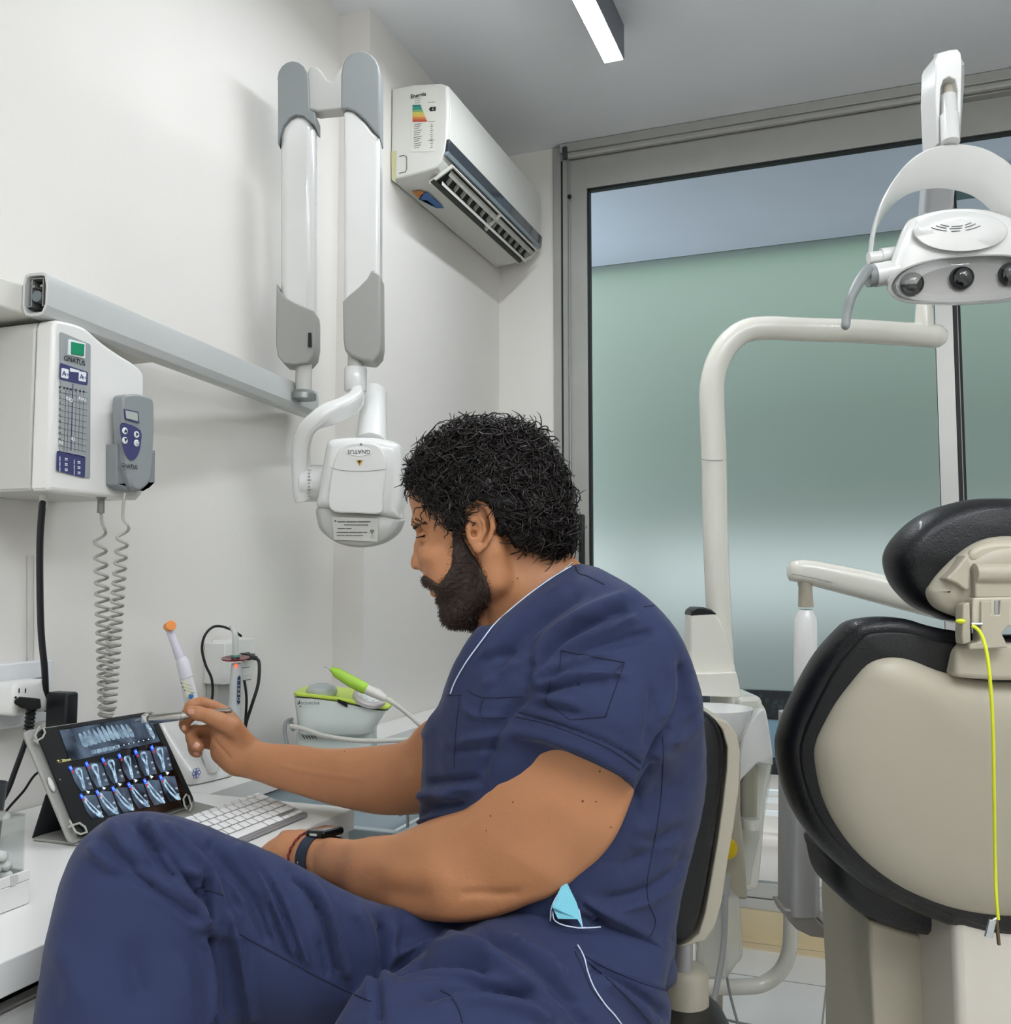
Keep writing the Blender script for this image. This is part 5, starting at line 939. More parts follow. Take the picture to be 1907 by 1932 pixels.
# ------------------------------------------------------------------ dentist's stool
st_ = thing('dentist_stool', 'stool with black padded back and beige shell carrying the seated dentist', 'stool', np.array([*P(1285, 1880, 1.38)[:2], 0]))
dT = 1.26
bp = [(1290, 1350), (1318, 1340), (1345, 1352), (1362, 1375), (1371, 1410), (1370, 1450), (1362, 1520), (1352, 1590), (1340, 1660), (1328, 1720), (1315, 1760), (1300, 1778), (1272, 1784), (1255, 1760), (1262, 1700), (1272, 1600), (1280, 1500)]
part('back_pad', st_, W(loft([[P(x, y, dT)+cf*dd-CR*ofs for x, y in spline([np.array([a, b]) for a, b in bp], 3, True)*np.array([1, 1])] for dd, ofs in ((-.0, .012), (.006, .004), (.02, .0), (.32, .0), (.335, .004), (.342, .014))]), M_blkL), ang=60)
bs_ = [(1345, 1354), (1372, 1362), (1390, 1385), (1397, 1420), (1394, 1490), (1384, 1560), (1372, 1630), (1362, 1700), (1350, 1745), (1330, 1775), (1300, 1784), (1278, 1786), (1300, 1778), (1318, 1762), (1330, 1722), (1341, 1660), (1353, 1590), (1363, 1520), (1371, 1450), (1372, 1410), (1362, 1376)]
part('back_shell', st_, W(prism([P(x, y, dT+.012) for x, y in bs_], cf*.31), M_ivd), bevel=.005, seg=3, ba=40)
part('back_post', st_, [W(tube([P(1288, 1770, 1.38), P(1288, 1850, 1.38)], .0145, 18), M_slv), W(tube([P(1302, 1770, 1.42), P(1302, 1850, 1.42)], .008, 12), M_glw)])
part('height_sleeve', st_, W(lathe([(.034, -.12), (.034, .008), (.030, .018), (.018, .022)], P(1292, 1848, 1.39), EZ, 24), M_ivd), ang=60)
sc0 = P(1120, 1990, 1.24); sc0[2] = .48
part('seat_cushion', st_, W(rbox(sc0, (.42, .42, .085), .04, [nrm([CR[0], CR[1], 0]), cf, EZ]), M_blkL))
part('seat_support', st_, W(tube([P(1292, 1890, 1.39), sc0+EZ*-.05+nrm(P(1292, 1890, 1.39)-sc0)*.12, sc0-EZ*.06], .017, 12), M_ivd))
part('gas_column', st_, W(tube([sc0-EZ*.045, np.array([sc0[0], sc0[1], .09])], [.024, .028], 18), M_mg))
for k in range(5):
    a = 2*math.pi*k/5+.3; e_ = np.array([sc0[0]+.24*math.cos(a), sc0[1]+.24*math.sin(a), .065]); part('base_leg', st_, W(tube([np.array([sc0[0], sc0[1], .10]), e_], [.020, .013], 10), M_ivd)); part('castor', st_, W(lathe([(.02, -.012), (.0245, -.008), (.0245, .008), (.02, .012)], np.array([e_[0], e_[1], .026]), np.array([-math.sin(a), math.cos(a), 0]), 18), M_blk))
# ------------------------------------------------------------------ implicit sculpting of the seated dentist
def smin(a, b, k):
    h = np.maximum(k-np.abs(a-b), 0)/k; return np.minimum(a, b)-h*h*k*.25
def smax(a, b, k): return -smin(-a, -b, k)
class Grid:
    def __init__(s, lo, hi, h):
        s.lo = np.array(lo, float); s.h = h; s.n = np.ceil((np.array(hi)-s.lo)/h).astype(int)+1
        s.f = np.full(s.n, 1e3*h, np.float32); s.ax = [(s.lo[i]+h*np.arange(s.n[i])).astype(np.float32) for i in range(3)]
    def sl(s, lo, hi):
        a = np.clip(((np.array(lo)-s.lo)/s.h).astype(int)-1, 0, s.n); b = np.clip(((np.array(hi)-s.lo)/s.h).astype(int)+2, 0, s.n)
        S = tuple(slice(x, y) for x, y in zip(a, b)); X = s.ax[0][S[0]][:, None, None]; Y = s.ax[1][S[1]][None, :, None]; Z = s.ax[2][S[2]][None, None, :]
        return S, X, Y, Z
    def put(s, S, d, k, op):
        if d.size == 0: return
        if op == 'u': s.f[S] = smin(s.f[S], d, k)
        elif op == 's': s.f[S] = smax(s.f[S], -d, k)
        else: s.f[S] = smax(s.f[S], d, k)
    def cap(s, a, b, ra, rb, k, op='u', m=0):
        a = np.array(a, float); b = np.array(b, float); R_ = max(ra, rb)+k*1.2+m
        S, X, Y, Z = s.sl(np.minimum(a, b)-R_, np.maximum(a, b)+R_); d = b-a; L = float(d@d)+1e-12
        t = np.clip(((X-a[0])*d[0]+(Y-a[1])*d[1]+(Z-a[2])*d[2])/L, 0, 1)
        q = np.sqrt((X-a[0]-t*d[0])**2+(Y-a[1]-t*d[1])**2+(Z-a[2]-t*d[2])**2)-(ra+(rb-ra)*t)
        s.put(S, q.astype(np.float32), k, op)
    def chain(s, pts, k, op='u'):
        for p, q in zip(pts[:-1], pts[1:]): s.cap(p[:3], q[:3], p[3], q[3], k, op)
    def ell(s, c, r, k, op='u', R=None, ex=1.):
        c = np.array(c, float); r = np.array(r, float); R_ = max(r)+k*1.5
        S, X, Y, Z = s.sl(c-R_, c+R_); x, y, z = X-c[0], Y-c[1], Z-c[2]
        if R is not None: R = np.array(R, float); x, y, z = R[0, 0]*x+R[0, 1]*y+R[0, 2]*z, R[1, 0]*x+R[1, 1]*y+R[1, 2]*z, R[2, 0]*x+R[2, 1]*y+R[2, 2]*z
        k0 = np.sqrt((x/r[0])**2+(y/r[1])**2+(z/r[2])**2); k1 = np.sqrt((x/r[0]**2)**2+(y/r[1]**2)**2+(z/r[2]**2)**2)+1e-9
        s.put(S, (k0*(k0-1)/k1).astype(np.float32), k, op)
    def mesh(s, smooth=0):
        f = s.f; g = f < 0; n = s.n
        c = [g[i:n[0]-1+i, j:n[1]-1+j, k:n[2]-1+k] for i in (0, 1) for j in (0, 1) for k in (0, 1)]
        anyv = c[0].copy(); allv = c[0].copy()
        for q in c[1:]: anyv |= q; allv &= q
        act = anyv & ~allv; I = np.argwhere(act); idx = np.full(act.shape, -1, np.int32); idx[act] = np.arange(len(I))
        acc = np.zeros((len(I), 3)); cnt = np.zeros(len(I)); off = [(i, j, k) for i in (0, 1) for j in (0, 1) for k in (0, 1)]
        vals = {o: f[I[:, 0]+o[0], I[:, 1]+o[1], I[:, 2]+o[2]] for o in off}
        for o in off:
            for ax in range(3):
                if o[ax]: continue
                p = list(o); p[ax] = 1; a, b = vals[o], vals[tuple(p)]; m = (a < 0) != (b < 0); t = np.where(m, a/np.where(m, a-b, 1), 0)
                v = np.tile(np.array(o, float), (len(I), 1)); v[:, ax] = t; acc[m] += v[m]; cnt[m] += 1
        V = s.lo+s.h*(I+acc/cnt[:, None]); Fs = []
        for ax in range(3):
            u, w_ = [(1, 2), (2, 0), (0, 1)][ax]; sl0 = [slice(None)]*3; sl1 = [slice(None)]*3; sl0[ax] = slice(0, n[ax]-1); sl1[ax] = slice(1, n[ax])
            a, b = g[tuple(sl0)], g[tuple(sl1)]; E = np.argwhere(a != b); E = E[(E[:, u] > 0) & (E[:, w_] > 0) & (E[:, u] < n[u]-1) & (E[:, w_] < n[w_]-1)]
            ins = a[E[:, 0], E[:, 1], E[:, 2]]
            def at_(du, dw): q = E.copy(); q[:, u] -= du; q[:, w_] -= dw; return idx[q[:, 0], q[:, 1], q[:, 2]]
            Q = np.stack([at_(1, 1), at_(0, 1), at_(0, 0), at_(1, 0)], 1); Q[~ins] = Q[~ins][:, ::-1]; Fs.append(Q)
        Fs = np.concatenate(Fs); Fs = Fs[(Fs >= 0).all(1)]
        use = np.zeros(len(V), bool); use[Fs.ravel()] = True; mp = np.cumsum(use)-1; V = V[use]; Fs = mp[Fs]
        for _ in range(smooth):
            A = np.zeros_like(V); C_ = np.zeros(len(V))
            for i in range(4): np.add.at(A, Fs[:, i], V[Fs[:, (i+1) % 4]]); np.add.at(A, Fs[:, (i+1) % 4], V[Fs[:, i]]); np.add.at(C_, Fs[:, i], 1); np.add.at(C_, Fs[:, (i+1) % 4], 1)
            V = V*.5+.5*A/C_[:, None]
        return V, Fs
def normals(V, Fs):
    n = np.cross(V[Fs[:, 2]]-V[Fs[:, 0]], V[Fs[:, 3]]-V[Fs[:, 1]]); N = np.zeros_like(V)
    for i in range(4): np.add.at(N, Fs[:, i], n)
    return N/np.maximum(np.linalg.norm(N, axis=1), 1e-12)[:, None]
def segdist(px, py, pts, closed=False):
    p = np.array(pts, float); q = np.roll(p, -1, 0) if closed else p[1:]; p = p if closed else p[:-1]; D = np.full(np.shape(px), 1e9)
    for a, b in zip(p, q):
        d = b-a; L = d@d+1e-9; t = np.clip(((px-a[0])*d[0]+(py-a[1])*d[1])/L, 0, 1); D = np.minimum(D, (px-a[0]-t*d[0])**2+(py-a[1]-t*d[1])**2)
    return np.sqrt(D)
class Poly:
    "signed distance (pixels) to a smooth closed outline, sampled bilinearly"
    def __init__(s, pts, n=4, st=3., pad=160):
        p = spline([np.array(q, float) for q in pts], n, True) if n else np.array(pts, float); s.st = st; s.lo = p.min(0)-pad; hi = p.max(0)+pad
        xs = np.arange(s.lo[0], hi[0], st); ys = np.arange(s.lo[1], hi[1], st); X, Y = np.meshgrid(xs, ys, indexing='ij'); D = segdist(X, Y, p, True); ins = np.zeros(X.shape, bool)
        for a, b in zip(p, np.roll(p, -1, 0)):
            c = (a[1] > Y) != (b[1] > Y); ins ^= c & (X < (b[0]-a[0])*(Y-a[1])/(b[1]-a[1]+1e-12)+a[0])
        s.D = np.where(ins, -D, D).astype(np.float32)
    def __call__(s, X, Y):
        u = np.clip((X-s.lo[0])/s.st, 0, s.D.shape[0]-1.001); v = np.clip((Y-s.lo[1])/s.st, 0, s.D.shape[1]-1.001); i = u.astype(int); j = v.astype(int); a = u-i; b = v-j
        return (s.D[i, j]*(1-a)*(1-b)+s.D[i+1, j]*a*(1-b)+s.D[i, j+1]*(1-a)*b+s.D[i+1, j+1]*a*b).astype(np.float32)
def Q(px, py, d): return np.array([(px-CXP)/F_PX*d, (py-CYP)/F_PX*d, d])       # camera-frame metres
def c2w(V): return CAMP+np.asarray(V)@RC.T
def trim(G, poly, k):
    X = G.ax[0][:, None, None]; Y = G.ax[1][None, :, None]; Z = G.ax[2][None, None, :]
    for i in range(0, G.n[0], 40):
        px = CXP+F_PX*X[i:i+40]/Z; py = CYP+F_PX*Y/Z; px, py = np.broadcast_arrays(px, py)
        G.f[i:i+40] = smax(G.f[i:i+40], poly(px, py)*(Z/F_PX), k)
def folds(V, Fs, L, gain=1., face=.15):
    "raise and press cloth along drawn lines: (points, width px, height mm)"
    N = normals(V, Fs); p = proj(V); vd = (V-CAMP); vd /= np.linalg.norm(vd, axis=1)[:, None]; fc = np.clip((-(N*vd).sum(1)-.02)/face, 0, 1); fc = fc*fc*(3-2*fc); D = np.zeros(len(V))
    for pts, w_, amp in L:
        pts = spline([np.array(q, float) for q in pts], 4) if len(pts) > 2 else np.array(pts, float); lo = pts.min(0)-3*w_; hi = pts.max(0)+3*w_
        m = (p[:, 0] > lo[0]) & (p[:, 0] < hi[0]) & (p[:, 1] > lo[1]) & (p[:, 1] < hi[1])
        if m.any():
            pm = p[m]; d = segdist(pm[:, 0], pm[:, 1], pts); e0 = np.minimum(np.hypot(*(pm[:, :2]-pts[0]).T), np.hypot(*(pm[:, :2]-pts[-1]).T)); D[m] += amp*.001*np.exp(-(d/w_)**2)*np.clip(e0/(2.2*w_), .25, 1)
    return V+N*(D*fc*gain)[:, None]
def vnoise(V, sc, seed=0):
    r = np.random.default_rng(seed); o = np.zeros(len(V))
    for k in range(9):
        w_ = r.normal(size=3); w_ /= np.linalg.norm(w_); o += np.sin(V@w_*sc*(1+.25*k)+r.uniform(0, 6.28))/9*1.6
    return o
def strands(Pn, r, seg=3):
    "Pn (N,K,3) centre lines, r (K) radii"
    N_, K, _ = Pn.shape; t = np.gradient(Pn, axis=1); t /= np.maximum(np.linalg.norm(t, axis=2), 1e-9)[..., None]; h = np.array([.3, .5, .81]); a = np.cross(t, h); a /= np.maximum(np.linalg.norm(a, axis=2), 1e-9)[..., None]; b = np.cross(t, a)
    an = np.arange(seg)*2*math.pi/seg; V = Pn[:, :, None]+np.asarray(r)[None, :, None, None]*(np.cos(an)[None, None, :, None]*a[:, :, None]+np.sin(an)[None, None, :, None]*b[:, :, None])
    base = (np.arange(N_)*K*seg)[:, None, None]+(np.arange(K-1)*seg)[None, :, None]; j = np.arange(seg)[None, None, :]; j2 = (j+1) % seg
    Fq = np.stack([base+j, base+j2, base+seg+j2, base+seg+j], -1).reshape(-1, 4)
    return V.reshape(-1, 3), Fq
def rawmesh(name, parent, V, Fs, m, loc=None):
    o = np.array([(V[:, 0].min()+V[:, 0].max())/2, (V[:, 1].min()+V[:, 1].max())/2, V[:, 2].min()]); me = bpy.data.meshes.new(name); me.vertices.add(len(V)); me.vertices.foreach_set('co', (V-o).astype(np.float32).ravel())
    nf = len(Fs); me.loops.add(nf*4); me.loops.foreach_set('vertex_index', np.asarray(Fs, np.int32).ravel()); me.polygons.add(nf); me.polygons.foreach_set('loop_start', np.arange(0, nf*4, 4, dtype=np.int32)); me.polygons.foreach_set('use_smooth', np.ones(nf, bool))
    me.update(calc_edges=True); me.validate(); me.materials.append(m); ob = bpy.data.objects.new(name, me); COL.objects.link(ob); ORG[ob.name] = o
    if parent is not None: ob.parent = parent; ob.location = (o-ORG[parent.name]).tolist()
    else: ob.location = o.tolist()
    return ob
def bvh(V, Fs): return BVHTree.FromPolygons([tuple(v) for v in V.tolist()], [tuple(f) for f in Fs.tolist()])
def hit(T, px, py, lift=.001):
    r = RC@np.array([(px-CXP)/F_PX, (py-CYP)/F_PX, 1.]); r /= np.linalg.norm(r); h = T.ray_cast(Vector(CAMP), Vector(r))
    if h[0] is None: return None
    n = np.array(h[1]); n = n if n@r < 0 else -n; return np.array(h[0])+n*lift
def ontube(T, pts, r, n=6, lift=.0, seg=6):
    q = [hit(T, *p, lift) for p in (spline([np.array(a, float) for a in pts], n) if len(pts) > 2 else [np.array(pts[0])+(np.array(pts[1])-np.array(pts[0]))*k/n for k in range(n+1)])]; q = [a for a in q if a is not None]
    return tube(q, r, seg) if len(q) > 1 else None
M_skin = mat('skin', 'b17a54', .5, noise=.06, nscale=35, bump=.12, bscale=260, sss=.12)
M_scrub = mat('navy scrub cloth', '212b4e', .8, noise=.05, nscale=40, bump=.25, bscale=900, sheen=.06)
M_pants = mat('navy trouser cloth', '222c50', .8, noise=.05, nscale=40, bump=.25, bscale=900, sheen=.06)
M_hair = mat('black hair', '100d0b', .45, spec=.35); M_hairs = mat('dark brown hair strands', '191210', .34, spec=.45); M_beard = mat('dark beard', '2a1c15', .6); M_beards = mat('beard strands', '3f2b21', .42)
M_stitch = mat('navy stitching', '141a33', .8); M_pipe = mat('white piping', 'c9d2e6', .6); M_seam = mat('seam shade', '222b4c', .85)
man = thing('person', 'dark-haired bearded person in navy scrubs pointing at the tablet with a silver pen', 'person', np.array([*P(1080, 1850, 1.2)[:2], .5]))
# ---- head, in a local frame measured in pixels at 1.18 m; third axis points towards the camera
DH = 1.18; UH = DH/F_PX
def h2w(V): V = np.asarray(V, float); return CAMP+np.stack([(V[:, 0]-CXP)*UH, (V[:, 1]-CYP)*UH, DH-V[:, 2]*UH], 1)@RC.T
G = Grid((745, 770, -135), (1130, 1262, 135), 2.0)
def sy(fn, x, y, s_, *a, **k):
    for sg in (1, -1): fn((x, y, s_*sg), *a, **k)
G.ell((915, 925, 0), (137, 112, 110), 12)                      # skull
G.ell((985, 960, 0), (72, 82, 98), 20)
G.ell((838, 930, 0), (63, 78, 86), 22)                         # forehead
G.ell((868, 1035, 0), (80, 98, 78), 26)                        # face mass
G.ell((815, 985, 0), (39, 20, 54), 14)                         # brow ridge
sy(G.ell, 826, 1046, 46, (28, 26, 30), 18)                     # cheek
sy(G.ell, 845, 1085, 40, (34, 36, 34), 20)
for sg in (1, -1): G.cap((935, 1090, 74*sg), (872, 1145, 30*sg), 22, 26, 26)   # jaw
for sg in (1, -1): G.cap((925, 1020, 84*sg), (935, 1090, 74*sg), 20, 22, 22)
G.ell((862, 1143, 0), (28, 32, 36), 20)                        # chin
G.ell((836, 1098, 0), (27, 30, 34), 16)                        # mouth mound
# nose
G.chain([(800, 1003, 0, 12), (794, 1030, 0, 11.5), (789, 1058, 0, 12), (788, 1064, 0, 13)], 7)
for sg in (1, -1):
    G.ell((803, 1067, 15*sg), (14, 10.5, 9), 6)
    G.cap((802, 1030, 5*sg), (812, 1064, 17*sg), 8, 10, 10)
    G.ell((797, 1076, 8*sg), (6, 3.2, 4), 2, 's')
G.ell((785, 1084, 0), (16, 8, 20), 6, 's')
# lips
G.ell((817, 1103, 0), (11, 6.5, 21), 4); G.ell((823, 1119, 0), (11.5, 8, 19), 4)
G.ell((812, 1111, 0), (12, 1.8, 24), 2.5, 's')
# eyes: socket, lids
for sg in (1, -1):
    G.ell((800, 1012, 34*sg), (19, 15, 21), 12, 's')
    G.ell((814, 1012, 33*sg), (19, 17, 20), 5)                 # lidded eyeball
    G.cap((792, 1009, 28*sg), (807, 1005, 52*sg), 2.8, 2.4, 3)  # upper lid edge
    G.cap((797, 1020, 28*sg), (807, 1016, 50*sg), 1.8, 1.8, 4)
    G.cap((797, 1014, 26*sg), (806, 1010.5, 53*sg), 1.8, 1.6, 2, 's')
    G.cap((790, 984, 20*sg), (808, 984, 58*sg), 5, 5, 8)
# neck and upper chest
G.chain([(968, 1050, 0, 68), (1000, 1120, 0, 74), (1032, 1180, 0, 76), (1058, 1240, 0, 78)], 26)
G.chain([(1010, 1060, 0, 60), (1058, 1120, 0, 66)], 22)
G.cap((905, 1150, 0), (950, 1205, 0), 28, 40, 26)
for sg in (1, -1): G.cap((935, 1035, 84*sg), (950, 1215, 30*sg), 10, 12, 26)
# ears
for sg in (1, -1):
    G.ell((904, 990, 100*sg), (22, 40, 9), 5, R=[[1, .12, -.22*sg], [-.12, 1, 0], [.22*sg, 0, 1]])
    G.ell((899, 998, 114*sg), (10, 16, 12), 3, 's')
    G.ell((904, 966, 114*sg), (13, 9, 7), 3, 's'); G.ell((921, 985, 116*sg), (4.5, 22, 7), 2.5, 's')
    rim = [(884, 978, 101, 4), (883, 962, 104, 4.6), (892, 950, 107, 5), (906, 947, 110, 5.2), (920, 956, 113, 5), (929, 974, 115, 5), (931, 994, 114, 4.8), (926, 1012, 111, 4.4), (917, 1026, 107, 4.2), (907, 1034, 104, 5)]
    G.chain([(a, b, c*sg, d) for a, b, c, d in rim], 2.5)
    G.chain([(a, b, c*sg, d) for a, b, c, d in [(906, 972, 106, 3), (915, 984, 108, 3.6), (917, 1000, 107, 3.4), (910, 1016, 105, 3.4)]], 3)
    G.ell((888, 996, 102*sg), (6, 8, 7), 3); G.ell((905, 1029, 102*sg), (10, 11, 6), 4)
    G.ell((897, 1004, 104*sg), (5, 7, 9), 2, 's')
headf = G.f.copy()
HV, HF = G.mesh(1); HVw = h2w(HV)
print('head', len(HV))
# hair shell: skull blown up, trimmed to the hairline
hairline = [(768, 905), (772, 922), (783, 922), (794, 926), (801, 936), (806, 950), (818, 961), (836, 966), (845, 972), (848, 984), (853, 998), (857, 1010), (862, 1016), (869, 1008), (874, 1000), (880, 984), (880, 962), (888, 948), (905, 943), (922, 950), (934, 968), (938, 992), (941, 1010), (950, 1006), (960, 1008), (966, 1022), (976, 1035), (1000, 1043), (1030, 1048), (1055, 1054), (1075, 1058), (1130, 1060), (1130, 750), (745, 750), (745, 900)]
HP = Poly(hairline, 3, 2., 40)
def shellgrid(base, infl): g = Grid((735, 745, -160), (1130, 1262, 160), 2.5); return g
GH = Grid((735, 745, -155), (1130, 1110, 155), 2.5)
GH.ell((925, 925, 0), (153, 134, 128), 10); GH.ell((1000, 965, 0), (84, 92, 112), 22); GH.ell((836, 915, 0), (68, 84, 98), 24); GH.ell((1020, 1000, 0), (62, 52, 92), 16); GH.ell((858, 975, 0), (44, 50, 103), 14); GH.ell((900, 960, 0), (50, 50, 112), 14)
GH.ell((930, 850, 0), (115, 62, 98), 20)
hair_sil = Poly([(774, 912), (780, 887), (794, 860), (809, 840), (831, 821), (854, 804), (880, 795), (905, 793), (925, 799), (955, 800), (985, 808), (1010, 821), (1027, 840), (1045, 868), (1060, 897), (1068, 926), (1072, 955), (1079, 985), (1082, 1015), (1081, 1038), (1078, 1054), (1060, 1054), (900, 1100), (760, 1050), (766, 950)], 3, 2., 80)
X, Y = np.meshgrid(GH.ax[0], GH.ax[1], indexing='ij'); d2 = np.maximum(HP(X, Y), 0*X-99)
GH.f = smax(GH.f, hair_sil(X, Y)[:, :, None], 16); GH.f = smax(GH.f, d2[:, :, None], 7)
# keep the shell close to the scalp on the sides
sk = Grid((735, 745, -155), (1130, 1110, 155), 2.5); 
V, Fs = GH.mesh(1); N = normals(V, Fs)
lump = vnoise(V, .10, 3)*4.0+vnoise(V, .22, 5)*2.6+vnoise(V, .45, 6)*1.2
V = V+N*lump[:, None]; hairV = h2w(V); hairF = Fs
hair = rawmesh('hair', man, hairV, hairF, M_hair)
# curls: wavy tapering locks rooted on the shell, flowing back and down
rg = np.random.default_rng(11)
def locks(n, sel, length, wav, lift, rad, seed, flow, K=9):
    r = np.random.default_rng(seed); cen = V[Fs].mean(1); nn = normals(V, Fs)[Fs].mean(1); m = sel(cen, nn); ids = np.where(m)[0]; ids = r.choice(ids, n); p = cen[ids]; nrm_ = nn[ids]
    fl = flow(p)+r.normal(size=p.shape)*.45; fl -= (fl*nrm_).sum(1)[:, None]*nrm_; fl /= np.linalg.norm(fl, axis=1)[:, None]; bi = np.cross(nrm_, fl)
    L = length*r.uniform(.6, 1.35, n); ph = r.uniform(0, 6.28, n); fr = r.uniform(1.2, 2.4, n); am = wav*r.uniform(.5, 1.4, n); curl = r.normal(0, 1.1, n); t = np.linspace(0, 1, K)
    out = []
    for tt in t:
        a = curl*tt; dir_ = fl*np.cos(a)[:, None]+bi*np.sin(a)[:, None]
        q = p-nrm_*3+dir_*(L*tt)[:, None]*.9+bi*(am*np.sin(ph+fr*tt*6.28)*tt**.5)[:, None]+nrm_*(lift*np.sin(tt*2.6)+am*.5*np.cos(ph+fr*tt*6.28)*tt-2.5*tt*tt*lift*.4)[:, None]; out.append(q)
    Pn = np.stack(out, 1); sh_ = Pn.shape; Pw = h2w(Pn.reshape(-1, 3)).reshape(sh_); return strands(Pw, rad*UH*np.interp(np.linspace(0, 8, K), np.arange(9), [.7, 1, 1, 1, .95, .9, .8, .6, .25]), 4 if K > 9 else 3)
flow = lambda p: np.stack([np.clip((p[:, 0]-860)/90, -1, 1)+.15, np.clip((p[:, 0]-905)/120, -.1, 1.)+.25+0*p[:, 0], 0*p[:, 0]], 1)
sel = lambda c, n: (c[:, 2] > -95) & (n[:, 2] > -.55)
Vs, Fx = locks(6500, lambda c, n: sel(c, n) & (HP(c[:, 0].copy(), c[:, 1].copy()) < -6), 36, 5.0, 3.5, 1.5, 21, flow); rawmesh('curls', hair, Vs, Fx, M_hairs)
Vs, Fx = locks(1800, lambda c, n: sel(c, n) & (HP(c[:, 0].copy(), c[:, 1].copy()) < -12), 28, 5.0, 5.0, .8, 22, flow); rawmesh('stray_curls', hair, Vs, Fx, M_hair)
Vs, Fx = locks(1100, lambda c, n: sel(c, n) & (HP(c[:, 0].copy(), c[:, 1].copy()) < -30), 52, 7.5, 3.5, 1.7, 23, flow, 13); rawmesh('wavy_locks', hair, Vs, Fx, M_hairs)
# beard
beard = [(858, 1008), (858, 1040), (855, 1062), (846, 1080), (838, 1092), (830, 1096), (823, 1091), (812, 1086), (803, 1084), (796, 1088), (796, 1098), (806, 1104), (818, 1107), (826, 1110), (828, 1124), (822, 1131), (828, 1140), (828, 1160), (836, 1180), (860, 1195), (885, 1195), (900, 1182), (904, 1160), (912, 1140), (924, 1122), (925, 1100), (915, 1078), (902, 1055), (890, 1035), (880, 1018), (872, 1000), (862, 995)]
BP = Poly(beard, 3, 2., 60); GB = Grid((745, 985, -135), (945, 1205, 135), 2.0)
o_ = ((GB.lo-G.lo)/2).astype(int); GB.f = headf[o_[0]:o_[0]+GB.n[0], o_[1]:o_[1]+GB.n[1], o_[2]:o_[2]+GB.n[2]]-4.5
GB.lo = G.lo+o_*2.0; GB.ax = [(GB.lo[i]+2.0*np.arange(GB.f.shape[i])).astype(np.float32) for i in range(3)]; GB.n = np.array(GB.f.shape)
GB.ell((866, 1160, 0), (33, 25, 40), 14)
X, Y = np.meshgrid(GB.ax[0], GB.ax[1], indexing='ij'); GB.f = smax(GB.f, BP(X, Y)[:, :, None], 6)
# lips stay bare between moustache and chin
GB.ell((813, 1113, 0), (16, 8.5, 26), 3, 's'); GB.ell((805, 1124, 0), (22, 10, 22), 4, 's')
BV, BF = GB.mesh(1); BN = normals(BV, BF); BV = BV+BN*(vnoise(BV, .35, 8)*1.3)[:, None]
bo = rawmesh('beard', man, h2w(BV), BF, M_beard)
def shortst(n, Vx, Fx_, sel_, L, rad, seed, dirn, jit=.5, wob=1.2, K=6):
    r = np.random.default_rng(seed); cen = Vx[Fx_].mean(1); nn = normals(Vx, Fx_)[Fx_].mean(1); ids = np.where(sel_(cen, nn))[0]; ids = r.choice(ids, n); p = cen[ids]; nm = nn[ids]
    d = dirn(p)+nm*.55+r.normal(size=p.shape)*jit; d /= np.linalg.norm(d, axis=1)[:, None]; Ls = L*r.uniform(.6, 1.4, n); side_ = np.cross(d, nm); ph = r.uniform(0, 6.28, n); t = np.linspace(0, 1, K)
    Pn = np.stack([p-nm*2+d*(Ls*tt)[:, None]+side_*(wob*np.sin(ph+tt*5))[:, None]-nm*(Ls*.25*tt*tt)[:, None] for tt in t], 1); Pw = h2w(Pn.reshape(-1, 3)).reshape(Pn.shape)
    return strands(Pw, rad*UH*np.array([1, 1, .95, .8, .55, .2]))
dn = lambda p: np.stack([-.35+0*p[:, 0], 1+0*p[:, 0], 0*p[:, 0]], 1)
Vs, Fx = shortst(6500, BV, BF, lambda c, n: n[:, 2] > -.6, 10, .55, 31, dn); rawmesh('beard_hairs', bo, Vs, Fx, M_beards)
_bd = lambda c, n: BP(c[:, 0].copy(), c[:, 1].copy())
Vs, Fx = shortst(1500, HV, HF, lambda c, n: (_bd(c, n) > -1) & (_bd(c, n) < 7) & (c[:, 1] > 1020) & (c[:, 1] < 1200) & (c[:, 0] > 835) & (c[:, 0] < 930), 7, .42, 35, dn); rawmesh('beard_edge_hairs', bo, Vs, Fx, M_beards)
# brow, lashes, hairline stubble
sel_b = Poly([(774, 992), (777, 983), (786, 979), (800, 980), (808, 985), (800, 988), (788, 990), (780, 996)], 3, 1., 20)
sb_ = lambda c, n: (sel_b(c[:, 0].copy(), c[:, 1].copy()) < 0) & (np.abs(c[:, 2]) < 62) & (np.abs(c[:, 2]) > 8)
Vs, Fx = shortst(1300, HV, HF, sb_, 8, .95, 33, lambda p: np.stack([.8+0*p[:, 0], .1+0*p[:, 0], np.sign(p[:, 2])*.5], 1), .3, .4); rawmesh('eyebrow', man, Vs, Fx, M_hair)
ls = []
for k in range(22):
    u = k/21; p = np.array([795+11*u, 1011-3.4*u, 31+20*u]); e = p+np.array([-9+6*u, 2.2-1*u, 3+4*u]); ls.append([p+(e-p)*t+np.array([0, 1.8*math.sin(t*3.1), 0]) for t in np.linspace(0, 1, 6)])
Vs, Fx = strands(h2w(np.array(ls).reshape(-1, 3)).reshape(22, 6, 3), .75*UH*np.array([1, 1, .9, .7, .5, .2])); rawmesh('eyelashes', man, Vs, Fx, M_hair)
lipm = mat('lip', 'a5675a', .45)
def R_(px, d): return px*d/F_PX
def chainQ(G, pts, k, op='u'):
    G.chain([(*Q(a, b, c), r) for a, b, c, r in pts], k, op)
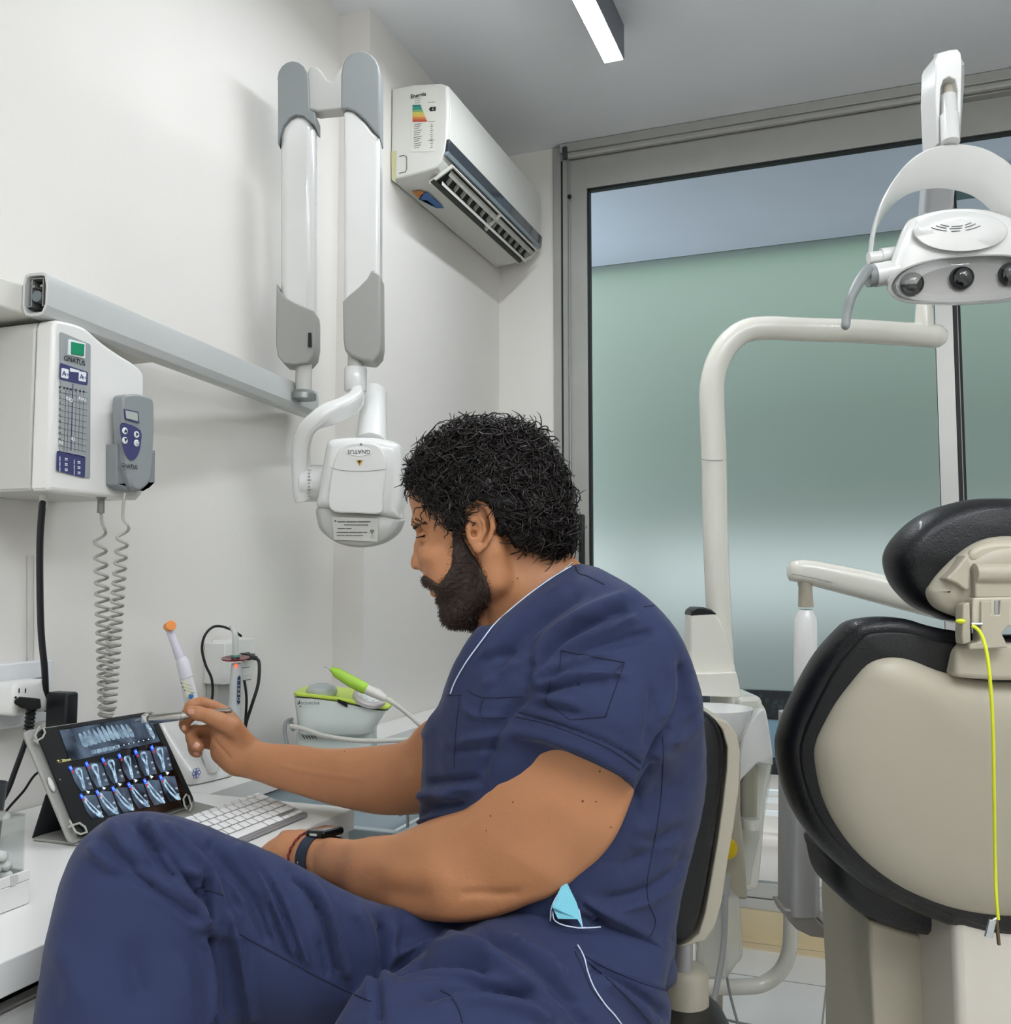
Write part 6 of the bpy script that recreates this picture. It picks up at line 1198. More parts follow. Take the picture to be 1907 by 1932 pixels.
# ---- near (left) arm with its fist
LA = Grid(Q(470, 1180, 1.42)*[1, 1, 0]+[-.03, -.0, .90], [.235, .50, 1.45], .0027)
chainQ(LA, [(1160, 1235, 1.08, .066), (1110, 1370, 1.07, .066), (1068, 1480, 1.07, .0665), (1010, 1585, 1.08, .066), (965, 1655, 1.085, .055)], .03)
chainQ(LA, [(965, 1655, 1.085, .056), (890, 1655, 1.10, .063), (810, 1650, 1.14, .060), (735, 1645, 1.18, .052), (670, 1630, 1.23, .040), (618, 1621, 1.275, .0310)], .03)
LA.ell(Q(1130, 1500, 1.06), (.05, .085, .05), .03); LA.ell(Q(850, 1585, 1.12), (.05, .03, .04), .03)
LA.ell(Q(950, 1700, 1.07), (.035, .022, .03), .02)
chainQ(LA, [(1035, 1420, 1.075, .052), (1000, 1480, 1.08, .055), (945, 1555, 1.09, .052), (890, 1585, 1.105, .048)], .03)
arm_sil = Poly([(1000, 1150), (1300, 1150), (1230, 1400), (1201, 1478), (1190, 1512), (1165, 1572), (1132, 1618), (1085, 1664), (1045, 1690), (1000, 1706), (960, 1722), (920, 1734), (870, 1741), (820, 1739), (760, 1731), (700, 1711), (650, 1690), (612, 1667), (570, 1672), (520, 1665), (488, 1640), (488, 1608), (494, 1598), (506, 1588), (524, 1576), (531, 1567), (543, 1563), (558, 1565), (572, 1563), (586, 1569), (602, 1579), (625, 1580), (668, 1584), (700, 1578), (745, 1574), (780, 1560), (820, 1543), (850, 1534), (880, 1524), (905, 1498), (935, 1440), (955, 1380), (975, 1300)], 3)
# hand: back of the hand, knuckles and five curled fingers resting on the desk edge
chainQ(LA, [(618, 1620, 1.275, .0285), (590, 1618, 1.295, .028), (560, 1612, 1.315, .029), (530, 1606, 1.335, .026)], .018)
LA.ell(Q(556, 1600, 1.318), (.034, .022, .035), .014, R=None)
for i, (kx_, ky_, kd, mx_, my_, md, tx, ty, td) in enumerate([(531, 1580, 1.350, 507, 1592, 1.362, 512, 1622, 1.352), (520, 1588, 1.338, 497, 1604, 1.345, 505, 1632, 1.338), (516, 1600, 1.322, 496, 1618, 1.325, 506, 1642, 1.322), (516, 1614, 1.306, 499, 1630, 1.306, 510, 1650, 1.306)]):
    chainQ(LA, [(550, 1598+i*5, kd-.012, .0125), (kx_, ky_, kd, .0115), (mx_, my_, md, .0100), (tx, ty, td, .0090), (tx+14, ty+4, td, .0085)], .006)
chainQ(LA, [(590, 1606, 1.305, .014), (566, 1578, 1.335, .0115), (548, 1580, 1.35, .010), (534, 1586, 1.352, .0088)], .007)
trim(LA, arm_sil, .008)
LV, LF = LA.mesh(1); LVw = c2w(LV)
# ---- far (right) arm and the hand with the pen
RA = Grid(Q(318, 1300, 1.66)*[1, 1, 0]+[-.0, 0, 1.38], [.06, .545, 1.69], .0021)
chainQ(RA, [(985, 1270, 1.42, .07), (880, 1380, 1.46, .066), (815, 1452, 1.49, .058), (740, 1474, 1.52, .0545), (670, 1466, 1.545, .050), (600, 1460, 1.575, .0435), (540, 1450, 1.59, .036), (500, 1436, 1.60, .0325)], .03)
d = 1.605
# palm and heel of the hand
chainQ(RA, [(500, 1436, 1.602, .0310), (470, 1415, 1.608, .0300), (440, 1392, 1.612, .0290), (422, 1368, 1.616, .0240)], .02)
chainQ(RA, [(486, 1438, 1.60, .026), (450, 1434, 1.597, .0245), (420, 1420, 1.602, .0190)], .016)
RA.ell(Q(438, 1398, 1.590), (.030, .030, .014), .016)
# thumb: leaves the side of the palm near the wrist, tip on the barrel
chainQ(RA, [(462, 1398, 1.590, .0170), (440, 1372, 1.578, .0155), (415, 1360, 1.572, .0125), (396, 1352, 1.571, .0112), (374, 1346, 1.573, .0105), (360, 1342, 1.576, .0092)], .007)
# index: arched over the pen
chainQ(RA, [(436, 1362, 1.622, .0165), (424, 1347, 1.622, .0140), (402, 1333, 1.618, .0118), (380, 1326, 1.610, .0108), (361, 1332, 1.602, .0096), (352, 1345, 1.596, .0085)], .006)
# middle: behind the index, its tip below the barrel
chainQ(RA, [(430, 1374, 1.636, .0155), (405, 1352, 1.642, .0118), (378, 1344, 1.636, .0106), (356, 1352, 1.622, .0096), (347, 1368, 1.610, .0092), (348, 1376, 1.606, .0084)], .005)
# ring and little finger folded into the palm
chainQ(RA, [(424, 1392, 1.640, .0145), (392, 1380, 1.640, .0112), (366, 1380, 1.628, .0106), (360, 1392, 1.610, .0102), (370, 1406, 1.600, .0098), (376, 1410, 1.598, .0084)], .0045)
chainQ(RA, [(420, 1408, 1.632, .0130), (388, 1400, 1.638, .0100), (364, 1404, 1.628, .0094), (362, 1418, 1.612, .0092), (372, 1422, 1.604, .0085)], .0045)
rsil = Poly([(1000, 1150), (1000, 1600), (840, 1545), (800, 1537), (760, 1538), (715, 1537), (660, 1527), (615, 1516), (560, 1499), (520, 1487), (488, 1475), (460, 1468), (435, 1463), (415, 1452), (398, 1436), (388, 1424), (378, 1430), (362, 1428), (352, 1410), (349, 1392), (346, 1384), (338, 1374), (335, 1360), (338, 1344), (341, 1332), (352, 1320), (366, 1314), (385, 1314), (403, 1320), (424, 1329), (443, 1343), (460, 1366), (475, 1385), (494, 1399), (516, 1403), (560, 1405), (600, 1411), (650, 1412), (700, 1408), (745, 1403), (768, 1395), (782, 1378), (800, 1362), (830, 1330), (900, 1150)], 3)
trim(RA, rsil, .005)
RV, RF = RA.mesh(1); RVw = c2w(RV)
def crease(V, Fs, L): return folds(V, Fs, L)
RVw = folds(RVw, RF, [([(402, 1385), (418, 1386), (433, 1381)], 2.0, -.9), ([(402, 1390), (410, 1404), (425, 1420), (437, 1434)], 3, -1.6), ([(379, 1315), (376, 1326), (374, 1330)], 2.0, -.9), ([(402, 1320), (399, 1330)], 2.5, -.5), ([(397, 1426), (404, 1408)], 2.5, -1.4), ([(520, 1440), (560, 1452), (620, 1462), (680, 1470)], 5, .8), ([(768, 1410), (772, 1440), (768, 1470)], 9, -2.0)])
LVw = folds(LVw, LF, [([(900, 1530), (880, 1545), (862, 1560)], 7, -1.2), ([(860, 1690), (900, 1685), (950, 1688), (990, 1682)], 9, -2.2), ([(700, 1670), (760, 1690), (830, 1700)], 20, -2.5), ([(700, 1640), (780, 1650), (860, 1640)], 24, 2), ([(560, 1590), (530, 1600)], 5, -.8), ([(520, 1600), (506, 1610)], 3, -1.0)])
# ---- low-detail trunk and legs under the clothes
TB = Grid([-.75, .05, .70], [.30, 1.05, 1.60], .009)
TB.ell(Q(1070, 1380, 1.23), (.12, .16, .16), .05); TB.ell(Q(1070, 1560, 1.23), (.13, .16, .15), .05); TB.ell(Q(1095, 1750, 1.24), (.09, .09, .13), .05)
chainQ(TB, [(1160, 1250, 1.12, .06), (1060, 1260, 1.25, .07), (985, 1290, 1.40, .06)], .04); chainQ(TB, [(1050, 1180, 1.2, .045), (1060, 1280, 1.2, .08)], .04)
chainQ(TB, [(1060, 1830, 1.24, .05), (640, 1815, 1.13, .045), (300, 1690, 1.03, .045)], .04); chainQ(TB, [(295, 1680, 1.02, .05), (245, 1950, .97, .045), (250, 2380, .95, .035)], .04)
chainQ(TB, [(1110, 1870, 1.12, .06), (800, 2070, .95, .055)], .04); chainQ(TB, [(800, 2070, .94, .055), (760, 2640, 1.0, .04)], .04)
TV, TF = TB.mesh(1); TVw = c2w(TV)
parts_ = [(HVw, HF), (LVw, LF), (RVw, RF), (TVw, TF)]; off = 0; VV = []; FF = []
for v_, f_ in parts_: VV.append(v_); FF.append(f_+off); off += len(v_)
body = rawmesh('body', man, np.concatenate(VV), np.concatenate(FF), M_skin)
TL_, TR_ = bvh(LVw, LF), bvh(RVw, RF)
# nails and moles
M_nail = mat('finger nail', 'd09a86', .3, coat=.3)
def nail(T, px, py, w_, h_, rot, name='fingernail'):
    o = []
    for a in np.linspace(0, 2*math.pi, 16, endpoint=False):
        u, v = w_*math.copysign(abs(math.cos(a))**.7, math.cos(a)), h_*math.copysign(abs(math.sin(a))**.7, math.sin(a)); q = hit(T, px+u*math.cos(rot)-v*math.sin(rot), py+u*math.sin(rot)+v*math.cos(rot), .0006)
        if q is None: return
        o.append(q)
    c = hit(T, px, py, .0011); part(name, man, W((np.array(o+[c]), [(i, (i+1) % 16, 16) for i in range(16)]), M_nail), ang=0)
nail(TR_, 361, 1342.5, 6.5, 5, .15); nail(TR_, 371, 1406, 5.2, 5.5, .6); nail(TR_, 371, 1421, 4.5, 3, .2); nail(TR_, 347, 1373, 3.2, 4.6, 0)
M_mole = mat('mole', '5e3423', .6)
for (T, x, y, r) in [(TL_, 1024, 1420, 1.6), (TL_, 1131, 1455, 2.2), (TL_, 968, 1513, 1.8), (TL_, 1099, 1511, 2.4), (TL_, 1124, 1512, 1.6), (TL_, 926, 1539, 2.0), (TL_, 918, 1567, 1.5), (TL_, 1152, 1560, 1.8), (TR_, 650, 1418, 1.4), (TR_, 460, 1452, 1.)]:
    h_ = hit(T, x, y)
    if h_ is not None: part('mole', man, W(ell(h_-nrm(h_-CAMP)*-.0008, (r*.0005,)*3, seg=8, rings=6), M_mole))
TH_ = bvh(HVw, HF)
for x, y, r in ((919, 1087, 1.6), (976, 1091, 1.3), (967, 1098, 1.)):
    h_ = hit(TH_, x, y); part('mole', man, W(ell(h_, (r*.0006,)*3, seg=8, rings=6), M_mole))
# ---- scrub top
SG = Grid([-.115, .045, .86], [.29, .66, 1.60], .0030)
SG.ell(Q(1030, 1330, 1.215), (.160, .20, .205), .05); SG.ell(Q(1063, 1540, 1.22), (.180, .215, .195), .06); SG.ell(Q(1085, 1740, 1.22), (.150, .15, .185), .06)
SG.ell(Q(1190, 1280, 1.22), (.115, .17, .19), .06)
chainQ(SG, [(1180, 1215, 1.11, .088), (1060, 1200, 1.22, .10), (985, 1260, 1.38, .085)], .06)
chainQ(SG, [(1080, 1120, 1.19, .060), (1120, 1190, 1.17, .08)], .05)
chainQ(SG, [(1000, 1130, 1.13, .03), (920, 1215, 1.12, .035), (870, 1300, 1.17, .05)], .05)
chainQ(SG, [(1060, 1130, 1.27, .04), (900, 1240, 1.28, .05)], .05)
# near sleeve cut square across the arm
S2 = Grid(SG.lo, [.29, .66, 1.60], .0030)
chainQ(S2, [(1170, 1235, 1.085, .100), (1125, 1340, 1.06, .088), (1060, 1500, 1.045, .0745)], .03)
hc_ = Q(1078, 1432, 1.05); ha = Q(1060, 1500, 1.055)-Q(1140, 1300, 1.07); ha /= np.linalg.norm(ha); ha = ha+np.array([0, 0, .25]); ha /= np.linalg.norm(ha)
X, Y, Z = S2.ax[0][:, None, None], S2.ax[1][None, :, None], S2.ax[2][None, None, :]
S2.f = smax(S2.f, ((X-hc_[0])*ha[0]+(Y-hc_[1])*ha[1]+(Z-hc_[2])*ha[2]).astype(np.float32), .004)
ssil = Poly([(940, 1150), (1400, 1000), (1400, 1400), (1240, 1440), (1201, 1484), (1180, 1462), (1150, 1445), (1115, 1428), (1080, 1413), (1040, 1400), (1000, 1390), (955, 1379), (962, 1350), (975, 1325), (985, 1305), (960, 1250)], 3); trim(S2, ssil, .006)
SG.f = smin(SG.f, S2.f, .022)
# far sleeve
S2 = Grid(SG.lo, [.29, .66, 1.60], .0030)
chainQ(S2, [(985, 1270, 1.40, .092), (880, 1355, 1.455, .084), (820, 1430, 1.48, .078)], .03)
hc_ = Q(815, 1368, 1.46); ha = Q(820, 1430, 1.48)-Q(985, 1250, 1.40); ha /= np.linalg.norm(ha)
S2.f = smax(S2.f, ((X-hc_[0])*ha[0]+(Y-hc_[1])*ha[1]+(Z-hc_[2])*ha[2]).astype(np.float32), .004); SG.f = smin(SG.f, S2.f, .02); del S2
top_sil = Poly([(1080, 1067), (1106, 1067), (1130, 1073), (1150, 1085), (1185, 1103), (1220, 1128), (1250, 1156), (1278, 1192), (1300, 1238), (1316, 1285), (1325, 1330), (1328, 1370), (1331, 1420), (1331, 1480), (1322, 1540), (1308, 1600), (1293, 1660), (1284, 1700), (1276, 1745), (1266, 1790), (1272, 1815), (1278, 1836), (1258, 1868), (1180, 1846), (1109, 1812), (1080, 1790), (1030, 1775), (960, 1765), (860, 1765), (760, 1740), (735, 1700), (755, 1620), (771, 1560), (783, 1530), (792, 1490), (796, 1450), (797, 1396), (792, 1388), (804, 1362), (826, 1334), (836, 1308), (850, 1266), (866, 1236), (884, 1206), (905, 1182), (930, 1180), (960, 1152), (1000, 1120), (1040, 1090)], 2)
trim(SG, top_sil, .012)
SV, SF = SG.mesh(1); SVw = c2w(SV)
SFOLD = [([(1195, 1120), (1120, 1150), (1050, 1190), (1010, 1240), (1000, 1290)], 11, 4.5), ([(1190, 1145), (1110, 1180), (1045, 1225), (1015, 1275)], 8, -4), ([(1210, 1160), (1140, 1190), (1075, 1220), (1030, 1262), (1010, 1300)], 9, 4), ([(1240, 1190), (1150, 1215), (1080, 1245), (1030, 1290)], 9, -3.5),
 ([(1150, 1225), (1060, 1255), (1000, 1290)], 9, 3.5), ([(1010, 1300), (1070, 1275), (1140, 1270), (1180, 1275)], 6, 3.2), ([(1010, 1312), (1080, 1290), (1150, 1285)], 6, -3), ([(985, 1300), (1000, 1265), (1005, 1235)], 9, -6), ([(1005, 1330), (1060, 1340), (1100, 1352)], 8, -2.5), ([(1000, 1318), (1040, 1318), (1090, 1330)], 7, 2.5),
 ([(1285, 1240), (1290, 1320), (1262, 1380), (1230, 1430)], 10, -4.5), ([(1262, 1240), (1262, 1310), (1240, 1370)], 10, 3.5), ([(1310, 1300), (1300, 1350), (1268, 1390)], 7, 3), ([(1325, 1330), (1290, 1365), (1262, 1392)], 6, -3.5), ([(1329, 1350), (1300, 1380), (1268, 1405)], 6, 3), ([(1230, 1290), (1230, 1350), (1215, 1420)], 9, -2.5),
 ([(1262, 1375), (1240, 1420), (1215, 1470), (1200, 1520)], 7, -6),
 ([(1080, 1100), (1010, 1145), (950, 1195), (900, 1260)], 14, 3.5), ([(1100, 1120), (1020, 1175), (960, 1230), (930, 1290)], 9, -3.5), ([(905, 1260), (930, 1240), (980, 1225)], 9, -3), ([(985, 1240), (940, 1275), (905, 1300)], 9, 3), ([(1000, 1310), (960, 1345), (930, 1400), (905, 1470)], 9, -4),
 ([(870, 1330), (900, 1350), (950, 1355)], 7, 2.0), ([(860, 1400), (920, 1390), (955, 1385)], 8, 2.5), ([(845, 1420), (900, 1415), (940, 1420)], 6, -2),
 ([(775, 1520), (810, 1500), (870, 1500)], 9, 5), ([(780, 1545), (820, 1525), (880, 1515)], 7, -5), ([(800, 1480), (850, 1475), (910, 1470)], 8, -3), ([(765, 1570), (800, 1545), (840, 1535)], 8, 5), ([(790, 1500), (830, 1488), (900, 1488)], 6, 2.5),
 ([(1300, 1600), (1270, 1650), (1200, 1690), (1130, 1700)], 12, -3.5), ([(1290, 1640), (1240, 1690), (1160, 1720)], 10, 3.5), ([(1160, 1560), (1220, 1560), (1290, 1530)], 18, 3), ([(1150, 1640), (1210, 1620), (1270, 1560)], 14, -3),
 ([(1080, 1700), (1150, 1725), (1220, 1765), (1262, 1810)], 12, 4.5), ([(1090, 1730), (1150, 1755), (1220, 1795), (1250, 1830)], 9, -4), ([(1110, 1760), (1170, 1790), (1240, 1830)], 9, 3.5), ([(1090, 1700), (1130, 1730), (1132, 1745), (1110, 1755)], 6, -5), ([(1276, 1760), (1262, 1800), (1240, 1850)], 7, -3),
 ([(1010, 1330), (1035, 1300), (1100, 1290)], 5, -1.5), ([(1200, 1500), (1230, 1500), (1300, 1480)], 16, -2), ([(1180, 1590), (1240, 1600), (1290, 1580)], 12, 2),
 ([(955, 1378), (1010, 1389), (1080, 1412), (1150, 1444), (1201, 1480)], 9, 2.0), ([(975, 1345), (1030, 1360), (1090, 1380), (1160, 1410), (1215, 1442)], 3.5, -1.8)]
SVw = folds(SVw, SF, SFOLD, 1.9); SVw = SVw+normals(SVw, SF)*(vnoise(SVw, 42, 4)*.0013+vnoise(SVw, 105, 14)*.0006)[:, None]
top = rawmesh('scrub_top', man, SVw, SF, M_scrub); TS = bvh(SVw, SF)
def line(name, par, T, pts, r, m, n=6, lift=.0003, **k):
    t_ = ontube(T, pts, r, n, lift, 6)
    if t_ is not None: part(name, par, W(t_, m), ang=0)
line('neck_piping', top, TS, [(1078, 1070), (1040, 1093), (1000, 1122), (962, 1153), (932, 1181), (908, 1212), (885, 1243), (868, 1270), (857, 1292), (851, 1309)], .0008, M_pipe, 8, .0012)
for nm, pts in (('front_seam', [(868, 1312), (862, 1360), (858, 1410), (857, 1450)]), ('armhole_seam', [(1085, 1068), (1092, 1082), (1110, 1088), (1140, 1103)]), ('shoulder_seam', [(1214, 1145), (1238, 1142)]), ('side_seam', [(1250, 1390), (1251, 1430), (1247, 1500), (1239, 1560), (1228, 1620), (1221, 1660), (1223, 1700), (1236, 1735), (1232, 1755), (1225, 1768)]), ('sleeve_hem_seam', [(976, 1343), (1030, 1356), (1090, 1377), (1160, 1408), (1213, 1444)]), ('sleeve_hem_seam', [(972, 1352), (1028, 1365), (1088, 1386), (1155, 1416), (1207, 1452)]),
    ('chest_pocket_edge', [(882, 1302), (912, 1316), (985, 1314)]), ('chest_pocket_edge', [(912, 1316), (908, 1352), (955, 1353)]), ('placket_end', [(845, 1312), (870, 1311)]), ('bottom_hem_seam', [(1262, 1828), (1240, 1850), (1236, 1852)])):
    line(nm, top, TS, pts, .0006, M_stitch)
pk = [(1058, 1227), (1085, 1229), (1120, 1238), (1178, 1250), (1170, 1278), (1160, 1310), (1142, 1352), (1075, 1358), (1050, 1340), (1028, 1324), (1038, 1290), (1050, 1255)]
_pp = [(1056, 1262), (1058, 1227), (1178, 1250), (1142, 1352), (1075, 1358), (1028, 1324)]
for _a, _b in zip(_pp[:-1], _pp[1:]): line('sleeve_pocket_edge', top, TS, [_a, _b], .0006, M_stitch, 12)
line('sleeve_pocket_edge', top, TS, [(1038, 1283), (1034, 1300), (1028, 1324)], .0006, M_stitch); line('sleeve_pocket_edge', top, TS, [(1178, 1251), (1160, 1268), (1172, 1272)], .0005, M_stitch)
# ---- trousers
PG = Grid([-.56, .285, .78], [.24, .70, 1.50], .0034)
chainQ(PG, [(1060, 1800, 1.24, .115), (760, 1770, 1.17, .112), (560, 1745, 1.10, .108), (330, 1665, 1.03, .083), (270, 1640, 1.01, .074)], .04)
chainQ(PG, [(262, 1650, 1.005, .076), (240, 1780, .985, .086), (238, 1930, .965, .094), (245, 2150, .95, .098)], .035)
PG.ell(Q(1100, 1800, 1.21), (.130, .13, .185), .05)
chainQ(PG, [(1120, 1855, 1.10, .108), (960, 1950, 1.0, .100), (790, 2035, .93, .097)], .04)
chainQ(PG, [(880, 1840, 1.16, .07), (1020, 1800, 1.12, .09)], .05)
psil = Poly([(760, 1712), (850, 1715), (950, 1705), (1060, 1670), (1180, 1640), (1270, 1700), (1275, 1790), (1256, 1860), (1264, 1890), (1262, 1935), (1250, 2100), (1100, 2600), (300, 2600), (40, 2300), (48, 2040), (60, 1932), (70, 1860), (80, 1800), (94, 1735), (108, 1672), (126, 1628), (150, 1590), (178, 1563), (212, 1541), (248, 1531), (290, 1532), (335, 1542), (385, 1558), (425, 1574), (470, 1592), (510, 1609), (550, 1630), (585, 1647), (612, 1661), (650, 1681), (690, 1697)], 3)
trim(PG, psil, .02)
PV, PF = PG.mesh(1); PVw = c2w(PV)
PFOLD = [([(205, 1545), (225, 1585), (270, 1640), (330, 1690), (400, 1760)], 12, 5), ([(165, 1590), (200, 1625), (260, 1665), (320, 1705), (385, 1765)], 12, 5), ([(220, 1600), (250, 1625), (300, 1650)], 14, -6), ([(200, 1640), (240, 1650), (310, 1690), (380, 1745)], 14, -7), ([(270, 1545), (320, 1620), (365, 1690), (400, 1735)], 8, 5), ([(300, 1590), (345, 1650), (385, 1710)], 8, -7), ([(250, 1540), (290, 1600), (340, 1670)], 9, -5), ([(320, 1650), (350, 1690), (385, 1735), (405, 1760)], 6, 4), ([(340, 1640), (375, 1650), (385, 1655)], 8, 4),
 ([(330, 1545), (390, 1600), (430, 1670), (450, 1740)], 14, -5), ([(300, 1550), (350, 1590), (400, 1640), (420, 1690)], 10, 4), ([(395, 1760), (408, 1810), (414, 1860), (414, 1932)], 9, -8), ([(380, 1765), (400, 1830), (404, 1932)], 9, 4), ([(388, 1650), (392, 1700), (398, 1750)], 7, -6), ([(430, 1700), (445, 1760), (460, 1830), (475, 1932)], 10, 4), ([(420, 1760), (435, 1830), (440, 1932)], 12, -5),
 ([(395, 1570), (440, 1640), (480, 1700), (510, 1790)], 10, -5), ([(440, 1590), (490, 1650), (535, 1750), (560, 1815)], 9, 4), ([(460, 1590), (520, 1690), (560, 1800), (575, 1832)], 7, -4.5), ([(500, 1640), (545, 1720), (585, 1830)], 9, 3), ([(550, 1645), (590, 1690), (620, 1760), (640, 1850)], 8, -6), ([(575, 1660), (615, 1710), (640, 1790), (655, 1850)], 8, 4.5), ([(500, 1700), (530, 1770), (545, 1810)], 6, -3.5), ([(600, 1770), (612, 1820), (620, 1850)], 6, -3.5),
 ([(660, 1700), (690, 1750), (705, 1820), (708, 1890)], 14, 4), ([(722, 1735), (718, 1790), (713, 1860), (712, 1932)], 9, -5), ([(745, 1735), (735, 1800), (725, 1860)], 10, 3.5),
 ([(730, 1810), (780, 1790), (860, 1790), (940, 1810)], 10, 4), ([(735, 1835), (790, 1818), (870, 1815), (930, 1830)], 9, -6), ([(640, 1900), (700, 1862), (770, 1842), (850, 1838), (920, 1850)], 14, 2.5), ([(740, 1850), (800, 1838), (880, 1845), (1000, 1880)], 8, -4), ([(820, 1760), (900, 1790), (980, 1840), (1060, 1900)], 12, 4), ([(900, 1755), (980, 1800), (1040, 1850), (1100, 1900)], 10, -4.5), ([(960, 1770), (1020, 1800), (1070, 1850)], 9, 4), ([(1020, 1860), (1080, 1900), (1120, 1950)], 10, -4),
 ([(840, 1900), (900, 1880), (1000, 1900), (1060, 1950)], 16, 5), ([(780, 1880), (860, 1862), (960, 1872), (1020, 1880)], 14, -5), ([(1110, 1815), (1180, 1860), (1240, 1900), (1262, 1930)], 9, -4.5), ([(1130, 1850), (1200, 1900), (1240, 1950)], 8, 4), ([(1120, 1830), (1190, 1880), (1250, 1932)], 8, 3.5), ([(100, 1760), (140, 1850), (150, 1932)], 26, 3), ([(230, 1760), (260, 1850), (270, 1932)], 28, -4), ([(330, 1780), (350, 1860), (350, 1932)], 22, 3)]
PVw = folds(PVw, PF, PFOLD, 2.2); PVw = PVw+normals(PVw, PF)*(vnoise(PVw, 30, 9)*.0016+vnoise(PVw, 85, 19)*.0007)[:, None]
pts_ = rawmesh('scrub_trousers', man, PVw, PF, M_pants); TP = bvh(PVw, PF)
for nm, pts in (('inseam', [(450, 1762), (520, 1800), (590, 1838), (650, 1868), (700, 1890)]), ('knee_patch_seam', [(368, 1685), (372, 1676), (386, 1672)]), ('knee_patch_seam', [(388, 1680), (405, 1683), (420, 1690)]), ('fly_stitch', [(830, 1868), (850, 1880), (865, 1905), (872, 1930)]), ('pocket_stitch', [(1084, 1795), (1100, 1830), (1118, 1870), (1150, 1905)]), ('back_seam', [(1108, 1815), (1150, 1850), (1200, 1900), (1235, 1940)])): line(nm, pts_, TP, pts, .0007, M_stitch)
line('pocket_piping', pts_, TP, [(1089, 1784), (1100, 1805), (1108, 1835), (1120, 1865), (1140, 1895), (1158, 1915), (1172, 1934)], .0008, M_pipe, 8, .001)
# lower trouser legs and shoes, below the picture
lg = [[(250, 2120, .95, .085), (258, 2330, .93, .075)], [(800, 2030, .93, .085), (770, 2300, .98, .078), (765, 2560, 1.04, .07)]]
for ch_ in lg: part('trouser_leg', pts_, W(tube([P(a, b, c) for a, b, c, r in ch_], [r for *_, r in ch_], 20), M_pants))
M_shoe = mat('dark clog', '1d2230', .5)
a0 = P(258, 2380, .93); part('shoe', man, W(rbox(a0+np.array([-.04, .0, -.02]), (.24, .10, .085), .04, [nrm([-.9, -.2, -.35]), nrm([.2, -.95, 0]), EZ]), M_shoe))
a0 = P(765, 2620, 1.05); part('shoe', man, W(rbox(np.array([a0[0]-.05, a0[1]-.02, .045]), (.28, .105, .088), .04, [nrm([-.9, -.4, 0]), nrm([.4, -.9, 0]), EZ]), M_shoe))
# ---- cyan tab of the pocket lining at the hip
M_cy = mat('cyan fabric', '7cc4d6', .75, bump=.2, bscale=700)
tabs = [(1062, 1662, 0), (1070, 1664, .0), (1088, 1695, .004), (1091, 1712, .006), (1094, 1746, .010), (1080, 1753, .012), (1046, 1757, .012), (1040, 1735, .010), (1043, 1700, .008), (1052, 1680, .004)]
T2 = bvh(np.concatenate([SVw, PVw]), np.concatenate([SF, PF+len(SVw)]))
tw = [hit(T2, x, y, .003+e) for x, y, e in tabs]
if all(t is not None for t in tw):
    cr_ = part('cyan_pocket_tab', top, W(prism(tw, -CFW*.0012), M_cy), ang=30)
    part('tab_binding', cr_, W(tube([tw[3]+0, tw[4], tw[4]+CR*.003], .0009, 6), M_pipe)); 
line('hem_edge', top, T2, [(1086, 1788), (1112, 1808), (1150, 1828), (1205, 1851), (1256, 1868)], .0014, M_seam, 6, .0)
line('tab_binding', top, T2, [(1040, 1735), (1041, 1750), (1052, 1759), (1075, 1764), (1100, 1763), (1126, 1760)], .0007, M_pipe, 6, .010)
line('tab_binding', top, T2, [(1052, 1680), (1043, 1700), (1039, 1735)], .0006, M_pipe, 6, .010)
# ---- necklace, watch, bracelet, pen
nk = [hit(T2 if False else TH_, x, y, .0008) for x, y in spline([np.array(q, float) for q in [(1079, 1062), (1072, 1068), (1060, 1078), (1048, 1088), (1036, 1098)]], 10)]
nk = [q for q in nk if q is not None]; M_sil = mat('silver chain', 'b9b4a8', .25, .9)
nkt = thing('necklace', 'thin silver chain necklace on the back of the neck under the collar', 'necklace', nk[0])
part('chain', nkt, [W(ell(q, (.0012, .0012, .0012), seg=8, rings=5), M_sil) for q in nk]+[W(tube(nk, .0006, 5), M_sil)])
wt = thing('smartwatch', 'black smartwatch with navy strap on the near wrist', 'watch', P(615, 1640, 1.26))
wa = nrm(P(670, 1626, 1.23)-P(590, 1618, 1.295)); wc = P(612, 1622, 1.283); wu = nrm(-CD+.25*CR-.2*CFW); wu = nrm(wu-(wu@wa)*wa); wv = np.cross(wa, wu)
M_strap = mat('navy strap', '1f2a3c', .7, bump=.3, bscale=800)
def wrist(c, a_, r1, r2, n=40): return [c+wu*r1*math.cos(t_)+wv*r2*math.sin(t_) for t_ in np.linspace(0, 2*math.pi, n, endpoint=False)]
ro, ri = [], []
def around(c, lift, n=40):
    "a closed ring lying on the skin of the wrist"
    o = []
    for t_ in np.linspace(0, 2*math.pi, n, endpoint=False):
        dd = wu*math.cos(t_)+wv*math.sin(t_); h_ = TL_.ray_cast(Vector(c+dd*.07), Vector(-dd), .07); rr_ = np.linalg.norm(np.array(h_[0])-c) if h_[0] is not None else .031; o.append(rr_)
    o = np.array(o); 
    for _ in range(3): o = (np.roll(o, 1)+2*o+np.roll(o, -1))/4
    return [c+(wu*math.cos(t_)+wv*math.sin(t_))*(q+lift) for t_, q in zip(np.linspace(0, 2*math.pi, n, endpoint=False), o)]
st_r = []
for off_, k in ((-.0105, .0003), (-.0115, .0022), (.0115, .0022), (.0105, .0003)): st_r.append(around(wc+wa*off_, k))
tops = around(wc+wa*.006, 0)[0]
part('strap', wt, W(loft(st_r, cap=False, closed=True), M_strap), ang=50)
cc_ = tops+wu*.0062; part('case', wt, W(rbox(cc_, (.042, .036, .0105), .0045, [wa, wv, wu]), mat('watch case', '17181a', .25, .5)))
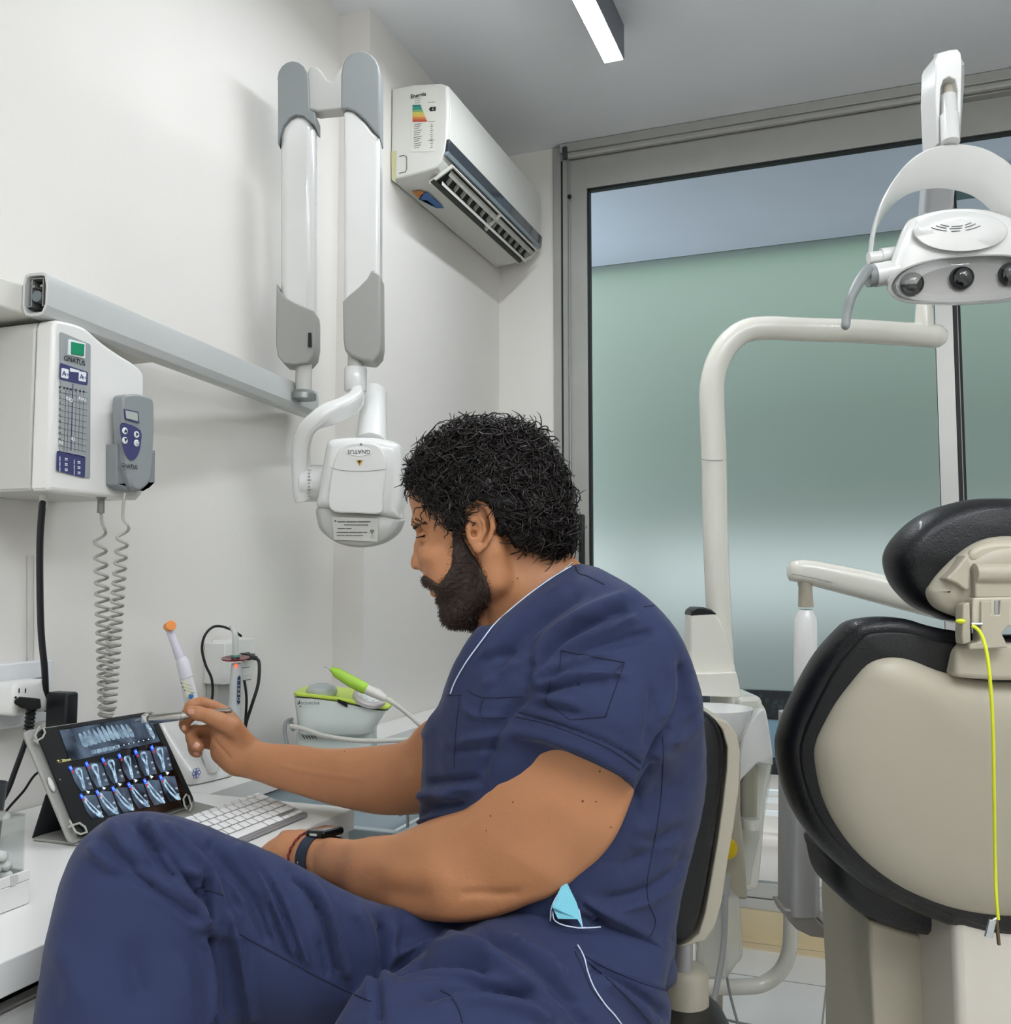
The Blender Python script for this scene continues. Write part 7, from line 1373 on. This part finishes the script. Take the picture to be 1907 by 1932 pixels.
part('display', wt, W(rbox(cc_+wu*.0050, (.036, .030, .0022), .001, [wa, wv, wu]), mat('watch glass', '60676a', .08, coat=1.)))
part('side_button', wt, W(rbox(cc_+wv*.0185 if (wv@CFW) < 0 else cc_-wv*.0185, (.016, .002, .0035), .001, [wa, wv, wu]), M_aluw))
bc2 = thing('bracelet', 'dark red braided bracelet on the wrist beside the watch', 'bracelet', P(580, 1615, 1.29))
M_red = mat('red braid', '8c2c30', .7); bcn = P(585, 1616, 1.298); bw = []
for k_, q_ in enumerate(around(bcn, .0016, 72)): bw.append(q_+wa*(.0007*math.sin(k_*1.9)+.004*math.cos(k_*2*math.pi/72)))
part('braid', bc2, W(tube(bw, .0014, 7), M_red)); part('braid', bc2, W(tube([q+wa*.0022*math.cos(k*1.9) for k, q in enumerate(bw)], .0012, 7), mat('dark braid', '4a1a1e', .7)))
part('bead', bc2, [W(ell(hit(TL_, 564, 1627, .0012), (.0018,)*3, seg=8, rings=6), M_sil)] if hit(TL_, 564, 1627) is not None else [W(ell(bcn, (.001,)*3), M_sil)])
pe = thing('pen', 'silver metal pen held in the pointing hand in front of the tablet', 'pen', P(350, 1350, 1.585))
M_pen = mat('pen metal', 'b5b3ae', .22, .95); pd = lambda x: 1.590-(x-268)*.00002
def pp(x, y): return P(x, y, 1.588)
part('barrel', pe, W(tube([pp(283, 1357), pp(300, 1355.6), pp(345, 1350.5), pp(352, 1350), pp(400, 1343.6), pp(436, 1340)], [.0072, .0078, .0074, .0050, .0046, .0042], 20), M_pen), ang=40)
part('barrel_ring', pe, W(tube([pp(343, 1350.8), pp(345, 1350.6)], .0079, 18), M_pen)); part('grip_block', pe, W(rbox(pp(274, 1356), (.012, .012, .015), .003, [nrm(pp(300, 1355)-pp(280, 1357)), CFW, CD]), mat('pen chrome', 'dadbd8', .15, .9)))
part('tip', pe, W(tube([pp(256, 1360), pp(268, 1358)], [.0022, .0040], 12), mat('smoke tip', '8b9194', .3, .5))); part('end_cap', pe, W(tube([pp(430, 1341.2), pp(437, 1340.2)], [.0044, .0036], 14), M_mg))
